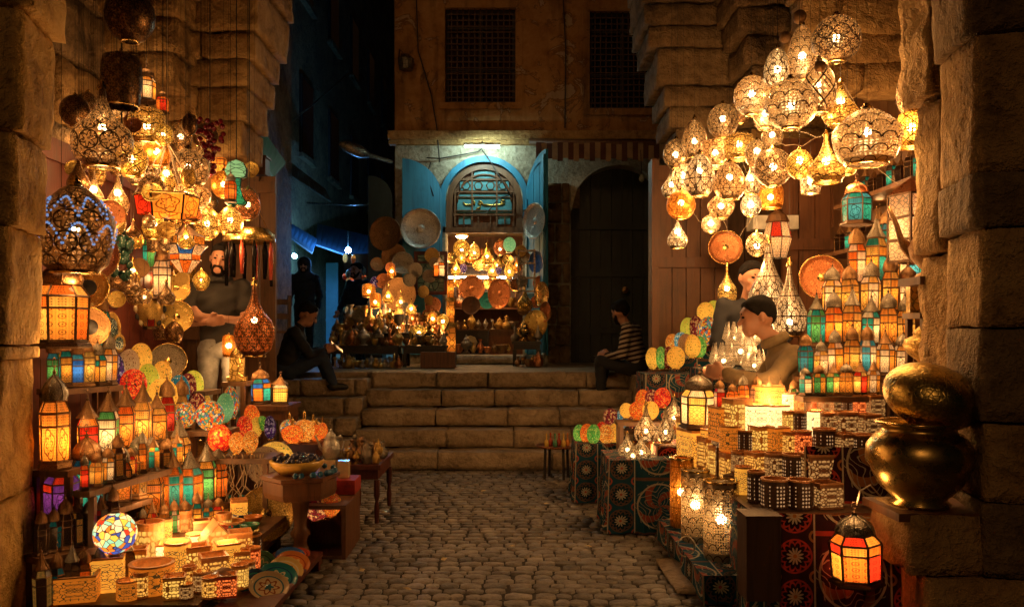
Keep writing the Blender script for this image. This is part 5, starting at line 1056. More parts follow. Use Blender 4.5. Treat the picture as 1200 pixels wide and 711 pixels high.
# dense small brassware hanging on the left wall
rr = random.Random(77)
for r_, (y0, xa, xb, n_, Ya, Yb) in enumerate(((128, 92, 200, 6, 5.6, 6.2), (172, 200, 300, 6, 6.3, 6.9), (206, 150, 300, 8, 6.0, 6.9), (240, 100, 300, 9, 5.6, 6.8), (276, 120, 222, 7, 5.8, 6.9), (306, 120, 222, 6, 5.9, 6.8), (346, 150, 222, 4, 6.2, 6.9), (392, 150, 215, 4, 5.9, 6.6), (332, 112, 170, 4, 5.6, 6.0))):
    wn = ('top', 'corbel', 'bead-cluster', 'jewel-lamp', 'star-lantern', 'mirror', 'shoulder', 'knee', 'plate')[r_]
    for i in range(n_):
        px = xa+(xb-xa)*(i+.5)/n_+rr.uniform(-4, 4); py = y0+rr.uniform(-9, 9); Y = rr.uniform(Ya, Yb); d_ = rr.uniform(17, 30); q = rr.random(); lit = rr.random() < .3
        if q < .72:
            pendant('small %s lamp, %s from left in the %s-level row of left brassware' % (('dark pierced', 'glowing pierced')[lit], ORD[i], wn), P(px, py, Y), L(d_, Y), L(d_*rr.uniform(.9, 1.5), Y), rr.choice(('globe', 'egg', 'drop', 'bowl', 'bell', 'disc', 'drum', 'flare')), rr.choice(('sh_flow', 'sh_fine', 'sh_gold', 'sh_leaf', 'sh_dark', 'sh_red')), 4.62, 'small brassware of the left stall', lit, 'bulb_far', bs=.03, watts=1.2, inner=.9)
        elif q < .86: tray('small brass dish, %s from left in the %s-level row of left brassware' % (ORD[i], wn), P(px, py, Y), L(d_, Y), rr.choice(('brass', 'copper', 'brass_h', 'bronze')), (rr.uniform(0, .5), -1, rr.uniform(-.1, .3)), group='small brassware of the left stall')
        else: lantern('small %s lantern, %s from left in the %s-level row of left brassware' % ('amber', ORD[i], wn), P(px, py, Y), L(d_*.8, Y), L(d_*1.7, Y), [rr.choice(('amber', 'orange')), rr.choice(('amber', 'white', 'red'))], 6, 'onion', 'small brassware of the left stall', hang=4.62)

for i, (px, wp, hp, shp, so, Y) in enumerate(((150, 26, 22, 'cup', 'so_plain', 3.84), (166, 18, 30, 'cup', 'so_fine', 3.86), (205, 24, 26, 'box', 'so_cell', 3.86), (218, 16, 18, 'cup', 'so_dim', 3.84), (247, 20, 24, 'cup', 'so_fine', 3.86), (266, 22, 26, 'box', 'so_red', 3.88), (281, 20, 28, 'cup', 'so_cell', 4.0), (290, 18, 24, 'cup', 'so_dim', 4.1), (284, 18, 30, 'box', 'so_fine', 4.2), (296, 18, 26, 'cup', 'so_red', 4.32))):
    candle('small soapstone piece, %s from left along the front edge of the low table' % ORD[i], (X(px, Y), Y, .121), L(wp, Y), L(hp, Y), shp, so, 'soapstone pieces along the table front', .3)
for i, (px, Y) in enumerate(((176, 4.55), (192, 4.5), (216, 4.6), (236, 4.55), (262, 4.62), (280, 4.85), (170, 4.7), (240, 4.85))):
    candle('little glowing soapstone pot, %s of those between the bigger boxes' % ORD[i], (X(px, Y), Y, .121), L(18, Y), L(44+4*(i % 3), Y), ('cup', 'box')[i % 2], ('so_cell', 'so_bright', 'so_fine', 'so_red')[i % 4], 'little pots between the boxes', .4)
for i, (px, py) in enumerate(((450, 600), (520, 655), (478, 690), (600, 640), (640, 590), (566, 575), (424, 668), (690, 640))):
    Y = (H-.012)*F/(py-HY); tag(MB().raw([(-.02, -.012, .0), (.02, -.015, .004), (.024, .014, .009), (-.018, .013, .003), (0, 0, .012)], [(0, 1, 4), (1, 2, 4), (2, 3, 4), (3, 0, 4)]).build('paper_scrap', m['c_cream'], None, loc=(X(px, Y), Y, .012), rot=(0, 0, i*1.3)), 'tiny pale paper scrap on the cobbles, %s counted from the camera' % ORD[i], 'litter', 'scraps on the cobbles')

rr = random.Random(55)
def small_row(where, n_, xa, xb, Ya, Yb, z, hp=44, wp=16):
    lrow(where, 'small lanterns filling the left stall', Ya, Yb, z, [(xa+(xb-xa)*(i+.5)/n_, wp*rr.uniform(.85, 1.2), hp*rr.uniform(.85, 1.2), rr.choice(('amber', 'yellow+amber', 'orange+red', 'teal+amber', 'green+white', 'amber+white', 'red+amber', 'dim+amber'))) for i in range(n_)], 'narrow board '+where, .09)
small_row('on the ledge before the tall left row', 9, 92, 214, 3.98, 4.75, .60)
small_row('on the strip below the leaning brass tray', 8, 160, 262, 4.4, 4.75, .24, 40)

rr = random.Random(101)
for i in range(28):
    px = 92+(i % 7)*21+rr.uniform(-7, 7); py = 150+(i//7)*62+rr.uniform(-16, 16); Y = rr.uniform(5.0, 5.6); d_ = rr.uniform(15, 24); lv = ('collar', 'ring', 'panel', 'shelf')[i//7]
    if i % 4 == 3: tray('little brass saucer, %s from left in the %s-height front row of left brassware' % (ORD[i % 7], lv), P(px, py, Y), L(d_, Y), rr.choice(('brass', 'copper', 'brass_h')), (rr.uniform(0, .5), -1, rr.uniform(-.1, .3)), group='front brassware of the left stall')
    else: pendant('little pierced brass lamp, %s from left in the %s-height front row of left brassware' % (ORD[i % 7], lv), P(px, py, Y), L(d_, Y), L(d_*rr.uniform(1., 1.6), Y), rr.choice(('globe', 'egg', 'drop', 'bell', 'disc', 'flare')), rr.choice(('sh_flow', 'sh_fine', 'sh_gold', 'sh_dark', 'sh_band')), 4.62, 'front brassware of the left stall', i % 5 == 0, 'bulb_far', bs=.025, watts=.7, inner=.9)
# ================================================================ RIGHT STALL
G = 'hanging pierced lamps of the right stall'
for a in (('big pierced globe with triangle cut-outs, topmost of the right cluster', 980, 46, 56, 54, 'globe', 'sh_flow', 4.7), ('tall scale-patterned egg lamp left of the topmost globe', 940, 62, 34, 66, 'egg', 'sh_scale', 5.0), ('slim filigree egg lamp at the upper left of the cluster', 911, 80, 32, 48, 'egg', 'sh_leaf', 5.2), ('scale-patterned globe at the left of the biggest globe', 881, 112, 42, 46, 'globe', 'sh_scale', 5.2), ('biggest scale-patterned globe in the middle of the cluster', 927, 122, 60, 58, 'globe', 'sh_scale2', 4.6), ('diamond-cut egg lamp right of the biggest globe', 960, 102, 40, 62, 'egg', 'sh_dia', 4.65), ('pear lamp with slashes under the topmost globe', 985, 122, 42, 50, 'drop', 'sh_band', 4.7), ('small scale lamp tucked behind the biggest globe', 897, 135, 28, 32, 'bowl', 'sh_scale', 5.3),
          ('widest open bowl lamp with large scales at right', 1016, 160, 78, 66, 'bowl', 'sh_scale2', 4.4), ('filigree egg lamp at the right edge near the stone jamb', 1067, 105, 32, 58, 'egg', 'sh_dia', 4.5), ('gold drum lamp below the right edge egg', 1068, 152, 32, 42, 'drum', 'sh_gold', 4.5), ('brown globe lamp below the corbel', 847, 142, 36, 40, 'globe', 'sh_fine', 6.0), ('brown filigree egg lamp at the left of the cluster', 814, 162, 30, 46, 'egg', 'sh_fine', 6.2), ('sunburst globe at the far left of the cluster', 792, 180, 30, 34, 'globe', 'sh_flow', 6.3), ('tall bright leaf-cut egg lamp at left', 820, 205, 36, 50, 'egg', 'sh_leaf', 5.9),
          ('pale leaf-cut globe behind the tall bright egg', 801, 208, 26, 34, 'globe', 'sh_leaf', 6.3), ('swirl-cut egg lamp in the lower middle', 855, 212, 38, 44, 'egg', 'sh_fine', 5.8), ('dark drum lamp under the brown globe', 838, 180, 36, 32, 'drum', 'sh_fine', 6.1), ('gold drum lamp in the middle of the cluster', 866, 172, 36, 30, 'drum', 'sh_band', 5.9), ('small dark globe lamp beside the gold drum', 887, 180, 28, 32, 'globe', 'sh_fine', 5.7), ('smooth brown globe lamp with bright bulb below centre', 906, 196, 44, 44, 'globe', 'sh_flow', 5.3), ('small gold diamond lamp below the biggest globe', 937, 192, 30, 34, 'globe', 'sh_gold', 4.9), ('teardrop lamp with long neck under the diamond egg', 968, 186, 44, 56, 'bell', 'sh_band', 4.8), ('white leaf-cut teardrop behind the brown globe', 880, 210, 22, 36, 'drop', 'sh_leaf', 5.9),
          ('small teardrop lamp at the far left edge', 787, 214, 24, 34, 'drop', 'sh_leaf', 6.5), ('amber crackle globe at the left of the cluster', 798, 240, 34, 34, 'globe', 'sh_amber', 6.2), ('flat disc lamp above the copper tray', 845, 241, 32, 30, 'disc', 'sh_fine', 6.1), ('small pale globe lamp right of the disc lamp', 880, 240, 24, 28, 'globe', 'sh_silver', 6.0), ('amber filigree lamp in front of the doorway', 903, 230, 30, 28, 'drum', 'sh_amber', 6.2), ('tiny scale lamp left of the copper tray', 833, 262, 22, 22, 'globe', 'sh_scale', 6.3), ('lowest small teardrop lamp at left', 794, 273, 24, 36, 'drop', 'sh_silver', 6.3), ('gold globe lamp above the peeking man', 887, 286, 26, 28, 'globe', 'sh_dia', 6.0), ('small pale bowl lamp below the widest bowl', 993, 194, 22, 22, 'bowl', 'sh_gold', 5.0), ('bright square-cut lamp on the wooden door', 950, 212, 24, 30, 'drum', 'sh_leaf', 5.6), ('dark pierced globe in the back of the cluster', 868, 130, 26, 30, 'globe', 'sh_dark', 6.4), ('small brown lamp peeping above the gold drum', 905, 160, 26, 28, 'disc', 'sh_fine', 6.2),
          ('brass incense lamp hanging on the wooden wall', 852, 335, 22, 46, 'flare', 'sh_band', 6.6)):
    lab, px, py, wp, hp, sh_, mt, Y = a
    pendant(lab, P(px, py, Y), L(wp, Y), L(hp, Y), sh_, mt, 4.62, G, True, 'bulb', bz=random.uniform(.42, .62))
for i, (px, py, d, Y) in enumerate(((937, 20, 16, 5.0), (961, 78, 14, 4.55), (920, 44, 14, 5.1))): t = empty('metal_ball', P(px, py, Y)); t.scale = (L(d, Y),)*3; tag(t, 'shiny dark metal ball hanging %s' % ('topmost among the right lamps', 'before the diamond-cut egg lamp', 'beside the slim filigree egg lamp')[i], 'ornament', 'dark metal balls'); mk('ball', unit('lamp_bulb', u_sphere), m['bronze'], t); MB().tube([(0, 0, .5), (0, 0, (4.62-t.location.z)/t.scale.z)], .015, 4).build('cord', m['black'], t)
lantern('teal and blue hanging lantern right of the wooden door', (X(1004, 5.0), 5.0, Z(264, 5)), L(36, 5), L(66, 5), ['cyan', 'teal'], 6, 'round', hang=4.62, pt='arab', domem='copper')
Y = 5.2; t = empty('lattice_lantern', (X(1067, Y), Y, Z(308, Y))); t.rotation_euler = (0, 0, .35); t.scale = (L(36, Y), L(36, Y), L(100, Y)); tag(t, 'tall white-lit metal lattice lantern on top of the lantern pyramid', 'lantern'); glow(t, (0, 0, .4), t.scale.x, t.scale.z, .8, (1, .72, .44), .02)
for i in range(4):
    T = Matrix.Rotation(i*math.pi/2, 4, 'Z')
    for z0, z1, w_ in ((0.02, .24, .47), (.27, .5, .47), (.53, .78, .45)): q = MB(); q.raw([(-w_, -.48, z0), (w_, -.48, z0), (w_, -.48, z1), (-w_, -.48, z1)], [(0, 1, 2, 3)], [[(0, 0), (1, 0), (1, .7), (0, .7)]], T); q.build('pane', m['g_white_vine'], t)
    q = MB(); q.raw([(-.5, -.5, .8), (.5, -.5, .8), (0, 0, 1)], [(0, 1, 2)], None, T); q.build('roof', m['copper'], t)
q = MB()
for x in (-.5, .44):
    for y in (-.5, .44): q.box(x, x+.06, y, y+.06, 0, .8)
for zz in (0, .25, .51, .78): q.box(-.44, .44, -.5, -.46, zz, zz+.025); q.box(-.44, .44, .46, .5, zz, zz+.025); q.box(-.5, -.46, -.44, .44, zz, zz+.025); q.box(.46, .5, -.44, .44, zz, zz+.025)
q.build('frame', m['iron'], t)
# round trays on the walls
for lab, px, py, d, mt, Y, fc in (('round copper tray hung on the wooden wall at right', 850, 290, 40, 'copper', 7.6, (-.15, -1, .05)), ('shiny copper plate on the wooden door beside the lanterns', 963, 325, 52, 'copper', 5.7, (-.2, -1, .1)), ('copper plate leaning inside the right pillar', 1116, 384, 50, 'copper', 4.15, (-1, -.7, .1))): tray(lab, P(px, py, Y), L(d, Y), mt, fc, 'brass_s', group='round trays of the right stall')
# two large silver drop lamps
for lab, px, py, wp, hp, mt, Y in (('tall silver teardrop lamp left of its twin behind the seller', 900, 330, 46, 92, 'sh_silver', 6.0), ('silver teardrop lamp with bright base right of its twin', 925, 352, 40, 84, 'sh_silver', 5.8)): pendant(lab, P(px, py, Y), L(wp, Y), L(hp, Y), 'drop', mt, 4.62, 'silver teardrop lamps', True, 'bulb', bz=.2)
# tiffany style shade
Y = 6.8; t = empty('flower_lamp', P(911, 303, Y)); glow(t, (0, 0, .4), L(34, Y), L(60, Y), .5, (1, .66, .34), .02); t.scale = (L(34, Y), L(34, Y), L(60, Y)); tag(t, 'red and cream flower-shaped glass shade in the doorway', 'lamp shade')
for i in range(8):
    a = 2*math.pi*i/8; b2 = a+math.pi/4; cc = (math.cos(a), math.sin(a)); dd = (math.cos(b2), math.sin(b2))
    MB().face([(.3*cc[0], .3*cc[1], 0), (.3*dd[0], .3*dd[1], 0), (.5*dd[0], .5*dd[1], .4), (.5*cc[0], .5*cc[1], .4)]).build('pane', m['g_white_vine'], t); MB().face([(.5*cc[0], .5*cc[1], .41), (.5*dd[0], .5*dd[1], .41), (.36*dd[0], .36*dd[1], .7), (.36*cc[0], .36*cc[1], .7)]).build('pane', m['g_red_vine'] if i % 2 else m['g_white_vine'], t)
MB().lathe([(.36, .7), (.4, .72), (.3, .85), (.05, .95), (.05, 1)], 12).build('cap', m['wood'], t); MB().tube([(0, 0, 1), (0, 0, (4.62-t.location.z)/t.scale.z)], .012, 4).build('cord', m['black'], t)
# white ventilator box + fridge in doorway
tag(MB().box(-.2, .2, -.1, .1, -.06, .06).build('wall_box', plain('white_enamel', (.6, .58, .52), .4), None, loc=P(905, 262, 7.3)), 'white box fixed in the doorway behind the amber lamp', 'box')
# shelves with small dark lanterns on side wall
for si, (py0, Y0, Y1, px0, px1, n) in enumerate(((222, 6.6, 5.0, 1003, 1088, 9), (282, 6.6, 5.4, 985, 1055, 7))):
    zs = Z(py0, 5.8); pts = []
    for i in range(n):
        f = i/(n-1); Y = 1/(1/Y0+(1/Y1-1/Y0)*f); xx = 2.72; Yq = 2.72*F/((px0+(px1-px0)*f)-600); pts.append((2.72, Yq, zs)); lantern('small dark lantern with %s panes, %s from the left on the %s wall shelf' % (('dark', 'teal', 'dim')[i % 3], ORD[i], ('upper', 'lower')[si]), (2.72, Yq, zs), .10, .26, [('dim', 'teal', 'dim')[i % 3], 'dim'], 4, 'cone', 'small lanterns on the wall shelves', .3)
    shelf('%s wall shelf of small dark lanterns at right' % ('upper', 'lower')[si], pts, .3, legs=False)
# lantern pyramid
LG = 'lit lanterns of the right pyramid'
PY = [('on the lowest tier of the right pyramid', 4.74, 4.74, 1.0, [(944, 17, 40, 'teal+white'), (960, 17, 40, 'amber+green'), (976, 17, 42, 'green+yellow'), (992, 17, 40, 'amber'), (1008, 17, 40, 'yellow+red'), (1023, 17, 40, 'white+amber')]),
      ('on the second tier of the right pyramid', 4.92, 4.92, 1.10, [(944, 20, 56, 'teal+cyan'), (962, 19, 54, 'yellow+white'), (980, 20, 56, 'white+amber'), (998, 20, 58, 'amber+yellow'), (1017, 22, 60, 'white+cyan'), (1037, 22, 62, 'white+amber'), (1057, 22, 60, 'amber+white')]),
      ('on the third tier of the right pyramid', 5.1, 5.1, 1.27, [(956, 22, 66, 'green+teal'), (977, 22, 64, 'orange+amber'), (998, 22, 66, 'amber+yellow'), (1020, 24, 68, 'teal+white'), (1042, 22, 66, 'amber'), (1063, 22, 66, 'amber+yellow')]),
      ('on the fourth tier of the right pyramid', 5.28, 5.28, 1.47, [(974, 24, 70, 'yellow+white'), (997, 24, 72, 'yellow'), (1020, 26, 76, 'white+yellow'), (1043, 24, 70, 'amber+yellow'), (1065, 24, 70, 'white+amber')]),
      ('on the fifth tier of the right pyramid', 5.46, 5.46, 1.66, [(1004, 24, 76, 'white+orange'), (1026, 26, 78, 'teal+yellow+amber'), (1050, 28, 82, 'white+amber'), (1076, 24, 78, 'cyan+teal')])]
for wh, Ya, Yb, z, its in PY: lrow(wh, LG, Ya, Yb, z, its, 'stepped board '+wh, .18, domem='tin' if 'third' in wh else None)
lantern('teal cone lantern crowning the right pyramid', (X(1040, 5.55), 5.55, 1.83), L(28, 5.55), L(70, 5.55), ['teal', 'cyan'], 6, 'round', LG); shelf('top board under the crowning teal lantern', [(X(1032, 5.6), 5.6, 1.828), (X(1048, 5.6), 5.6, 1.828)], .16)
# mini lanterns and bright boxes at the table's left back
lrow('of the low mini row in front of the seller', 'mini lanterns before the seller', 4.95, 4.85, .90, [(843, 16, 40, 'white+red'), (858, 15, 38, 'orange'), (872, 15, 40, 'amber+orange'), (887, 16, 42, 'white'), (902, 15, 40, 'red+white'), (916, 15, 40, 'amber'), (930, 15, 38, 'white+green')], 'narrow board under the mini lantern row before the seller', .14)
Y = 5.45; lantern('white-paned round lantern on the tall glowing box at the table corner', (X(818, Y), Y, Z(502, Y)), L(46, Y), L(66, Y), ['yellow', 'white'], 8 if False else 6, 'onion', pt='vine', rz=.2)
candle('tall glowing yellow soapstone box under the white-paned lantern', (X(818, Y), Y, .492), L(36, Y), Z(502, Y)-.495, 'box', 'so_bright', 'glowing boxes on the right table', .3, flame=False)
CG = 'soapstone candle holders on the right table'
table('long wooden sale table under the right candle holders', 1.17, 2.1, 3.98, 6.1, .49, 'wood', thick=.03)
def crow(where, Y0, Y1, z, items, board=True):
    pts = []
    for i, it in enumerate(items):
        px, wp, hp, shp, so = it[:5]; Y = max(lin(Y0, Y1, i, len(items)), 0) if len(it) < 6 else it[5]; pts.append((X(px, Y), Y, z)); nm = dict(so_cell='amber openwork', so_fine='brown filigree', so_bright='bright yellow', so_dim='dim carved', so_dark='dark dotted', so_plain='plain orange', so_white='white-hot', so_red='red-lit').get(so)
        candle('%s %s, %s from the left %s' % (nm, {'cup': 'candle cup', 'box': 'candle box', 'house': 'house lamp'}[shp], ORD[i], where), (X(px, Y), Y, z), L(wp, Y), L(hp, Y), shp, so, CG, random.uniform(.1, .4), flame=so not in ('so_dark', 'so_dim'))
    if board: shelf('wooden step '+where, pts[2:], .2, zf=.49)
    for p_ in (pts[:2] if board else []): pass
crow('in the front row of the right table', 4.85, 4.06, .492, [(803, 16, 44, 'box', 'so_cell', 5.9), (813, 16, 42, 'box', 'so_fine', 5.62), (829, 18, 38, 'box', 'so_fine', 5.25), (842, 18, 36, 'box', 'so_cell', 4.98), (856, 20, 38, 'box', 'so_fine', 4.7), (871, 20, 32, 'cup', 'so_bright', 4.45), (886, 20, 36, 'cup', 'so_dark', 4.24), (908, 32, 34, 'cup', 'so_dark', 4.1), (938, 30, 34, 'cup', 'so_dark', 4.08), (966, 30, 30, 'box', 'so_dim', 4.1)], False)
crow('in the second row of the right table', 4.75, 4.25, .58, [(833, 24, 30, 'cup', 'so_bright', 5.3), (850, 24, 26, 'cup', 'so_plain', 4.95), (868, 22, 26, 'cup', 'so_dim'), (888, 22, 28, 'box', 'so_fine'), (908, 24, 30, 'cup', 'so_dim'), (930, 26, 32, 'cup', 'so_dark'), (958, 32, 36, 'box', 'so_dim')])
crow('in the third row of the right table', 4.75, 4.42, .68, [(856, 26, 30, 'cup', 'so_plain'), (874, 22, 26, 'cup', 'so_dark'), (892, 22, 32, 'box', 'so_cell'), (910, 22, 32, 'box', 'so_plain'), (926, 20, 28, 'cup', 'so_fine'), (941, 20, 30, 'cup', 'so_red'), (966, 26, 34, 'cup', 'so_dark'), (990, 22, 30, 'box', 'so_dim'), (1013, 26, 30, 'cup', 'so_dark')])
crow('in the fourth row of the right table', 4.8, 4.56, .78, [(864, 26, 40, 'box', 'so_cell'), (886, 30, 34, 'box', 'so_white'), (908, 24, 34, 'box', 'so_white'), (922, 18, 28, 'cup', 'so_cell'), (938, 18, 28, 'cup', 'so_dark'), (954, 18, 30, 'cup', 'so_white'), (970, 20, 28, 'cup', 'so_dim'), (990, 30, 30, 'cup', 'so_dim'), (1016, 22, 28, 'box', 'so_dim')])
crow('in the fifth row of the right table', 4.86, 4.68, .88, [(900, 26, 34, 'box', 'so_bright'), (922, 18, 26, 'cup', 'so_white'), (936, 15, 24, 'cup', 'so_fine'), (950, 15, 24, 'cup', 'so_red'), (964, 15, 24, 'cup', 'so_dim'), (978, 15, 24, 'box', 'so_dim'), (992, 15, 24, 'cup', 'so_dark'), (1007, 16, 26, 'cup', 'so_red'), (1024, 18, 26, 'box', 'so_dim')])
candle('open yellow soapstone box left of the white-hot boxes', (X(850, 4.9), 4.9, .72), L(30, 4.9), L(40, 4.9), 'box', 'so_plain', CG, .2); candle('orange soapstone box behind the white-hot boxes', (X(876, 4.95), 4.95, .78), L(34, 4.95), L(26, 4.95), 'box', 'so_plain', CG, .2); shelf('small riser under the yellow soapstone boxes', [(X(848, 4.92), 4.92, .718), (X(866, 4.92), 4.92, .718)], .2, zf=.49)
shelf('small riser under the orange soapstone box', [(X(870, 4.95), 4.95, .778), (X(884, 4.95), 4.95, .778)], .16, zf=.49)
# front appliqué cloths of the table
def hang_cloth(label, x0, y0, x1, y1, z0, z1, mat):
    t = empty('applique_cloth', ((x0+x1)/2, (y0+y1)/2, z0)); tag(t, label, 'cloth', 'hanging applique cloths'); q = MB(); n = 16; ln = math.hypot(x1-x0, y1-y0); nx, ny = -(y1-y0)/ln, (x1-x0)/ln
    def pt(i, k): f = i/n; g_ = k/6; d = -(.012*math.sin(i*1.3)+.008*math.sin(i*.5+1))*(1-g_)-.025*(1-g_); return (x0+(x1-x0)*f+nx*d-(x0+x1)/2, y0+(y1-y0)*f+ny*d-(y0+y1)/2, (z1-z0)*g_)
    for i in range(n):
        for k in range(6): q.face([pt(i, k), pt(i+1, k), pt(i+1, k+1), pt(i, k+1)], [(ln*i/n, (z1-z0)*k/6), (ln*(i+1)/n, (z1-z0)*k/6), (ln*(i+1)/n, (z1-z0)*(k+1)/6), (ln*i/n, (z1-z0)*(k+1)/6)])
    q.build('fabric', m[mat], t, True); return t
hang_cloth('red and black rosette cloth hanging from the front of the right table', 1.26, 3.95, 1.84, 3.88, .01, .495, 'cl_red'); hang_cloth('dark cloth with cream scrolls above the red rosette cloth', 1.50, 4.22, 2.05, 4.1, .5, .78, 'cl_red'); hang_cloth('dark patterned cloth along the side of the right table', 1.16, 6.1, 1.16, 4.0, .01, .49, 'cl_teal')
lantern('glowing red and yellow lantern hanging before the rosette cloth', (X(1004, 3.72), 3.72, Z(684, 3.72)), L(62, 3.72), L(92, 3.72), ['amber', 'orange', 'red'], 8 if False else 6, 'round', pt='dots', rz=.1, domem='tin')
for o_ in list(bpy.data.objects):
    if o_.type == 'EMPTY' and o_.get('label', '').startswith('glowing red and yellow lantern'): glow(o_, (0, .8, .1), o_.scale.x, o_.scale.z, 2.2, (1, .13, .03), .02)  # extra red light added behind the lantern to redden cloth and stone
tag(MB().tube([P(1004, 592, 3.72), P(1008, 575, 3.74), P(1020, 568, 3.85), P(1035, 585, 3.9)], .004, 5).build('curved_wire', m['cord'], None, True), 'curved wire holding the glowing red lantern', 'wire')
# big brass pot with lid
Y = 3.68; xp = X(1077, Y); zp = Z(592, Y)
tag(MB().box(-.17, .30, -.17, .2, -.035, 0).build('wall_shelf', m['wood_mid'], None, loc=(xp, Y, zp)), 'thick wooden plank under the big brass pot', 'shelf')
t = empty('brass_pot', (xp, Y, zp+.002)); t.scale = (.45, .45, .37); tag(t, 'big polished brass pot on the stone ledge', 'pot')
MB().lathe([(0, 0), (.27, 0), (.29, .04), (.24, .08), (.38, .25), (.5, .55), (.49, .72), (.40, .86), (.34, .9), (.34, .95), (.40, 1), (.37, 1), (.31, .94), (.30, .88), (.4, .7), (.2, .15), (0, .1)], 40).build('body', m['old_brass'], t, True); MB().tube([(.39*math.cos(i*math.pi/16), .39*math.sin(i*math.pi/16), 1) for i in range(33)], .02, 6).build('rim', m['brass_s'], t, True)
t = empty('brass_bowl', (xp+.01, Y+.02, zp+.352)); t.rotation_euler = (.28, .2, .3); tag(t, 'round hammered brass bowl upturned on the big pot', 'bowl')
MB().lathe([(.20*math.cos(a)*1.02, .145+.145*math.sin(a)) for a in [-math.pi/2*.8+math.pi/2*1.8*i/16 for i in range(17)]], 40).build('bowl', m['brass_h'], t, True); MB().lathe([(.05, 0), (.075, .015), (.07, .03)], 20).build('foot', m['brass_s'], t)
# ewer, carved brass box, jug by the pillar
ware('tall dark brass ewer standing by the right stone jamb', (X(1094, 4.3), 4.3, Z(325, 4.3)), L(56, 4.3), L(110, 4.3), 'ewer', 'bronze', 'ewer', rz=2.6)
tag(MB().box(-.13, .16, -.12, .12, -.04, 0).build('wall_shelf', m['wood'], None, loc=(X(1094, 4.3), 4.3, Z(325.6, 4.3))), 'wooden bracket shelf under the dark brass ewer', 'shelf')
Y = 4.55; t = empty('carved_box', (X(1085, Y), Y, Z(366, Y))); t.rotation_euler = (0, 0, -.3); tag(t, 'carved gold box below the dark brass ewer', 'box'); MB().box(-.09, .09, -.07, .07, 0, .15).build('chest', m['brass'], t); MB().box(-.1, .1, -.08, .08, .151, .175).build('lid', m['brass'], t)
ware('engraved gold vase under the carved gold box', (X(1087, 4.5), 4.5, Z(436, 4.5)), L(54, 4.5), L(64, 4.5), 'urn', 'brass', 'vase'); ware('squat gold jar behind the upturned brass bowl', (X(1116, 4.35), 4.35, Z(446, 4.35)), L(36, 4.35), L(40, 4.35), 'pot', 'brass', 'jar')
shelf('wooden stand under the gold box', [(X(1078, 4.55), 4.55, Z(366.4, 4.55)), (X(1092, 4.55), 4.55, Z(366.4, 4.55))], .2); shelf('wooden stand under the engraved gold vase', [(X(1076, 4.45), 4.45, Z(436.4, 4.5)), (X(1112, 4.42), 4.42, Z(436.4, 4.5))], .24)
# tall pierced cylinder lamps at the table side
for lab, px, py, wp, hp, mt, Y in (('plain amber cylinder lamp at the far end of the table side', 799, 606, 30, 80, 'sh_amber', 5.15), ('pierced scale cylinder lamp with coiled wire', 815, 616, 36, 82, 'sh_scale', 4.8), ('larger pierced scale cylinder lamp in the middle of the table side', 845, 640, 44, 90, 'sh_scale', 4.42)):
    t = empty('cylinder_lamp', (X(px, Y), Y, .152)); t.scale = (L(wp, Y), L(wp, Y), L(hp, Y)); tag(t, lab, 'lamp', 'cylinder lamps by the right table')
    put('cylinder_shade', lambda: MB().lathe([(.44, 0), (.45, .02), (.46, .1), (.46, .9), (.45, .98), (.45, 1)], 28), 'shade', m[mt], t); put('cylinder_rim', lambda: MB().lathe([(.44, .98), (.47, .98), (.47, 1.01), (.43, 1.01), (.43, .98)], 28), 'rim', m['brass_s'], t); mk('bulb', unit('lamp_bulb', u_sphere), m['bulb'], t, (0, 0, .5), (0, 0, 0), (.055/t.scale.x, .055/t.scale.x, .055/t.scale.z)); glow(t, (0, 0, .5), t.scale.x, t.scale.z, 1.0, (1, .56, .22), .04)
draped('low patterned bench under the pierced cylinder lamps', .95, 1.14, 4.1, 5.35, .15, 'cl_teal', .02)
tag(MB().tube([P(800+10*math.cos(a)+4, 640+12*math.sin(a), 4.5+.02*math.sin(3*a)) for a in [i*.35 for i in range(20)]], .004, 5).build('coiled_wire', m['cord'], None, True), 'loop of pale wire below the pierced cylinder lamp', 'wire')
t = empty('wooden_case', (1.165, 3.90, .0)); tag(t, 'dark upright wooden case at the near corner of the right table', 'case'); MB().box(-.08, .08, -.1, .06, .12, .50).build('case', m['case'], t); MB().box(-.085, .085, -.105, .065, .501, .515).build('lid', m['case'], t); MB().box(-.075, .075, -.09, .055, 0, .119).build('foot', m['cl_teal'], t)
# draped tables towards the stairs
draped('navy patterned cloth draped over the nearer small table', X(712, 5.62), X(712, 5.62)+.46, 5.55, 6.05, Z(535, 5.7), 'cl_teal', .08); draped('navy patterned cloth draped over the farther small table', X(674, 6.6), X(674, 6.6)+.46, 6.55, 7.0, Z(517, 6.7), 'cl_teal', .06); draped('dark patterned cloth draped over the stand behind the golden drops', X(765, 5.9), X(765, 5.9)+.42, 5.75, 6.2, Z(520, 5.9), 'cl_red', .05)
draped('blue patterned cloth on the tall stand under the striped egg lamps', X(752, 7.0), X(752, 7.0)+.62, 6.8, 7.3, Z(437, 7.0), 'cl_teal', .03); draped('dark cloth on the stand behind the red egg lamps', X(745, 6.7), X(745, 6.7)+.5, 6.4, 6.75, Z(478, 6.6), 'cl_teal', .03); draped('dark cloth on the high stand under the lotus lamps', X(822, 5.9), X(822, 5.9)+.7, 5.75, 6.3, Z(432, 6.0), 'cl_teal', .02)
draped('dark cloth on the highest back stand under the spotted egg lamps', X(790, 7.5), X(790, 7.5)+.6, 7.35, 7.75, Z(405, 7.5), 'cl_teal', .02)
EG = 'mosaic lamps of the right stall'
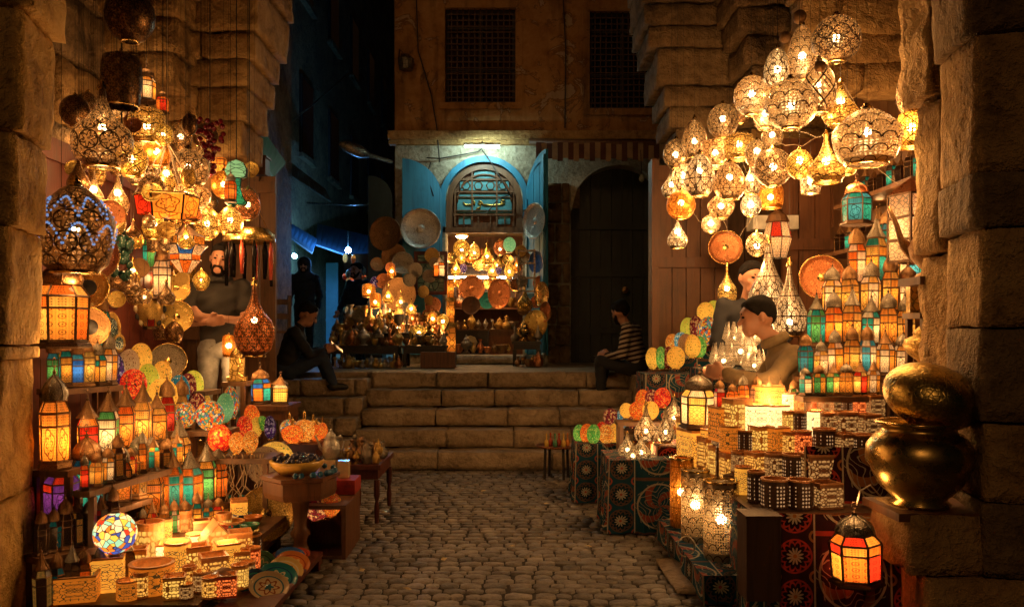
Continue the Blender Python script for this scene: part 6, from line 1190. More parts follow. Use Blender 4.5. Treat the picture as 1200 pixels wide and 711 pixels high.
for lab, px, py, wp, hp, mo, Y in (('yellow dotted egg lamp at the left end of the lower striped row', 765, 433, 16, 26, 'yellow', 7.0), ('bright green egg lamp second in the lower striped row', 775, 433, 14, 27, 'green', 6.97), ('maroon dotted egg lamp third in the lower striped row', 783, 433, 14, 27, 'maroon', 6.95), ('amber dotted egg lamp at the right end of the lower striped row', 792, 433, 22, 27, 'yellow', 6.9),
      ('tan egg lamp above the lower striped row', 788, 413, 16, 22, 'amber', 7.15), ('blue egg lamp above the lower striped row', 797, 411, 16, 22, 'blue', 7.1), ('pale cream egg lamp right of the blue one', 803, 415, 18, 24, 'pale', 7.0), ('cream egg lamp with orange dots', 812, 420, 20, 28, 'yellow', 6.95), ('vivid green egg lamp with gold edge', 820, 420, 16, 26, 'green', 7.0), ('lime egg lamp at the left of the top group', 806, 398, 18, 26, 'lime', 7.5), ('maroon egg lamp with cream spots in the top group', 815, 398, 16, 28, 'maroon', 7.45), ('big multicoloured speckled egg lamp in the top group', 829, 405, 26, 34, 'multi', 7.3), ('yellow egg lamp at the back of the top group', 826, 378, 20, 24, 'yellow', 7.65), ('lime-yellow egg lamp at the very top of the group', 837, 376, 18, 24, 'lime', 7.7), ('orange beaded egg lamp topmost at right', 849, 388, 24, 30, 'orange', 7.5),
      ('orange-red egg lamp left in the red trio', 752, 478, 16, 22, 'orange', 6.6), ('maroon spotted egg lamp in the middle of the red trio', 763, 478, 16, 22, 'maroon', 6.55), ('big red egg lamp right in the red trio', 776, 478, 20, 24, 'red', 6.5), ('yellow dotted egg lamp left below the red trio', 734, 490, 16, 18, 'yellow', 6.5), ('orange mosaic egg lamp below the red trio', 747, 492, 20, 22, 'orange', 6.4), ('yellow egg lamp right below the red trio', 762, 492, 20, 22, 'yellow', 6.35),
      ('small green egg lamp at the left end of the farther draped table', 678, 519, 14, 22, 'green', 6.75), ('orange egg lamp second on the farther draped table', 687, 520, 16, 24, 'orange', 6.7), ('green mosaic egg lamp in the middle of the farther draped table', 695, 521, 16, 24, 'green', 6.6), ('red-orange egg lamp behind on the farther draped table', 705, 518, 14, 24, 'red', 6.8), ('amber egg lamp fourth on the farther draped table', 711, 521, 18, 24, 'amber', 6.62), ('yellow egg lamp at the right end of the farther draped table', 721, 520, 16, 24, 'yellow', 6.65),
      ('dark red beaded globe left of the blue mosaic one', 716, 500, 18, 22, 'maroon', 6.9), ('dark blue mosaic globe behind the farther draped table', 729, 502, 16, 22, 'blue', 6.9), ('maroon beaded globe right of the blue mosaic one', 741, 502, 16, 22, 'maroon', 6.9)):
    shade_egg(lab, P(px, py, Y), L(wp, Y), L(hp, Y), mo, EG, (random.uniform(-.06, .06), random.uniform(-.06, .06)))
shelf('low board under the dark beaded globes', [P(712, 502.5, 6.9), P(745, 502.5, 6.9)], .2); shelf('board under the yellow and orange lamps below the red trio', [P(730, 492.5, 6.4), P(768, 492.5, 6.4)], .22)
# golden drops
for i, (px, py, wp, hp, Y) in enumerate(((757, 518, 28, 44, 5.9), (780, 518, 22, 40, 5.85), (790, 500, 28, 36, 6.05), (735, 535, 22, 28, 5.75), (751, 538, 24, 28, 5.65), (768, 545, 0, 0, 0), (742, 540, 18, 22, 5.62))):
    if wp: pendant('%s golden lotus-drop lamp among those on the draped tables' % ('tallest', 'slim', 'rearmost', 'leftmost', 'low right', '', 'low front')[i], P(px, py-hp/2, Y), L(wp, Y), L(hp, Y), 'drop', 'sh_leaf', None, 'golden drop lamps', True, 'bulb_far', bs=.03, bz=.3)
# silver lotus lamps pile
for i, (px, py, d, Y) in enumerate(((848, 424, 38, 5.85), (868, 415, 44, 5.9), (884, 428, 34, 5.8), (862, 396, 34, 6.05), (878, 398, 30, 6.1))):
    t = empty('lotus_lamp', P(px, py+12, Y), i*.7); t.scale = (L(d, Y),)*3; tag(t, 'silvery lotus lamp with pointed petals, %s' % ('leftmost of the pile before the seller', 'largest of the pile before the seller', 'rightmost of the pile before the seller', 'upper left of the pile before the seller', 'upper right of the pile before the seller')[i], 'lamp', 'lotus lamps')
    for k in range(9):
        a = 2*math.pi*k/9; T = Matrix.Rotation(a, 4, 'Z'); v = [(.12, 0, 0), (.4, -.16, .3), (.46, 0, .34), (.4, .16, .3), (.36, -.1, .62), (.36, .1, .62), (.3, 0, .95)]
        MB().raw(v, [(0, 1, 2), (0, 2, 3), (1, 4, 2), (2, 5, 3), (2, 4, 6), (2, 6, 5)], [[(0, 0), (0, .4), (.5, .4)], [(0, 0), (.5, .4), (1, .4)], [(0, .4), (.2, .7), (.5, .4)], [(.5, .4), (.8, .7), (1, .4)], [(.5, .4), (.2, .7), (.5, 1)], [(.5, .4), (.5, 1), (.8, .7)]], T).build('petal', m['sh_silver'], t)
    MB().lathe([(0, 0), (.25, 0), (.2, .06), (0, .08)], 12).build('foot', m['silver'], t); mk('bulb', unit('lamp_bulb', u_sphere), m['bulb_far'], t, (0, 0, .35), (0, 0, 0), (.14, .14, .14)); glow(t, (0, 0, .35), t.scale.x, t.scale.z, .7, (1, .56, .22), .03)
# small tray table left of the draped tables
Y = 7.7; t = empty('tray_table', (X(652, Y), Y, 0)); tag(t, 'small round tray table with perfume bottles near the stairs', 'table'); zt = Z(521, Y); MB().lathe([(0, zt-.02), (.18, zt-.02), (.2, zt), (.19, zt), (.17, zt-.01), (0, zt-.01)], 20).build('tray', m['copper'], t, True)
for i in range(4): a = i*math.pi/2+.5; MB().tube([(.12*math.cos(a), .12*math.sin(a), zt-.021), (.13*math.cos(a), .13*math.sin(a), 0)], .014, 6).build('leg', m['wood_black'], t)
for i, (px, c) in enumerate(((640, 'yellow'), (645, 'red'), (650, 'green'), (655, 'red'), (660, 'yellow'), (665, 'orange'))): ware('%s glass perfume bottle, %s from the left on the round tray table' % (c, ORD[i]), (X(px, Y)+0, Y-.06+.04*(i % 2), zt-.009), .045, .13, 'bottle', 'c_'+c, 'bottle', 'perfume bottles on the tray table')
tag(rough_block(X(768, 4.85), X(835, 4.6), 4.25, 4.85, 0, .035, 5, .08, .01, .02).build('paving_slab', m['step'], None, True), 'flat pale paving slab at the foot of the right table', 'slab')
tag(rough_block(X(738, 9.2), X(775, 9.2), 8.95, 9.5, .549, .90, 6, .08, .015, .03).build('stone_block', m['step'], None, True), 'stone block on which the striped-sweater man sits', 'block')

rr = random.Random(12)
for i, (a, b_) in enumerate((((880, 135), (960, 160)), ((925, 150), (1015, 130)), ((800, 225), (850, 255)), ((845, 255), (880, 255)), ((905, 175), (990, 195)), ((1000, 130), (1060, 215)), ((870, 190), (905, 215)), ((985, 90), (1045, 180)))):
    Ya = rr.uniform(4.9, 5.6); A = P(*a, Ya); B = P(*b_, Ya+rr.uniform(-.3, .3)); sag = rr.uniform(.05, .16)
    tag(MB().tube([A.lerp(B, k/8)-Vector((0, 0, sag*math.sin(math.pi*k/8)+.012*math.sin(k*2.3+i))) for k in range(9)], .002, 5).build('supply_wire', m['cord'], None, True), 'pale sagging supply wire, %s counted from the top among the right lamps' % ORD[i], 'wire', 'supply wires among the right lamps')
# ================================================================ CENTRE SHOP FRONT
for lab, px, py, d, mt, Y, fc in (('large silver tray hung on the bright blue door leaf', 493, 268, 47, 'silver', 11.75, (.1, -1, .05)), ('dark copper tray at the alley corner left of the silver tray', 452, 274, 40, 'bronze', 11.6, (-.3, -1, 0)), ('oval-looking silver tray hung on the right blue leaf', 627, 259, 42, 'silver', 11.45, (-1.0, -.75, 0)), ('pewter bowl below the large silver tray', 472, 308, 26, 'tin', 11.5, (.1, -1, .1)), ('small pewter dish right of the pewter bowl', 480, 328, 16, 'tin', 11.4, (.1, -1, .1)), ('dark copper dish below the dark copper tray', 462, 300, 30, 'bronze', 11.6, (-.1, -1, 0)), ('big copper plate low on the shop corner', 468, 345, 40, 'bronze', 11.55, (0, -1, 0)),
      ('carved copper charger in the middle of the shop', 553, 338, 30, 'copper', 12.7, (0, -1, .05)), ('copper tray turned sideways inside the shop', 586, 344, 36, 'copper', 12.4, (-.9, -1, 0)), ('brass plate leaning against the right door jamb', 628, 380, 34, 'brass_h', 11.3, (-.7, -1, .1)), ('brass dish above the leaning brass plate', 636, 345, 30, 'brass_s', 11.3, (-1, -.6, 0)), ('blue-rimmed plate on the right blue leaf', 629, 307, 26, 'c_blue', 11.3, (-1, -.8, 0)), ('pewter plate on the left display bench', 414, 397, 24, 'tin', 10.7, (.1, -1, .3)), ('small pewter plate beside the larger one on the bench', 431, 398, 18, 'tin', 10.75, (.1, -1, .3)), ('round pewter dish above the bench at left', 420, 370, 16, 'tin', 11.0, (0, -1, .2)), ('greenish brass charger by the golden door column', 516, 380, 22, 'brass_h', 11.2, (.2, -1, .2)), ('small copper plate beside the shop lantern', 508, 358, 20, 'copper', 11.4, (-.3, -1, .1)), ('green glass plate inside the shop', 571, 352, 20, 'c_teal', 12.8, (-.4, -1, 0)), ('wooden plate low in the shop', 552, 358, 22, 'wood_mid', 12.5, (0, -1, .2)), ('copper dish stacked on the right jamb', 640, 365, 24, 'copper', 11.2, (-1, -.6, 0))):
    t = tray(lab, P(px, py, Y), L(d, Y), mt, fc, group='trays round the arched shop')
# display benches in front
ZB = ZT+.28
def cbench(lab, px0, px1, Y, z, mat='wood_black', dp=.4): table(lab, X(px0, Y), X(px1, Y), Y-dp/2, Y+dp/2, z, mat, zf=ZT, leg=.025)
cbench('long dark bench of brassware left of the shop door', 385, 470, 10.8, ZB); cbench('dark bench of brassware nearest the shop door', 473, 524, 10.9, ZB); cbench('small dark carved table right of the shop door', 600, 634, 11.2, ZT+.33); cbench('rear bench of lamps along the alley corner', 400, 520, 11.4, ZT+.55, 'wood', .35)
table('raised step board behind the benches before the shop', X(388, 11.05), X(524, 11.05), 10.98, 11.16, ZB+.16, 'wood_black', zf=ZT, leg=.02)
tag(MB().box(-.22, .22, -.15, .15, 0, .2).build('wooden_chest', m['wood_mid'], None, loc=(X(515, 10.7), 10.6, ZT)), 'plain wooden chest at the shop step', 'chest')
rr = random.Random(21); kinds = ['pot', 'urn', 'vase', 'stick', 'goblet', 'bottle', 'incense', 'bowl']; mts = ['brass', 'bronze', 'tin', 'silver', 'brass_s', 'copper', 'brass', 'bronze']
desc = dict(pot='teapot', urn='lidded urn', vase='vase', stick='candlestick', goblet='goblet', bottle='bottle', incense='incense burner', bowl='bowl'); md = dict(brass='engraved brass', bronze='dark bronze', tin='pewter', silver='silver', brass_s='polished brass', copper='copper')
def fill(px0, px1, n, Y, z, where, hs=(.12, .3), dy=.12, lit=0.):
    for i in range(n):
        k = rr.choice(kinds); mt = rr.choice(mts); Yq = Y+rr.uniform(-dy, dy); h = rr.uniform(*hs)*(1 if k != 'bowl' else .5); px = px0+(px1-px0)*(i+.5)/n
        ware('%s %s, %s from the left %s' % (md[mt], desc[k], ORD[i], where), (X(px, Yq), Yq, z+.002), h*rr.uniform(.5, .75)*(1 if k != 'bowl' else 2), h, k, mt, desc[k].split()[-1], 'brassware round the arched shop')
fill(388, 468, 18, 10.75, ZB, 'on the long dark bench', (.1, .24)); fill(392, 470, 14, 11.05, ZB+.16, 'on the second step of the long bench', (.12, .26), .06); fill(474, 522, 9, 11.1, ZB+.16, 'on the second step by the door', (.12, .26), .06); fill(474, 522, 10, 10.85, ZB, 'on the bench nearest the door', (.12, .28)); fill(402, 518, 20, 11.4, ZT+.55, 'on the rear bench', (.16, .34), .1); fill(601, 633, 6, 11.2, ZT+.33, 'on the small carved table', (.14, .3)); fill(528, 608, 12, 13.75, 1.782, 'on the lower shelf in the shop', (.16, .34), .08); fill(528, 608, 12, 13.75, 2.482, 'on the upper shelf in the shop', (.16, .32), .08); fill(532, 606, 9, 12.9, ZT+.5, 'on the counter in the shop', (.14, .3), .1)
table('dark inlaid counter inside the shop', X(533, 12.9), X(606, 12.9), 12.75, 13.1, ZT+.5, 'wood', zf=ZT)
Y = 12.7; t = empty('inlaid_chest', (X(550, Y), Y, ZT+.12)); tag(t, 'dark chest with a pale star inlay at the shop entrance', 'chest'); MB().box(-.3, .3, -.12, .1, 0, .36).build('chest', m['wood_black'], t); MB().lathe([(0, .02), (.1, .01), (.11, 0)], 8, Matrix.Translation((.02, -.125, .18)) @ Matrix.Rotation(R(90), 4, 'X')).build('star_inlay', m['c_cream'], t); MB().box(-.31, .31, -.13, .11, .361, .385).build('lid', m['wood'], t)
# lit lamps of the shop
LG = 'lit lamps round the arched shop'
for lab, px, py, wp, hp, shp, mt, Y, lt in (('gold globe lamp at the upper left inside the shop', 541, 291, 20, 20, 'globe', 'sh_gold', 12.5, 1), ('pierced gold lamp second along the shop ceiling', 556, 294, 14, 18, 'egg', 'sh_band', 12.6, 1), ('pierced gold lamp third along the shop ceiling', 571, 298, 16, 24, 'bell', 'sh_gold', 12.6, 1), ('red and gold lamp fourth along the shop ceiling', 586, 290, 16, 18, 'globe', 'sh_red', 12.6, 1), ('brass drop lamp below the gold globe', 534, 313, 12, 18, 'drop', 'sh_gold', 12.5, 1), ('gold bell lamp hanging low in the shop', 577, 315, 12, 22, 'bell', 'sh_band', 12.7, 1), ('small brass lamp beside the mint glass one', 597, 316, 12, 20, 'egg', 'sh_gold', 12.4, 1),
      ('gold cone lamp standing right of the shop door', 615, 350, 20, 28, 'bell', 'sh_gold', 11.3, 0), ('amber lamp hanging left of the pewter bowl', 459, 316, 11, 18, 'drop', 'sh_amber', 11.3, 1), ('amber ball lamp glowing on the rear bench', 467, 383, 15, 16, 'globe', 'sh_amber', 11.2, 1), ('gold bell lamp over the rear bench', 455, 345, 14, 20, 'bell', 'sh_gold', 11.3, 1), ('gold lamp near the alley corner', 440, 352, 14, 18, 'drum', 'sh_amber', 11.4, 1), ('gold cone lamp in the middle of the rear bench', 470, 352, 14, 20, 'bell', 'sh_band', 11.4, 1), ('gold pear lamp beside the wooden window', 482, 360, 13, 18, 'drop', 'sh_gold', 11.3, 1), ('brown lamp at the left end of the rear bench', 432, 340, 16, 16, 'drum', 'sh_amber', 11.6, 1), ('round gold lamp before the shop window', 491, 388, 16, 16, 'globe', 'sh_gold', 11.0, 1), ('yellow glass globe by the door column', 519, 375, 14, 15, 'globe', 'sh_gold', 11.0, 1), ('small gold lamp low before the shop', 507, 372, 12, 14, 'globe', 'sh_amber', 11.1, 1)):
    hangs = py < 330; pendant(lab, P(px, py, Y), L(wp, Y), L(hp, Y), shp, mt, (3.0 if Y > 12 else 3.1) if hangs else None, LG, bool(lt), 'bulb_far', bs=.05, bz=.4, watts=2.2, inner=1.1)
for px, py, d, mo, Y, lab in ((597, 296, 15, 'mint', 12.2, 'mint green glass globe by the right door post'), (543, 320, 9, 'violet', 12.6, 'violet glass lamp hanging inside the shop'), (584, 322, 8, 'violet', 12.7, 'small violet lamp deeper in the shop'), (440, 338, 12, 'violet', 11.7, 'violet glowing lamp near the alley corner')): shade_egg(lab, P(px, py, Y), L(d, Y), L(d*1.2, Y), mo, LG); 
lantern('orange lantern hanging by the wooden shop window', (X(515, 11.3), 11.3, Z(326, 11.3)), L(16, 11.3), L(30, 11.3), ['orange', 'white'], 6, 'cone', hang=3.4)
# golden column lantern at the left jamb
Y = 11.7; t = empty('gold_column', (X(528, Y), Y, ZT)); tag(t, 'tall glowing golden column lantern at the left door jamb', 'lamp', LG); zz = 0
for i, (h_, r_) in enumerate(((.08, .10), (.45, .08), (.06, .10), (.30, .06), (.05, .08), (.25, .05))):
    MB().lathe([(0, 0), (r_, 0), (r_, h_), (0, h_)], 8, Matrix.Translation((0, 0, zz))).build('tier', m['brass'] if i % 2 == 0 else m['g_amber_vine'], t); zz += h_+.001
    if i % 2: glow(t, (0, 0, zz-h_/2), 1, 1, .25, (1, .7, .38), .015)
# wooden shop window
Y = 11.8; t = empty('shop_window', P(505, 320, Y)); tag(t, 'orange-lit wooden framed window left of the shop door', 'window'); a, b_ = .24, .31
for q_ in ((-a, a, b_-.05, b_), (-a, a, -b_, -b_+.05)): MB().box(q_[0], q_[1], -.03, .03, q_[2], q_[3]).build('frame_rail', m['wood_red'], t)
for q_ in ((-a, -a+.05), (a-.05, a)): MB().box(q_[0], q_[1], -.028, .028, -b_+.051, b_-.051).build('frame_stile', m['wood_red'], t)
MB().box(-a+.051, a-.051, -.01, .01, .14, .17).build('glazing_bar', m['wood_red'], t); MB().face([(-a, .02, -b_), (a, .02, -b_), (a, .02, b_), (-a, .02, b_)]).build('pane', glass('dim_green_shop_pane', (.10, .09, .03), .5, 'vine', lit=False), t)
# small ladder rack on right leaf
Y = 11.2; t = empty('wall_rack', P(617, 318, Y)); tag(t, 'narrow metal rack hanging on the right blue leaf', 'rack')
for s in (-.11, .11): MB().box(s-.012, s+.012, -.012, .012, -.3, .3).build('upright', m['tin'], t)
for z in (-.28, -.1, .1, .27): MB().box(-.098, .098, -.05, .02, z, z+.02).build('tier', m['tin'], t)
# flag
Y = 12.3; t = empty('flag', P(434, 300, Y)); tag(t, 'small red and white flag at the alley corner', 'flag'); MB().tube([(0, 0, -.3), (0, 0, .4)], .01, 6).build('pole', m['wood'], t)
MB().face([(0, 0, .05), (.1, .05, -.1), (.08, .03, .2), (0, 0, .38)]).build('red_cloth', plain('flag_red', (.5, .02, .02), .8), t); MB().face([(0, -.004, -.12), (.1, .045, -.2), (.1, .045, -.1), (0, -.004, .05)]).build('white_cloth', m['c_cream'], t)
# wires on the facade
for i, pts in enumerate(([(488, 0), (490, 60), (505, 110), (512, 150), (515, 190)], [(500, 185), (515, 186), (560, 178), (565, 174)], [(565, 176), (575, 190), (590, 215), (600, 232)], [(545, 250), (570, 250), (585, 232), (600, 228)], [(660, 0), (663, 60), (662, 150)], [(505, 190), (500, 205), (508, 230)])):
    tag(MB().tube([P(x, y, YF-.1) for x, y in pts], .009, 5).build('facade_wire', m['black'], None, True), ('long black wire running down the upper facade', 'black wire leading to the tube light', 'black wire from the tube light to the arch', 'wire looping before the gold lettering', 'thin vertical wire between the barred windows', 'short black wire left of the arch')[i], 'wire', 'wires on the facade')
t = empty('facade_lamp', P(476, 74, YF-.12)); tag(t, 'old unlit floodlight on the upper facade corner', 'light'); MB().lathe([(0, -.1), (.1, -.1), (.12, .05), (.05, .12), (0, .12)], 10).build('housing', m['tin'], t); MB().tube([(0, 0, .1), (-.1, .02, .2), (-.12, .08, .05)], .012, 5).build('arm', m['iron'], t)
t = empty('hanging_bulb', P(752, 208, 11.3)); tag(t, 'clear unlit bulb hanging before the dark arched door', 'bulb'); MB().lathe([(0, -.07), (.03, -.05), (.04, -.02), (.02, .04), (0, .05)], 12).build('glass', plain('clear_bulb_glass', (.3, .33, .25), .1), t, True); MB().tube([(0, 0, .04), (0, .1, .4)], .005, 5).build('cord', m['black'], t)
# ================================================================ ALLEY
def facade_block(label, x0, x1, y0, y1, z0, z1, face, mat, wins=()):
    t = empty('alley_building', ((x0+x1)/2, (y0+y1)/2, z0)); tag(t, label, 'building'); l = Vector(t.location)
    o = MB().box(x0, x1, y0, y1, z0, z1).build('wall', mat, t); o.location = -l
    for (a, c, za, zb, mt) in wins:
        q = MB(); w_ = MB()
        if face == 'x': q.box(x1+.002, x1+.05, a, c, za, zb); w_.box(x1+.051, x1+.06, a+.06, c-.06, za+.06, zb-.06); s = MB().box(x1+.002, x1+.12, a-.08, c+.08, za-.1, za-.004)
        else: q.box(a, c, y0-.05, y0-.002, za, zb); w_.box(a+.06, c-.06, y0-.06, y0-.051, za+.06, zb-.06); s = MB().box(a-.08, c+.08, y0-.12, y0-.002, za-.1, za-.004)
        o = q.build('window', m['wood_black'], t); o.location = -l; w_.build('pane', m[mt] if isinstance(mt, str) else mt, o); o = s.build('sill', m['stone_dark'], t); o.location = -l
wdk = plain('alley_pane', (.01, .012, .014), .15); wlit = emit('far_lit_pane', (.25, .8, .7), .03)
facade_block('dark alley building on the left with shuttered windows', -9, -4.3, 12.5, 30, ZT, 14, 'x', m['stone_dark'], [(14+i*2.6, 15+i*2.6, zz, zz+1.6, wdk) for i in range(6) for zz in (5, 8.2)])
facade_block('far dark building closing the alley with a faint lit window', -12, 4, 34, 40, ZT, 15.5, 'y', m['stone_dark'], [(-5.6, -4.9, 9.6, 10.8, wlit), (-7.2, -6.5, 9.6, 10.8, wdk), (-5.6, -4.9, 6.4, 7.6, wdk)])
facade_block('nearer dark left building above the green awning', -9, -3.3, 8.6, 12.3, ZT, 12, 'x', m['stone_dark'], [(9.6, 10.6, 4.2, 5.9, wdk)])
# kiosks with blue doors
t = empty('blue_kiosk', (-4.3, 17.0, ZT)); tag(t, 'row of pale blue shop shutters down the alley', 'shutters')
bd = plain('pale_blue_metal', (.22, .42, .50), .5, 0, .15, 4)
for i, (px0, px1, Y) in enumerate(((374, 396, 19.0), (358, 372, 18.6), (335, 356, 17.6), (312, 333, 16.8))):
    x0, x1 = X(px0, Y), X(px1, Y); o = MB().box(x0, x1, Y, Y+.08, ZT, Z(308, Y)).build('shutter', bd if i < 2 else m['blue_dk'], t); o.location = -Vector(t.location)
    for zq in (.35, .66): z = ZT+(Z(308, Y)-ZT)*zq; MB().box(x0+.02, x1-.02, Y-.03, Y-.002, z, z+.05).build('rail', bd if i < 2 else m['blue_dk'], o)
def awning(label, pts, mat, cat='awning'):
    c = sum((Vector(p) for p in pts), Vector())/4; t = empty('awning', c); tag(t, label, cat); q = MB(); A, B, C, D = [Vector(p)-c for p in pts]; n = 10
    for i in range(n): f, g_ = i/n, (i+.94)/n; a, b2, c2, d2 = A.lerp(B, f), A.lerp(B, g_), D.lerp(C, g_), D.lerp(C, f); q = MB(); dz = Vector((0, 0, .03)); q.raw([a, b2, c2, d2, a-dz, b2-dz, c2-dz, d2-dz], [(0, 1, 2, 3), (7, 6, 5, 4), (0, 4, 5, 1), (1, 5, 6, 2), (2, 6, 7, 3), (3, 7, 4, 0)]); q.build('slat', mat, t)
awning('green slatted awning under the left corbel', (P(292, 130, 8.2), P(335, 190, 9.0), P(320, 205, 8.4), P(292, 175, 7.8)), plain('green_slats', (.01, .12, .05), .5))
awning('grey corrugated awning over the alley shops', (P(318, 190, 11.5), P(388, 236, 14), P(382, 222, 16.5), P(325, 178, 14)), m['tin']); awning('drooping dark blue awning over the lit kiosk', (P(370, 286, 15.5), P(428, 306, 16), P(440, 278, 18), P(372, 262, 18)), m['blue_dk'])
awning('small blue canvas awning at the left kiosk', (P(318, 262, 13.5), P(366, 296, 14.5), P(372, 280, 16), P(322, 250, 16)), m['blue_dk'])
t = empty('blue_lamp', P(408, 293, 15.2)); tag(t, 'bright blue bulb under the alley awning', 'light'); mk('bulb', unit('lamp_bulb', u_sphere), emit('blue_bulb', (.12, .42, 1), 1300), t, sc=(.10, .10, .10)); MB().tube([(0, 0, .04), (0, 0, .35)], .01, 5).build('cord', m['black'], t)
t = empty('cyan_lamp', P(345, 300, 15.6)); tag(t, 'dim cyan bulb over the alley kiosk at left', 'light'); mk('bulb', unit('lamp_bulb', u_sphere), emit('cyan_bulb', (.10, .5, .75), 420), t, sc=(.09, .09, .09)); MB().tube([(0, 0, .04), (0, 0, .3)], .01, 5).build('cord', m['black'], t)
# glimmering far stall
t = empty('far_stall', (X(424, 15), 15, ZT)); tag(t, 'glimmering far stall with violet and white lights past the kiosk', 'stall'); rr = random.Random(4)
MB().box(-.35, .4, -.2, .3, 0, .5).build('counter', m['wood'], t)
for i in range(34): mk('trinket', unit('lamp_bulb', u_sphere), m[rr.choice(('mo_violet', 'so_cell', 'so_fine', 'tin', 'so_red', 'g_white_vine', 'brass', 'bronze'))], t, (rr.uniform(-.3, .35), rr.uniform(-.15, .1), .55+rr.uniform(0, 1.3)), sc=(.09, .09, rr.uniform(.08, .2)))
MB().box(-.36, .42, .12, .16, .5, 1.9).build('back_board', m['wood_black'], t)
# street lamp on the corner
t = empty('street_lamp', P(459, 190, 12.0)); tag(t, 'unlit street lamp on an arm at the building corner', 'street lamp'); a = P(398, 168, 11.4)-Vector(t.location); b_ = P(432, 182, 11.7)-Vector(t.location)
MB().tube([(0, 0, 0), b_], [.03, .035], 8).build('arm', m['tin'], t); MB().tube([b_, b_.lerp(a, .3), b_.lerp(a, .8), a], [.04, .09, .08, .03], 10).build('lamp_head', m['tin'], t, True)
for i, pts in enumerate(([(325, 155, 13), (370, 120, 15), (410, 85, 18)], [(305, 130, 12), (340, 115, 16), (380, 105, 20)], [(360, 238, 14), (410, 240, 14), (455, 238, 12.5)])): tag(MB().tube([P(*q) for q in pts], .016, 5).build('overhead_cable', m['tin'], None, True), ('bright sagging cable crossing the alley', 'thin cable high across the alley', 'low cable strung across the alley')[i], 'cable', 'alley cables')
Y = 9.4; t = empty('wooden_lamp_box', P(305, 195, 8.0)); tag(t, 'small square wooden lantern hanging under the left corbel', 'lantern'); MB().box(-.07, .07, -.07, .07, -.09, .07).build('case', m['wood_mid'], t); MB().box(-.085, .085, -.085, .085, .071, .09).build('cap', m['wood'], t); MB().tube([(0, 0, .09), (-.25, 0, .2)], .008, 5).build('arm', m['wood'], t)
t = empty('wooden_chair', (X(326, 10.2), 10.2, ZT), .5); tag(t, 'pale wooden chair behind the reading man', 'chair')
for x in (-.18, .18):
    for y in (-.18, .18): MB().box(x-.02, x+.02, y-.02, y+.02, 0, .44 if y < 0 else .92).build('leg', m['wood_mid'], t)
MB().box(-.21, .21, -.21, .21, .441, .47).build('seat', m['wood_mid'], t)
for z in (.62, .8): MB().box(-.16, .16, .17, .19, z, z+.07).build('back_slat', m['wood_mid'], t)

rr = random.Random(31)
for i in range(16):
    px = (531, 540, 550, 561, 572, 583, 594, 604)[i % 8]+rr.uniform(-2, 2); py = (306, 332)[i//8]+rr.uniform(-5, 5); Y = rr.uniform(13.0, 13.5)
    if i % 3: pendant('small gold lamp, %s in the deep %s hanging row of the shop' % (ORD[i % 8], ('upper', 'lower')[i//8]), P(px, py, Y), L(11, Y), L(rr.uniform(11, 18), Y), rr.choice(('egg', 'globe', 'bell', 'drop')), rr.choice(('sh_gold', 'sh_band', 'sh_amber')), 3.0, 'deep hanging lamps of the shop', True, 'bulb_far', bs=.03, watts=.8, inner=1.2)
    else: tray('small brass plate, %s in the deep %s hanging row of the shop' % (ORD[i % 8], ('upper', 'lower')[i//8]), P(px, py, Y), L(13, Y), 'brass_s', (0, -1, 0), group='deep hanging plates of the shop')

for i in range(22):
    left = i < 13; px = rr.uniform(432, 522) if left else rr.uniform(604, 640); py = rr.uniform(296, 395) if left else rr.uniform(290, 405); Y = rr.uniform(11.35, 11.75)
    tray('small %s dish, %s of those hung %s of the shop door' % (('brass', 'copper', 'pewter', 'bronze')[i % 4], ORD[i if left else i-13], 'left' if left else 'right'), P(px, py, Y), L(rr.uniform(11, 19), Y), ('brass', 'copper', 'tin', 'bronze')[i % 4], (rr.uniform(-.5, .3), -1, rr.uniform(-.1, .2)), group='small dishes round the arched shop')
fill(390, 470, 15, 10.42, ZT, 'on the terrace before the long bench', (.1, .2), .06); fill(604, 640, 6, 10.8, ZT, 'on the terrace right of the door', (.12, .24), .08); fill(534, 600, 8, 12.45, ZT+.14, 'on the shop floor', (.14, .28), .1)
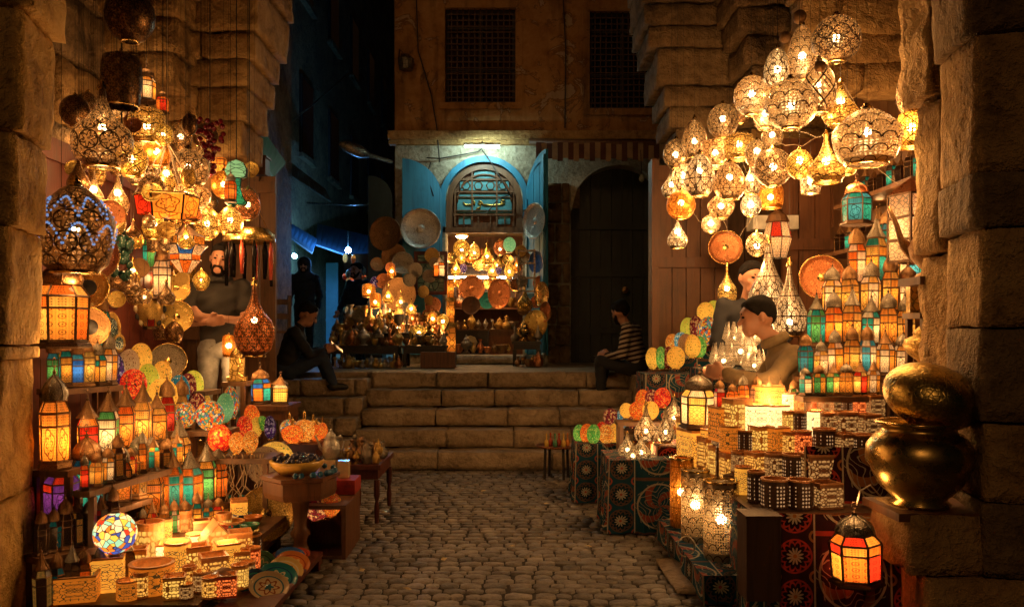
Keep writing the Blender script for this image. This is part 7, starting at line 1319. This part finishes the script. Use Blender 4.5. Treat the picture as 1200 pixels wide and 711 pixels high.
# ================================================================ PEOPLE (smooth-union volumes meshed with surface nets)
def sdf_mesh(caps, h=.011, k=.022, fold=0., seed=0):
    """caps: (a, b, ra, rb[, squash_axis_vec, squash]) -> verts, faces"""
    pts = np.array([c[0] for c in caps]+[c[1] for c in caps]); rm = max(max(c[2], c[3]) for c in caps)
    lo = pts.min(0)-rm-.05; hi = pts.max(0)+rm+.05; n = np.ceil((hi-lo)/h).astype(int)+1
    ax = [lo[i]+h*np.arange(n[i]) for i in range(3)]
    Fd = np.full(n, .2, np.float32)
    for c in caps:
        a = np.array(c[0], float); b = np.array(c[1], float); ra, rb = c[2], c[3]; r = max(ra, rb)+.06
        l = np.minimum(a, b)-r; u = np.maximum(a, b)+r
        i0 = np.maximum(0, ((l-lo)/h).astype(int)); i1 = np.minimum(n, ((u-lo)/h).astype(int)+2)
        gx, gy, gz = np.meshgrid(*[ax[i][i0[i]:i1[i]] for i in range(3)], indexing='ij')
        d = b-a; L2 = max(1e-9, d@d); t = np.clip(((gx-a[0])*d[0]+(gy-a[1])*d[1]+(gz-a[2])*d[2])/L2, 0, 1)
        f = np.sqrt((gx-a[0]-t*d[0])**2+(gy-a[1]-t*d[1])**2+(gz-a[2]-t*d[2])**2)-(ra+(rb-ra)*t)
        s = tuple(slice(i0[i], i1[i]) for i in range(3)); g_ = Fd[s]; hh = np.maximum(k-np.abs(g_-f), 0)/k
        Fd[s] = np.minimum(g_, f)-hh*hh*k*.25
    if fold:
        gx, gy, gz = np.meshgrid(*ax, indexing='ij', sparse=True)
        Fd = Fd+fold*(np.sin(gx*31+gz*22+seed)*np.sin(gz*37-gy*19+seed*2)+.6*np.sin(gz*61+gx*24+gy*33))
    ins = Fd < 0
    cell = np.zeros(np.array(Fd.shape)-1, np.int8)
    for dx in (0, 1):
        for dy in (0, 1):
            for dz in (0, 1): cell += ins[dx:dx+cell.shape[0], dy:dy+cell.shape[1], dz:dz+cell.shape[2]]
    act = (cell > 0) & (cell < 8); idx = np.full(cell.shape, -1, int); ii = np.argwhere(act); idx[act] = np.arange(len(ii))
    acc = np.zeros((len(ii), 3)); cnt = np.zeros(len(ii))
    for axis in range(3):
        o1, o2 = [q for q in range(3) if q != axis]
        for p in (0, 1):
            for q in (0, 1):
                off = np.zeros(3, int); off[o1] = p; off[o2] = q; A = ii+off; B = A.copy(); B[:, axis] += 1
                fa = Fd[tuple(A.T)]; fb = Fd[tuple(B.T)]; mk_ = (fa < 0) != (fb < 0); t = np.where(mk_, fa/(fa-fb+1e-12), 0)
                pos = A.astype(float); pos[:, axis] += t; acc[mk_] += pos[mk_]; cnt[mk_] += 1
    V = lo+h*(acc/cnt[:, None]); faces = []
    for axis in range(3):
        o1, o2 = (axis+1) % 3, (axis+2) % 3; sl = [slice(None)]*3; s2 = [slice(None)]*3; sl[axis] = slice(0, -1); s2[axis] = slice(1, None)
        ch = ins[tuple(sl)] != ins[tuple(s2)]; E_ = np.argwhere(ch); E_ = E_[(E_[:, o1] > 0) & (E_[:, o2] > 0) & (E_[:, o1] < n[o1]-1) & (E_[:, o2] < n[o2]-1)]
        flip = ins[tuple(E_.T)]
        q = []
        for p, r in ((0, 0), (-1, 0), (-1, -1), (0, -1)): e = E_.copy(); e[:, o1] += p; e[:, o2] += r; q.append(idx[tuple(e.T)])
        q = np.stack(q, 1); q[~flip] = q[~flip][:, ::-1]; faces.append(q)
    return V, np.concatenate(faces)
def flesh(name, caps, mat, parent, h=.011, k=.022, fold=0., seed=0):
    V, Fq = sdf_mesh(caps, h, k, fold, seed); me = bpy.data.meshes.new(name); me.from_pydata(V.tolist(), [], Fq.tolist()); me.polygons.foreach_set('use_smooth', [True]*len(me.polygons)); me.update()
    return mk(name, me, mat, parent)
V3 = lambda *a: np.array(a, float)
def fr(f, up):          # frame from forward and up
    f = f/np.linalg.norm(f); s = np.cross(f, up); s /= np.linalg.norm(s); u = np.cross(s, f); return s, f, u
def head_caps(c, fwd, up):
    s, f, u = fr(fwd, up); q = lambda x, y, z: c+s*x+f*y+u*z
    skin = [(q(0, -.015, .03), q(0, .015, .03), .078, .078), (q(0, -.03, .015), q(0, -.02, .04), .085, .085), (q(0, .03, -.03), q(0, .05, -.07), .062, .046), (q(-.02, .06, -.085), q(.02, .06, -.085), .026, .026),
            (q(0, .088, .018), q(0, .116, -.026), .010, .016), (q(-.03, .07, .035), q(.03, .07, .035), .026, .026), (q(-.022, .078, -.058), q(.022, .078, -.058), .013, .013), (q(.038, .068, -.02), q(.03, .07, -.03), .022, .02), (q(-.038, .068, -.02), q(-.03, .07, -.03), .022, .02)]
    for sd in (-1, 1): skin += [(q(sd*.084, -.008, .015), q(sd*.088, -.012, -.022), .012, .009), (q(sd*.084, -.02, .012), q(sd*.086, -.016, -.015), .010, .008)]
    hair = [(q(0, -.04, .045), q(0, -.03, .05), .092, .092), (q(-.03, .02, .085), q(.03, .02, .085), .045, .045), (q(0, -.07, .0), q(0, -.06, .05), .055, .065), (q(-.05, .05, .088), q(.05, .05, .088), .026, .026), (q(0, .0, .10), q(0, -.05, .09), .042, .055)]+[(q(sd*.073, -.005, .02), q(sd*.066, .03, .06), .018, .02) for sd in (-1, 1)]
    beard = [(q(-.012, .052, -.096), q(.012, .052, -.096), .033, .033), (q(-.024, .096, -.046), q(.024, .096, -.046), .008, .008)]
    for sd in (-1, 1): beard += [(q(sd*.062, .0, -.01), q(sd*.050, .03, -.065), .017, .022), (q(sd*.048, .03, -.062), q(sd*.02, .055, -.094), .022, .030), (q(sd*.026, .094, -.046), q(sd*.034, .078, -.075), .008, .014)]
    brow = [(q(sd*.018, .094, .036), q(sd*.045, .083, .038), .008, .006) for sd in (-1, 1)]+[(q(sd*.026, .092, .014), q(sd*.038, .088, .014), .009, .007) for sd in (-1, 1)]
    return skin, hair, beard, brow
def hand_caps(w, d, side, curl=.6):
    """w wrist, d pointing dir, side = palm width dir (towards thumb)"""
    d = d/np.linalg.norm(d); side = side-d*(side@d); side /= np.linalg.norm(side); nrm = np.cross(d, side)
    c = [(w, w+d*.04, .024, .026)]+[(w+d*.03+side*o, w+d*.085+side*o*1.05, .016, .014) for o in (-.024, 0, .024)]
    for o, ln in ((-.03, .058), (-.011, .072), (.010, .078), (.030, .070)):
        b0 = w+d*.085+side*o; b1 = b0+(d*math.cos(curl*.6)+nrm*math.sin(curl*.6))*ln*.5; b2 = b1+(d*math.cos(curl*1.6)+nrm*math.sin(curl*1.6))*ln*.5; c += [(b0, b1, .0095, .0088), (b1, b2, .0088, .0075)]
    t0 = w+d*.025+side*.028; t1 = t0+side*.03+d*.03+nrm*.008; t2 = t1+d*.032+nrm*.014*curl; return c+[(t0, t1, .014, .011), (t1, t2, .011, .009)]
def person(label, loc, rz, J, top, legs, shoe, sleeves='long', beard=True, hair=None, look=(0, 1, 0), tilt=(0, 0, 1), hands=None, topname='shirt', collar=None, scarf=None, hood=None):
    t = empty('person', loc, rz); tag(t, label, 'person'); J = {k_: V3(*v) for k_, v in J.items()}; up = V3(*tilt)
    hs, hh, hb, br = head_caps(J['head'], V3(*look), up)
    pel, ch, nk = J['pelvis'], J['chest'], J['neck']; sp = (J['sr']-J['sl']); sp = sp/np.linalg.norm(sp)
    body = hs+[(nk-(J['head']-nk)*.2, J['head']-up*.05, .052, .05), (pel, ch, .085, .09), (ch, nk, .075, .045)]
    arms = lambda e: sum([[(J['s'+s], J['e'+s], .05+e, .042+e), (J['e'+s], J['w'+s], .041+e, .028+e)] for s in 'lr'], [])
    body += arms(-.006)
    for s in 'lr':
        if J.get('h'+s) is None: continue
        body += [(J['h'+s], J['k'+s], .066, .046), (J['k'+s], J['a'+s], .044, .034)]
    hd = hands or {}
    for s in 'lr':
        d = J['w'+s]-J['e'+s]; dd, sd, cu_ = hd.get(s, (d, V3(0, 0, 1), .7)); body += hand_caps(J['w'+s], V3(*dd), V3(*sd), cu_)
    flesh('body', body, m['skin'], t, .0105, .018)
    e = .014; tors = [(pel-sp*.055, ch-sp*.075, .105, .105), (pel+sp*.055, ch+sp*.075, .105, .105), (pel, ch, .115, .125), (ch-sp*.06, J['sl'], .095, .062), (ch+sp*.06, J['sr'], .095, .062), (ch, nk-(nk-ch)*.12, .10, .06), (J['sl'], J['sr'], .055, .055)]
    for s in 'lr':
        tors.append((J['s'+s], J['e'+s] if sleeves == 'long' else J['s'+s]+(J['e'+s]-J['s'+s])*.62, .063, .056 if sleeves == 'long' else .062))
        if sleeves == 'long': tors.append((J['e'+s], J['e'+s]+(J['w'+s]-J['e'+s])*.93, .055, .043))
    flesh(topname, tors, top, t, .011, .026, .005, 1)
    if collar is not None:
        ax_ = (nk-ch)/np.linalg.norm(nk-ch); fw = np.cross(ax_, sp)*-1; ring = [nk-ax_*.012+(sp*math.cos(a_)+np.cross(sp, ax_)*math.sin(a_))*.072 for a_ in [i_*math.pi/6 for i_ in range(12)]]
        flesh('collar', [(ring[i_], ring[(i_+1) % 12], .022, .022) for i_ in range(12)]+[(ring[i_]+ax_*.025, ring[(i_+1) % 12]+ax_*.025, .013, .013) for i_ in range(12)], collar, t, .008, .012)
    tr_ = [(pel-sp*.05, pel+sp*.05, .118, .118)]
    for s in 'lr':
        if 'h'+s in J: tr_ += [(J['h'+s], J['k'+s], .09, .068), (J['k'+s], J['a'+s], .066, .052), (pel, J['h'+s], .11, .09)]
    if len(tr_) > 1: flesh('trousers', tr_, legs, t, .011, .014, .003, 2)
    for s in 'lr':
        if 't'+s in J: a = J['a'+s]; b = J['t'+s]; flesh('shoe', [(a-V3(0, 0, .03), b, .045, .036), (a-V3(0, 0, .01), a-V3(0, 0, .03), .045, .045), (a-(b-a)*.25-V3(0, 0, .04), a-V3(0, 0, .035), .03, .036)], shoe, t, .011, .02)
    flesh('hair', hh, hair or m['hair'], t, .007, .015, .0025, 3)
    if beard: flesh('beard', hb, m['hair'], t, .0075, .012)
    flesh('brows', br, m['hair'], t, .005, .004)
    s_, f_, u_ = fr(V3(*look), up); hc = J['head']; flesh('lips', [(hc+f_*.089-u_*.062-s_*.018, hc+f_*.089-u_*.062+s_*.018, .008, .008)], m['lips'], t, .005, .004)
    if hood is not None: s, f, u = fr(V3(*look), up); c = J['head']; flesh('headscarf', [(c-f*.02+u*.03, c-f*.01+u*.04, .115, .115), (c-f*.06-u*.02, nk-u*.04, .10, .12), (nk-sp*.1-u*.06, nk+sp*.1-u*.06, .09, .09)], hood, t, .013, .03)
    return t
cl = lambda n, c, r=.85: plain(n, c, r, 0, .3, 25, .3)
# 1 standing man with crossed arms
person('man in dark polo shirt and jeans standing with arms crossed', (X(259, 6.55), 6.55, .32), R(180-8), dict(pelvis=(0, 0, .95), chest=(0, .01, 1.28), neck=(0, .0, 1.47), head=(-.03, .045, 1.615), sl=(-.185, 0, 1.40), sr=(.185, 0, 1.40), el=(-.25, .09, 1.13), er=(.25, .09, 1.12), wl=(.03, .24, 1.17), wr=(-.04, .27, 1.12), hl=(-.095, 0, .90), hr=(.095, 0, .90), kl=(-.11, .03, .48), kr=(.11, .04, .48), al=(-.12, 0, .09), ar=(.13, .02, .09), tl=(-.14, .15, .04), tr=(.16, .17, .04)),
       cl('dark_polo', (.030, .026, .022)), cl('worn_jeans', (.26, .25, .23)), m['black'], 'short', look=(-.25, 1, -.12), tilt=(-.22, 0, 1), hands=dict(l=((1, .1, .1), (0, .2, 1), .5), r=((-1, .0, .2), (0, .2, 1), .5)), collar=cl('polo_collar', (.03, .026, .022)))
# golden pendant seen over his shoulder: small hanging star lamp in front
pendant('little gold star lamp hanging before the standing man\'s chest', P(236, 328, 6.2), L(20, 6.2), L(24, 6.2), 'disc', 'sh_gold', 4.62, 'hanging lamps of the left stall', True, 'bulb_far', bs=.02, watts=.3, inner=.6)
# 2 seated reader at left
Y = 9.05
person('man in dark jacket seated on the steps reading a folded paper', (X(333, Y), Y, .86), R(-72), dict(pelvis=(0, 0, .10), chest=(0, .11, .42), neck=(0, .17, .585), head=(.0, .25, .70), sl=(-.18, .10, .50), sr=(.18, .10, .50), el=(-.2, .25, .27), er=(.2, .25, .27), wl=(-.07, .42, .30), wr=(.09, .43, .30), hl=(-.09, .05, .08), hr=(.09, .05, .08), kl=(-.12, .38, .26), kr=(.13, .40, .24), al=(-.10, .50, -.06), ar=(.12, .52, -.06), tl=(-.10, .66, -.10), tr=(.12, .68, -.10)),
       cl('dark_jacket', (.014, .014, .015)), cl('blue_jeans', (.02, .035, .07)), m['black'], beard=False, look=(.0, 1, -.55), tilt=(0, .3, 1), hands=dict(l=((.1, 1, .35), (.3, 0, 1), .9), r=((-.1, 1, .35), (-.3, 0, 1), .9)), topname='jacket')
tb_ = MB().box(-.055, .055, -.006, .006, -.08, .08).build('folded_paper', m['c_cream'], None); tb_.location = (X(333, Y)+.55, Y+.14, 1.20); tb_.rotation_euler = (.9, .3, R(-72)); tag(tb_, 'folded paper held by the seated reader', 'paper')
tag(MB().box(-.2, .2, -.2, .2, 0, .12).build('floor_cushion', m['wood'], None, loc=(X(333, Y)-.02, Y, .845)), 'low wooden seat under the reading man', 'seat') if False else None
# 3 striped man at right
def stripes():
    t = MT('striped_knit'); x, y, z = t.xyz('Object'); wv = t.noise(t.coord('Object'), 4, 2); f = ((z*19+y*5+wv*.35).frac()).lt(.5); fine = t.noise(t.coord('Object'), 120, 2)
    return t.done(t.mix(f, (.42, .34, .24), (.035, .02, .02)), .9, 0, bump=fine, bs=.3, bd=.005, spec=.1)
Y = 9.2
person('bearded man in striped sweater seated on the right of the stairs looking at a phone', (X(748, Y), Y, .90), R(68), dict(pelvis=(0, 0, .10), chest=(.0, .09, .41), neck=(0, .15, .575), head=(.03, .215, .69), sl=(-.18, .08, .50), sr=(.18, .08, .50), el=(-.22, .13, .22), er=(.22, .14, .22), wl=(-.08, .34, .20), wr=(.08, .34, .20), hl=(-.09, .05, .07), hr=(.09, .05, .07), kl=(-.10, .41, .14), kr=(.10, .42, .13), al=(-.10, .40, -.27), ar=(.10, .45, -.27), tl=(-.10, .57, -.31), tr=(.11, .62, -.31)),
       stripes(), cl('black_trousers', (.012, .012, .013)), cl('red_shoes', (.12, .03, .03)), look=(.75, 1, -.25), tilt=(0, .12, 1), hands=dict(l=((.2, 1, .1), (.3, 0, 1), .9), r=((-.2, 1, .1), (-.3, 0, 1), .9)), topname='sweater')
ph = MB().box(-.035, .035, -.005, .005, -.07, .07).build('phone', m['black'], None); ph.location = (X(748, Y)-.42, Y+.16, 1.13); ph.rotation_euler = (1.0, 0, R(68)); tag(ph, 'dark phone in the striped-sweater man\'s hands', 'phone')
# 4 seller leaning over the table
Y = 5.15; sz_ = .12
person('seller in brown jacket leaning over the right table', (X(938, Y), Y+.12, 0.0), R(82), dict(pelvis=(0, -.02, .86), chest=(0, .05, 1.16), neck=(0, .12, 1.32), head=(-.02, .235, 1.455), sl=(-.20, .04, 1.22), sr=(.20, .04, 1.22), el=(-.29, .20, 1.05), er=(.27, .17, 1.03), wl=(-.16, .45, 1.10), wr=(.13, .42, 1.08), hl=(-.1, -.04, .82), hr=(.1, -.04, .82), kl=(-.12, 0, .45), kr=(.12, .02, .45), al=(-.12, -.05, .09), ar=(.12, -.02, .09), tl=(-.13, .1, .04), tr=(.13, .12, .04)),
       cl('brown_jacket', (.15, .10, .045)), cl('dark_trousers', (.02, .018, .016)), m['black'], beard=False, look=(-.1, 1, -.12), tilt=(0, .15, 1), topname='jacket', collar=cl('jacket_collar', (.19, .13, .06)))
# 5 peeking man with hand at his mouth
Y = 6.35
person('man in black jacket peeking past the silver lamps with hand at his mouth', (X(876, Y), Y, .30), R(180-6), dict(pelvis=(0, 0, .92), chest=(0, .02, 1.18), neck=(0, .02, 1.33), head=(-.02, .06, 1.47), sl=(-.18, 0, 1.26), sr=(.18, 0, 1.26), el=(-.24, .15, 1.04), er=(.24, .06, 1.0), wl=(-.05, .19, 1.32), wr=(.2, .2, .86), hl=(-.09, 0, .88), hr=(.09, 0, .88), kl=(-.1, 0, .46), kr=(.1, 0, .46), al=(-.1, 0, .09), ar=(.1, 0, .09), tl=(-.1, .15, .04), tr=(.1, .15, .04)),
       cl('black_jacket', (.014, .014, .018)), cl('black_trousers_b', (.012, .012, .012)), m['black'], beard=False, look=(-.25, 1, -.1), tilt=(-.12, 0, 1), topname='jacket', hands=dict(l=((.5, -.1, 1), (0, 1, .1), 1.2), r=((0, .2, -1), (1, 0, 0), .5)))
tag(MB().box(-.3, .3, -.25, .25, 0, .298).build('foot_platform', m['wood'], None, loc=(X(876, 6.35), 6.4, 0)), 'wooden platform under the peeking man', 'platform')
# 6-8 alley walkers
walk = dict(pelvis=(0, 0, .92), chest=(0, .02, 1.25), neck=(0, .02, 1.43), head=(0, .05, 1.57), sl=(-.18, 0, 1.36), sr=(.18, 0, 1.36), el=(-.23, -.08, 1.08), er=(.23, .10, 1.08), wl=(-.22, .02, .86), wr=(.20, .25, .90), hl=(-.09, 0, .88), hr=(.09, 0, .88), kl=(-.1, .12, .47), kr=(.1, -.02, .48), al=(-.1, .10, .09), ar=(.1, -.22, .13), tl=(-.1, .25, .04), tr=(.1, -.10, .05))
person('dark figure walking down the alley behind the reader', (X(357, 13.8), 13.8, ZT), R(185), walk, cl('dark_coat', (.012, .013, .016)), cl('dark_slacks', (.010, .010, .012)), m['black'], hood=cl('dark_hood', (.012, .012, .016)), topname='coat')
person('woman in pale headscarf and dark coat walking at left of the alley', (X(310, 12.2), 12.2, ZT), R(120), walk, cl('lilac_coat', (.10, .09, .16)), cl('dark_skirt', (.015, .012, .02)), m['black'], beard=False, hood=cl('pale_headscarf', (.35, .38, .45)), topname='coat')
person('shadowy figure in blue standing beside the far stall', (X(420, 13.6), 13.6, ZT-.1), R(150), walk, cl('navy_coat', (.012, .014, .03)), cl('navy_trousers', (.01, .01, .02)), m['black'], topname='coat')
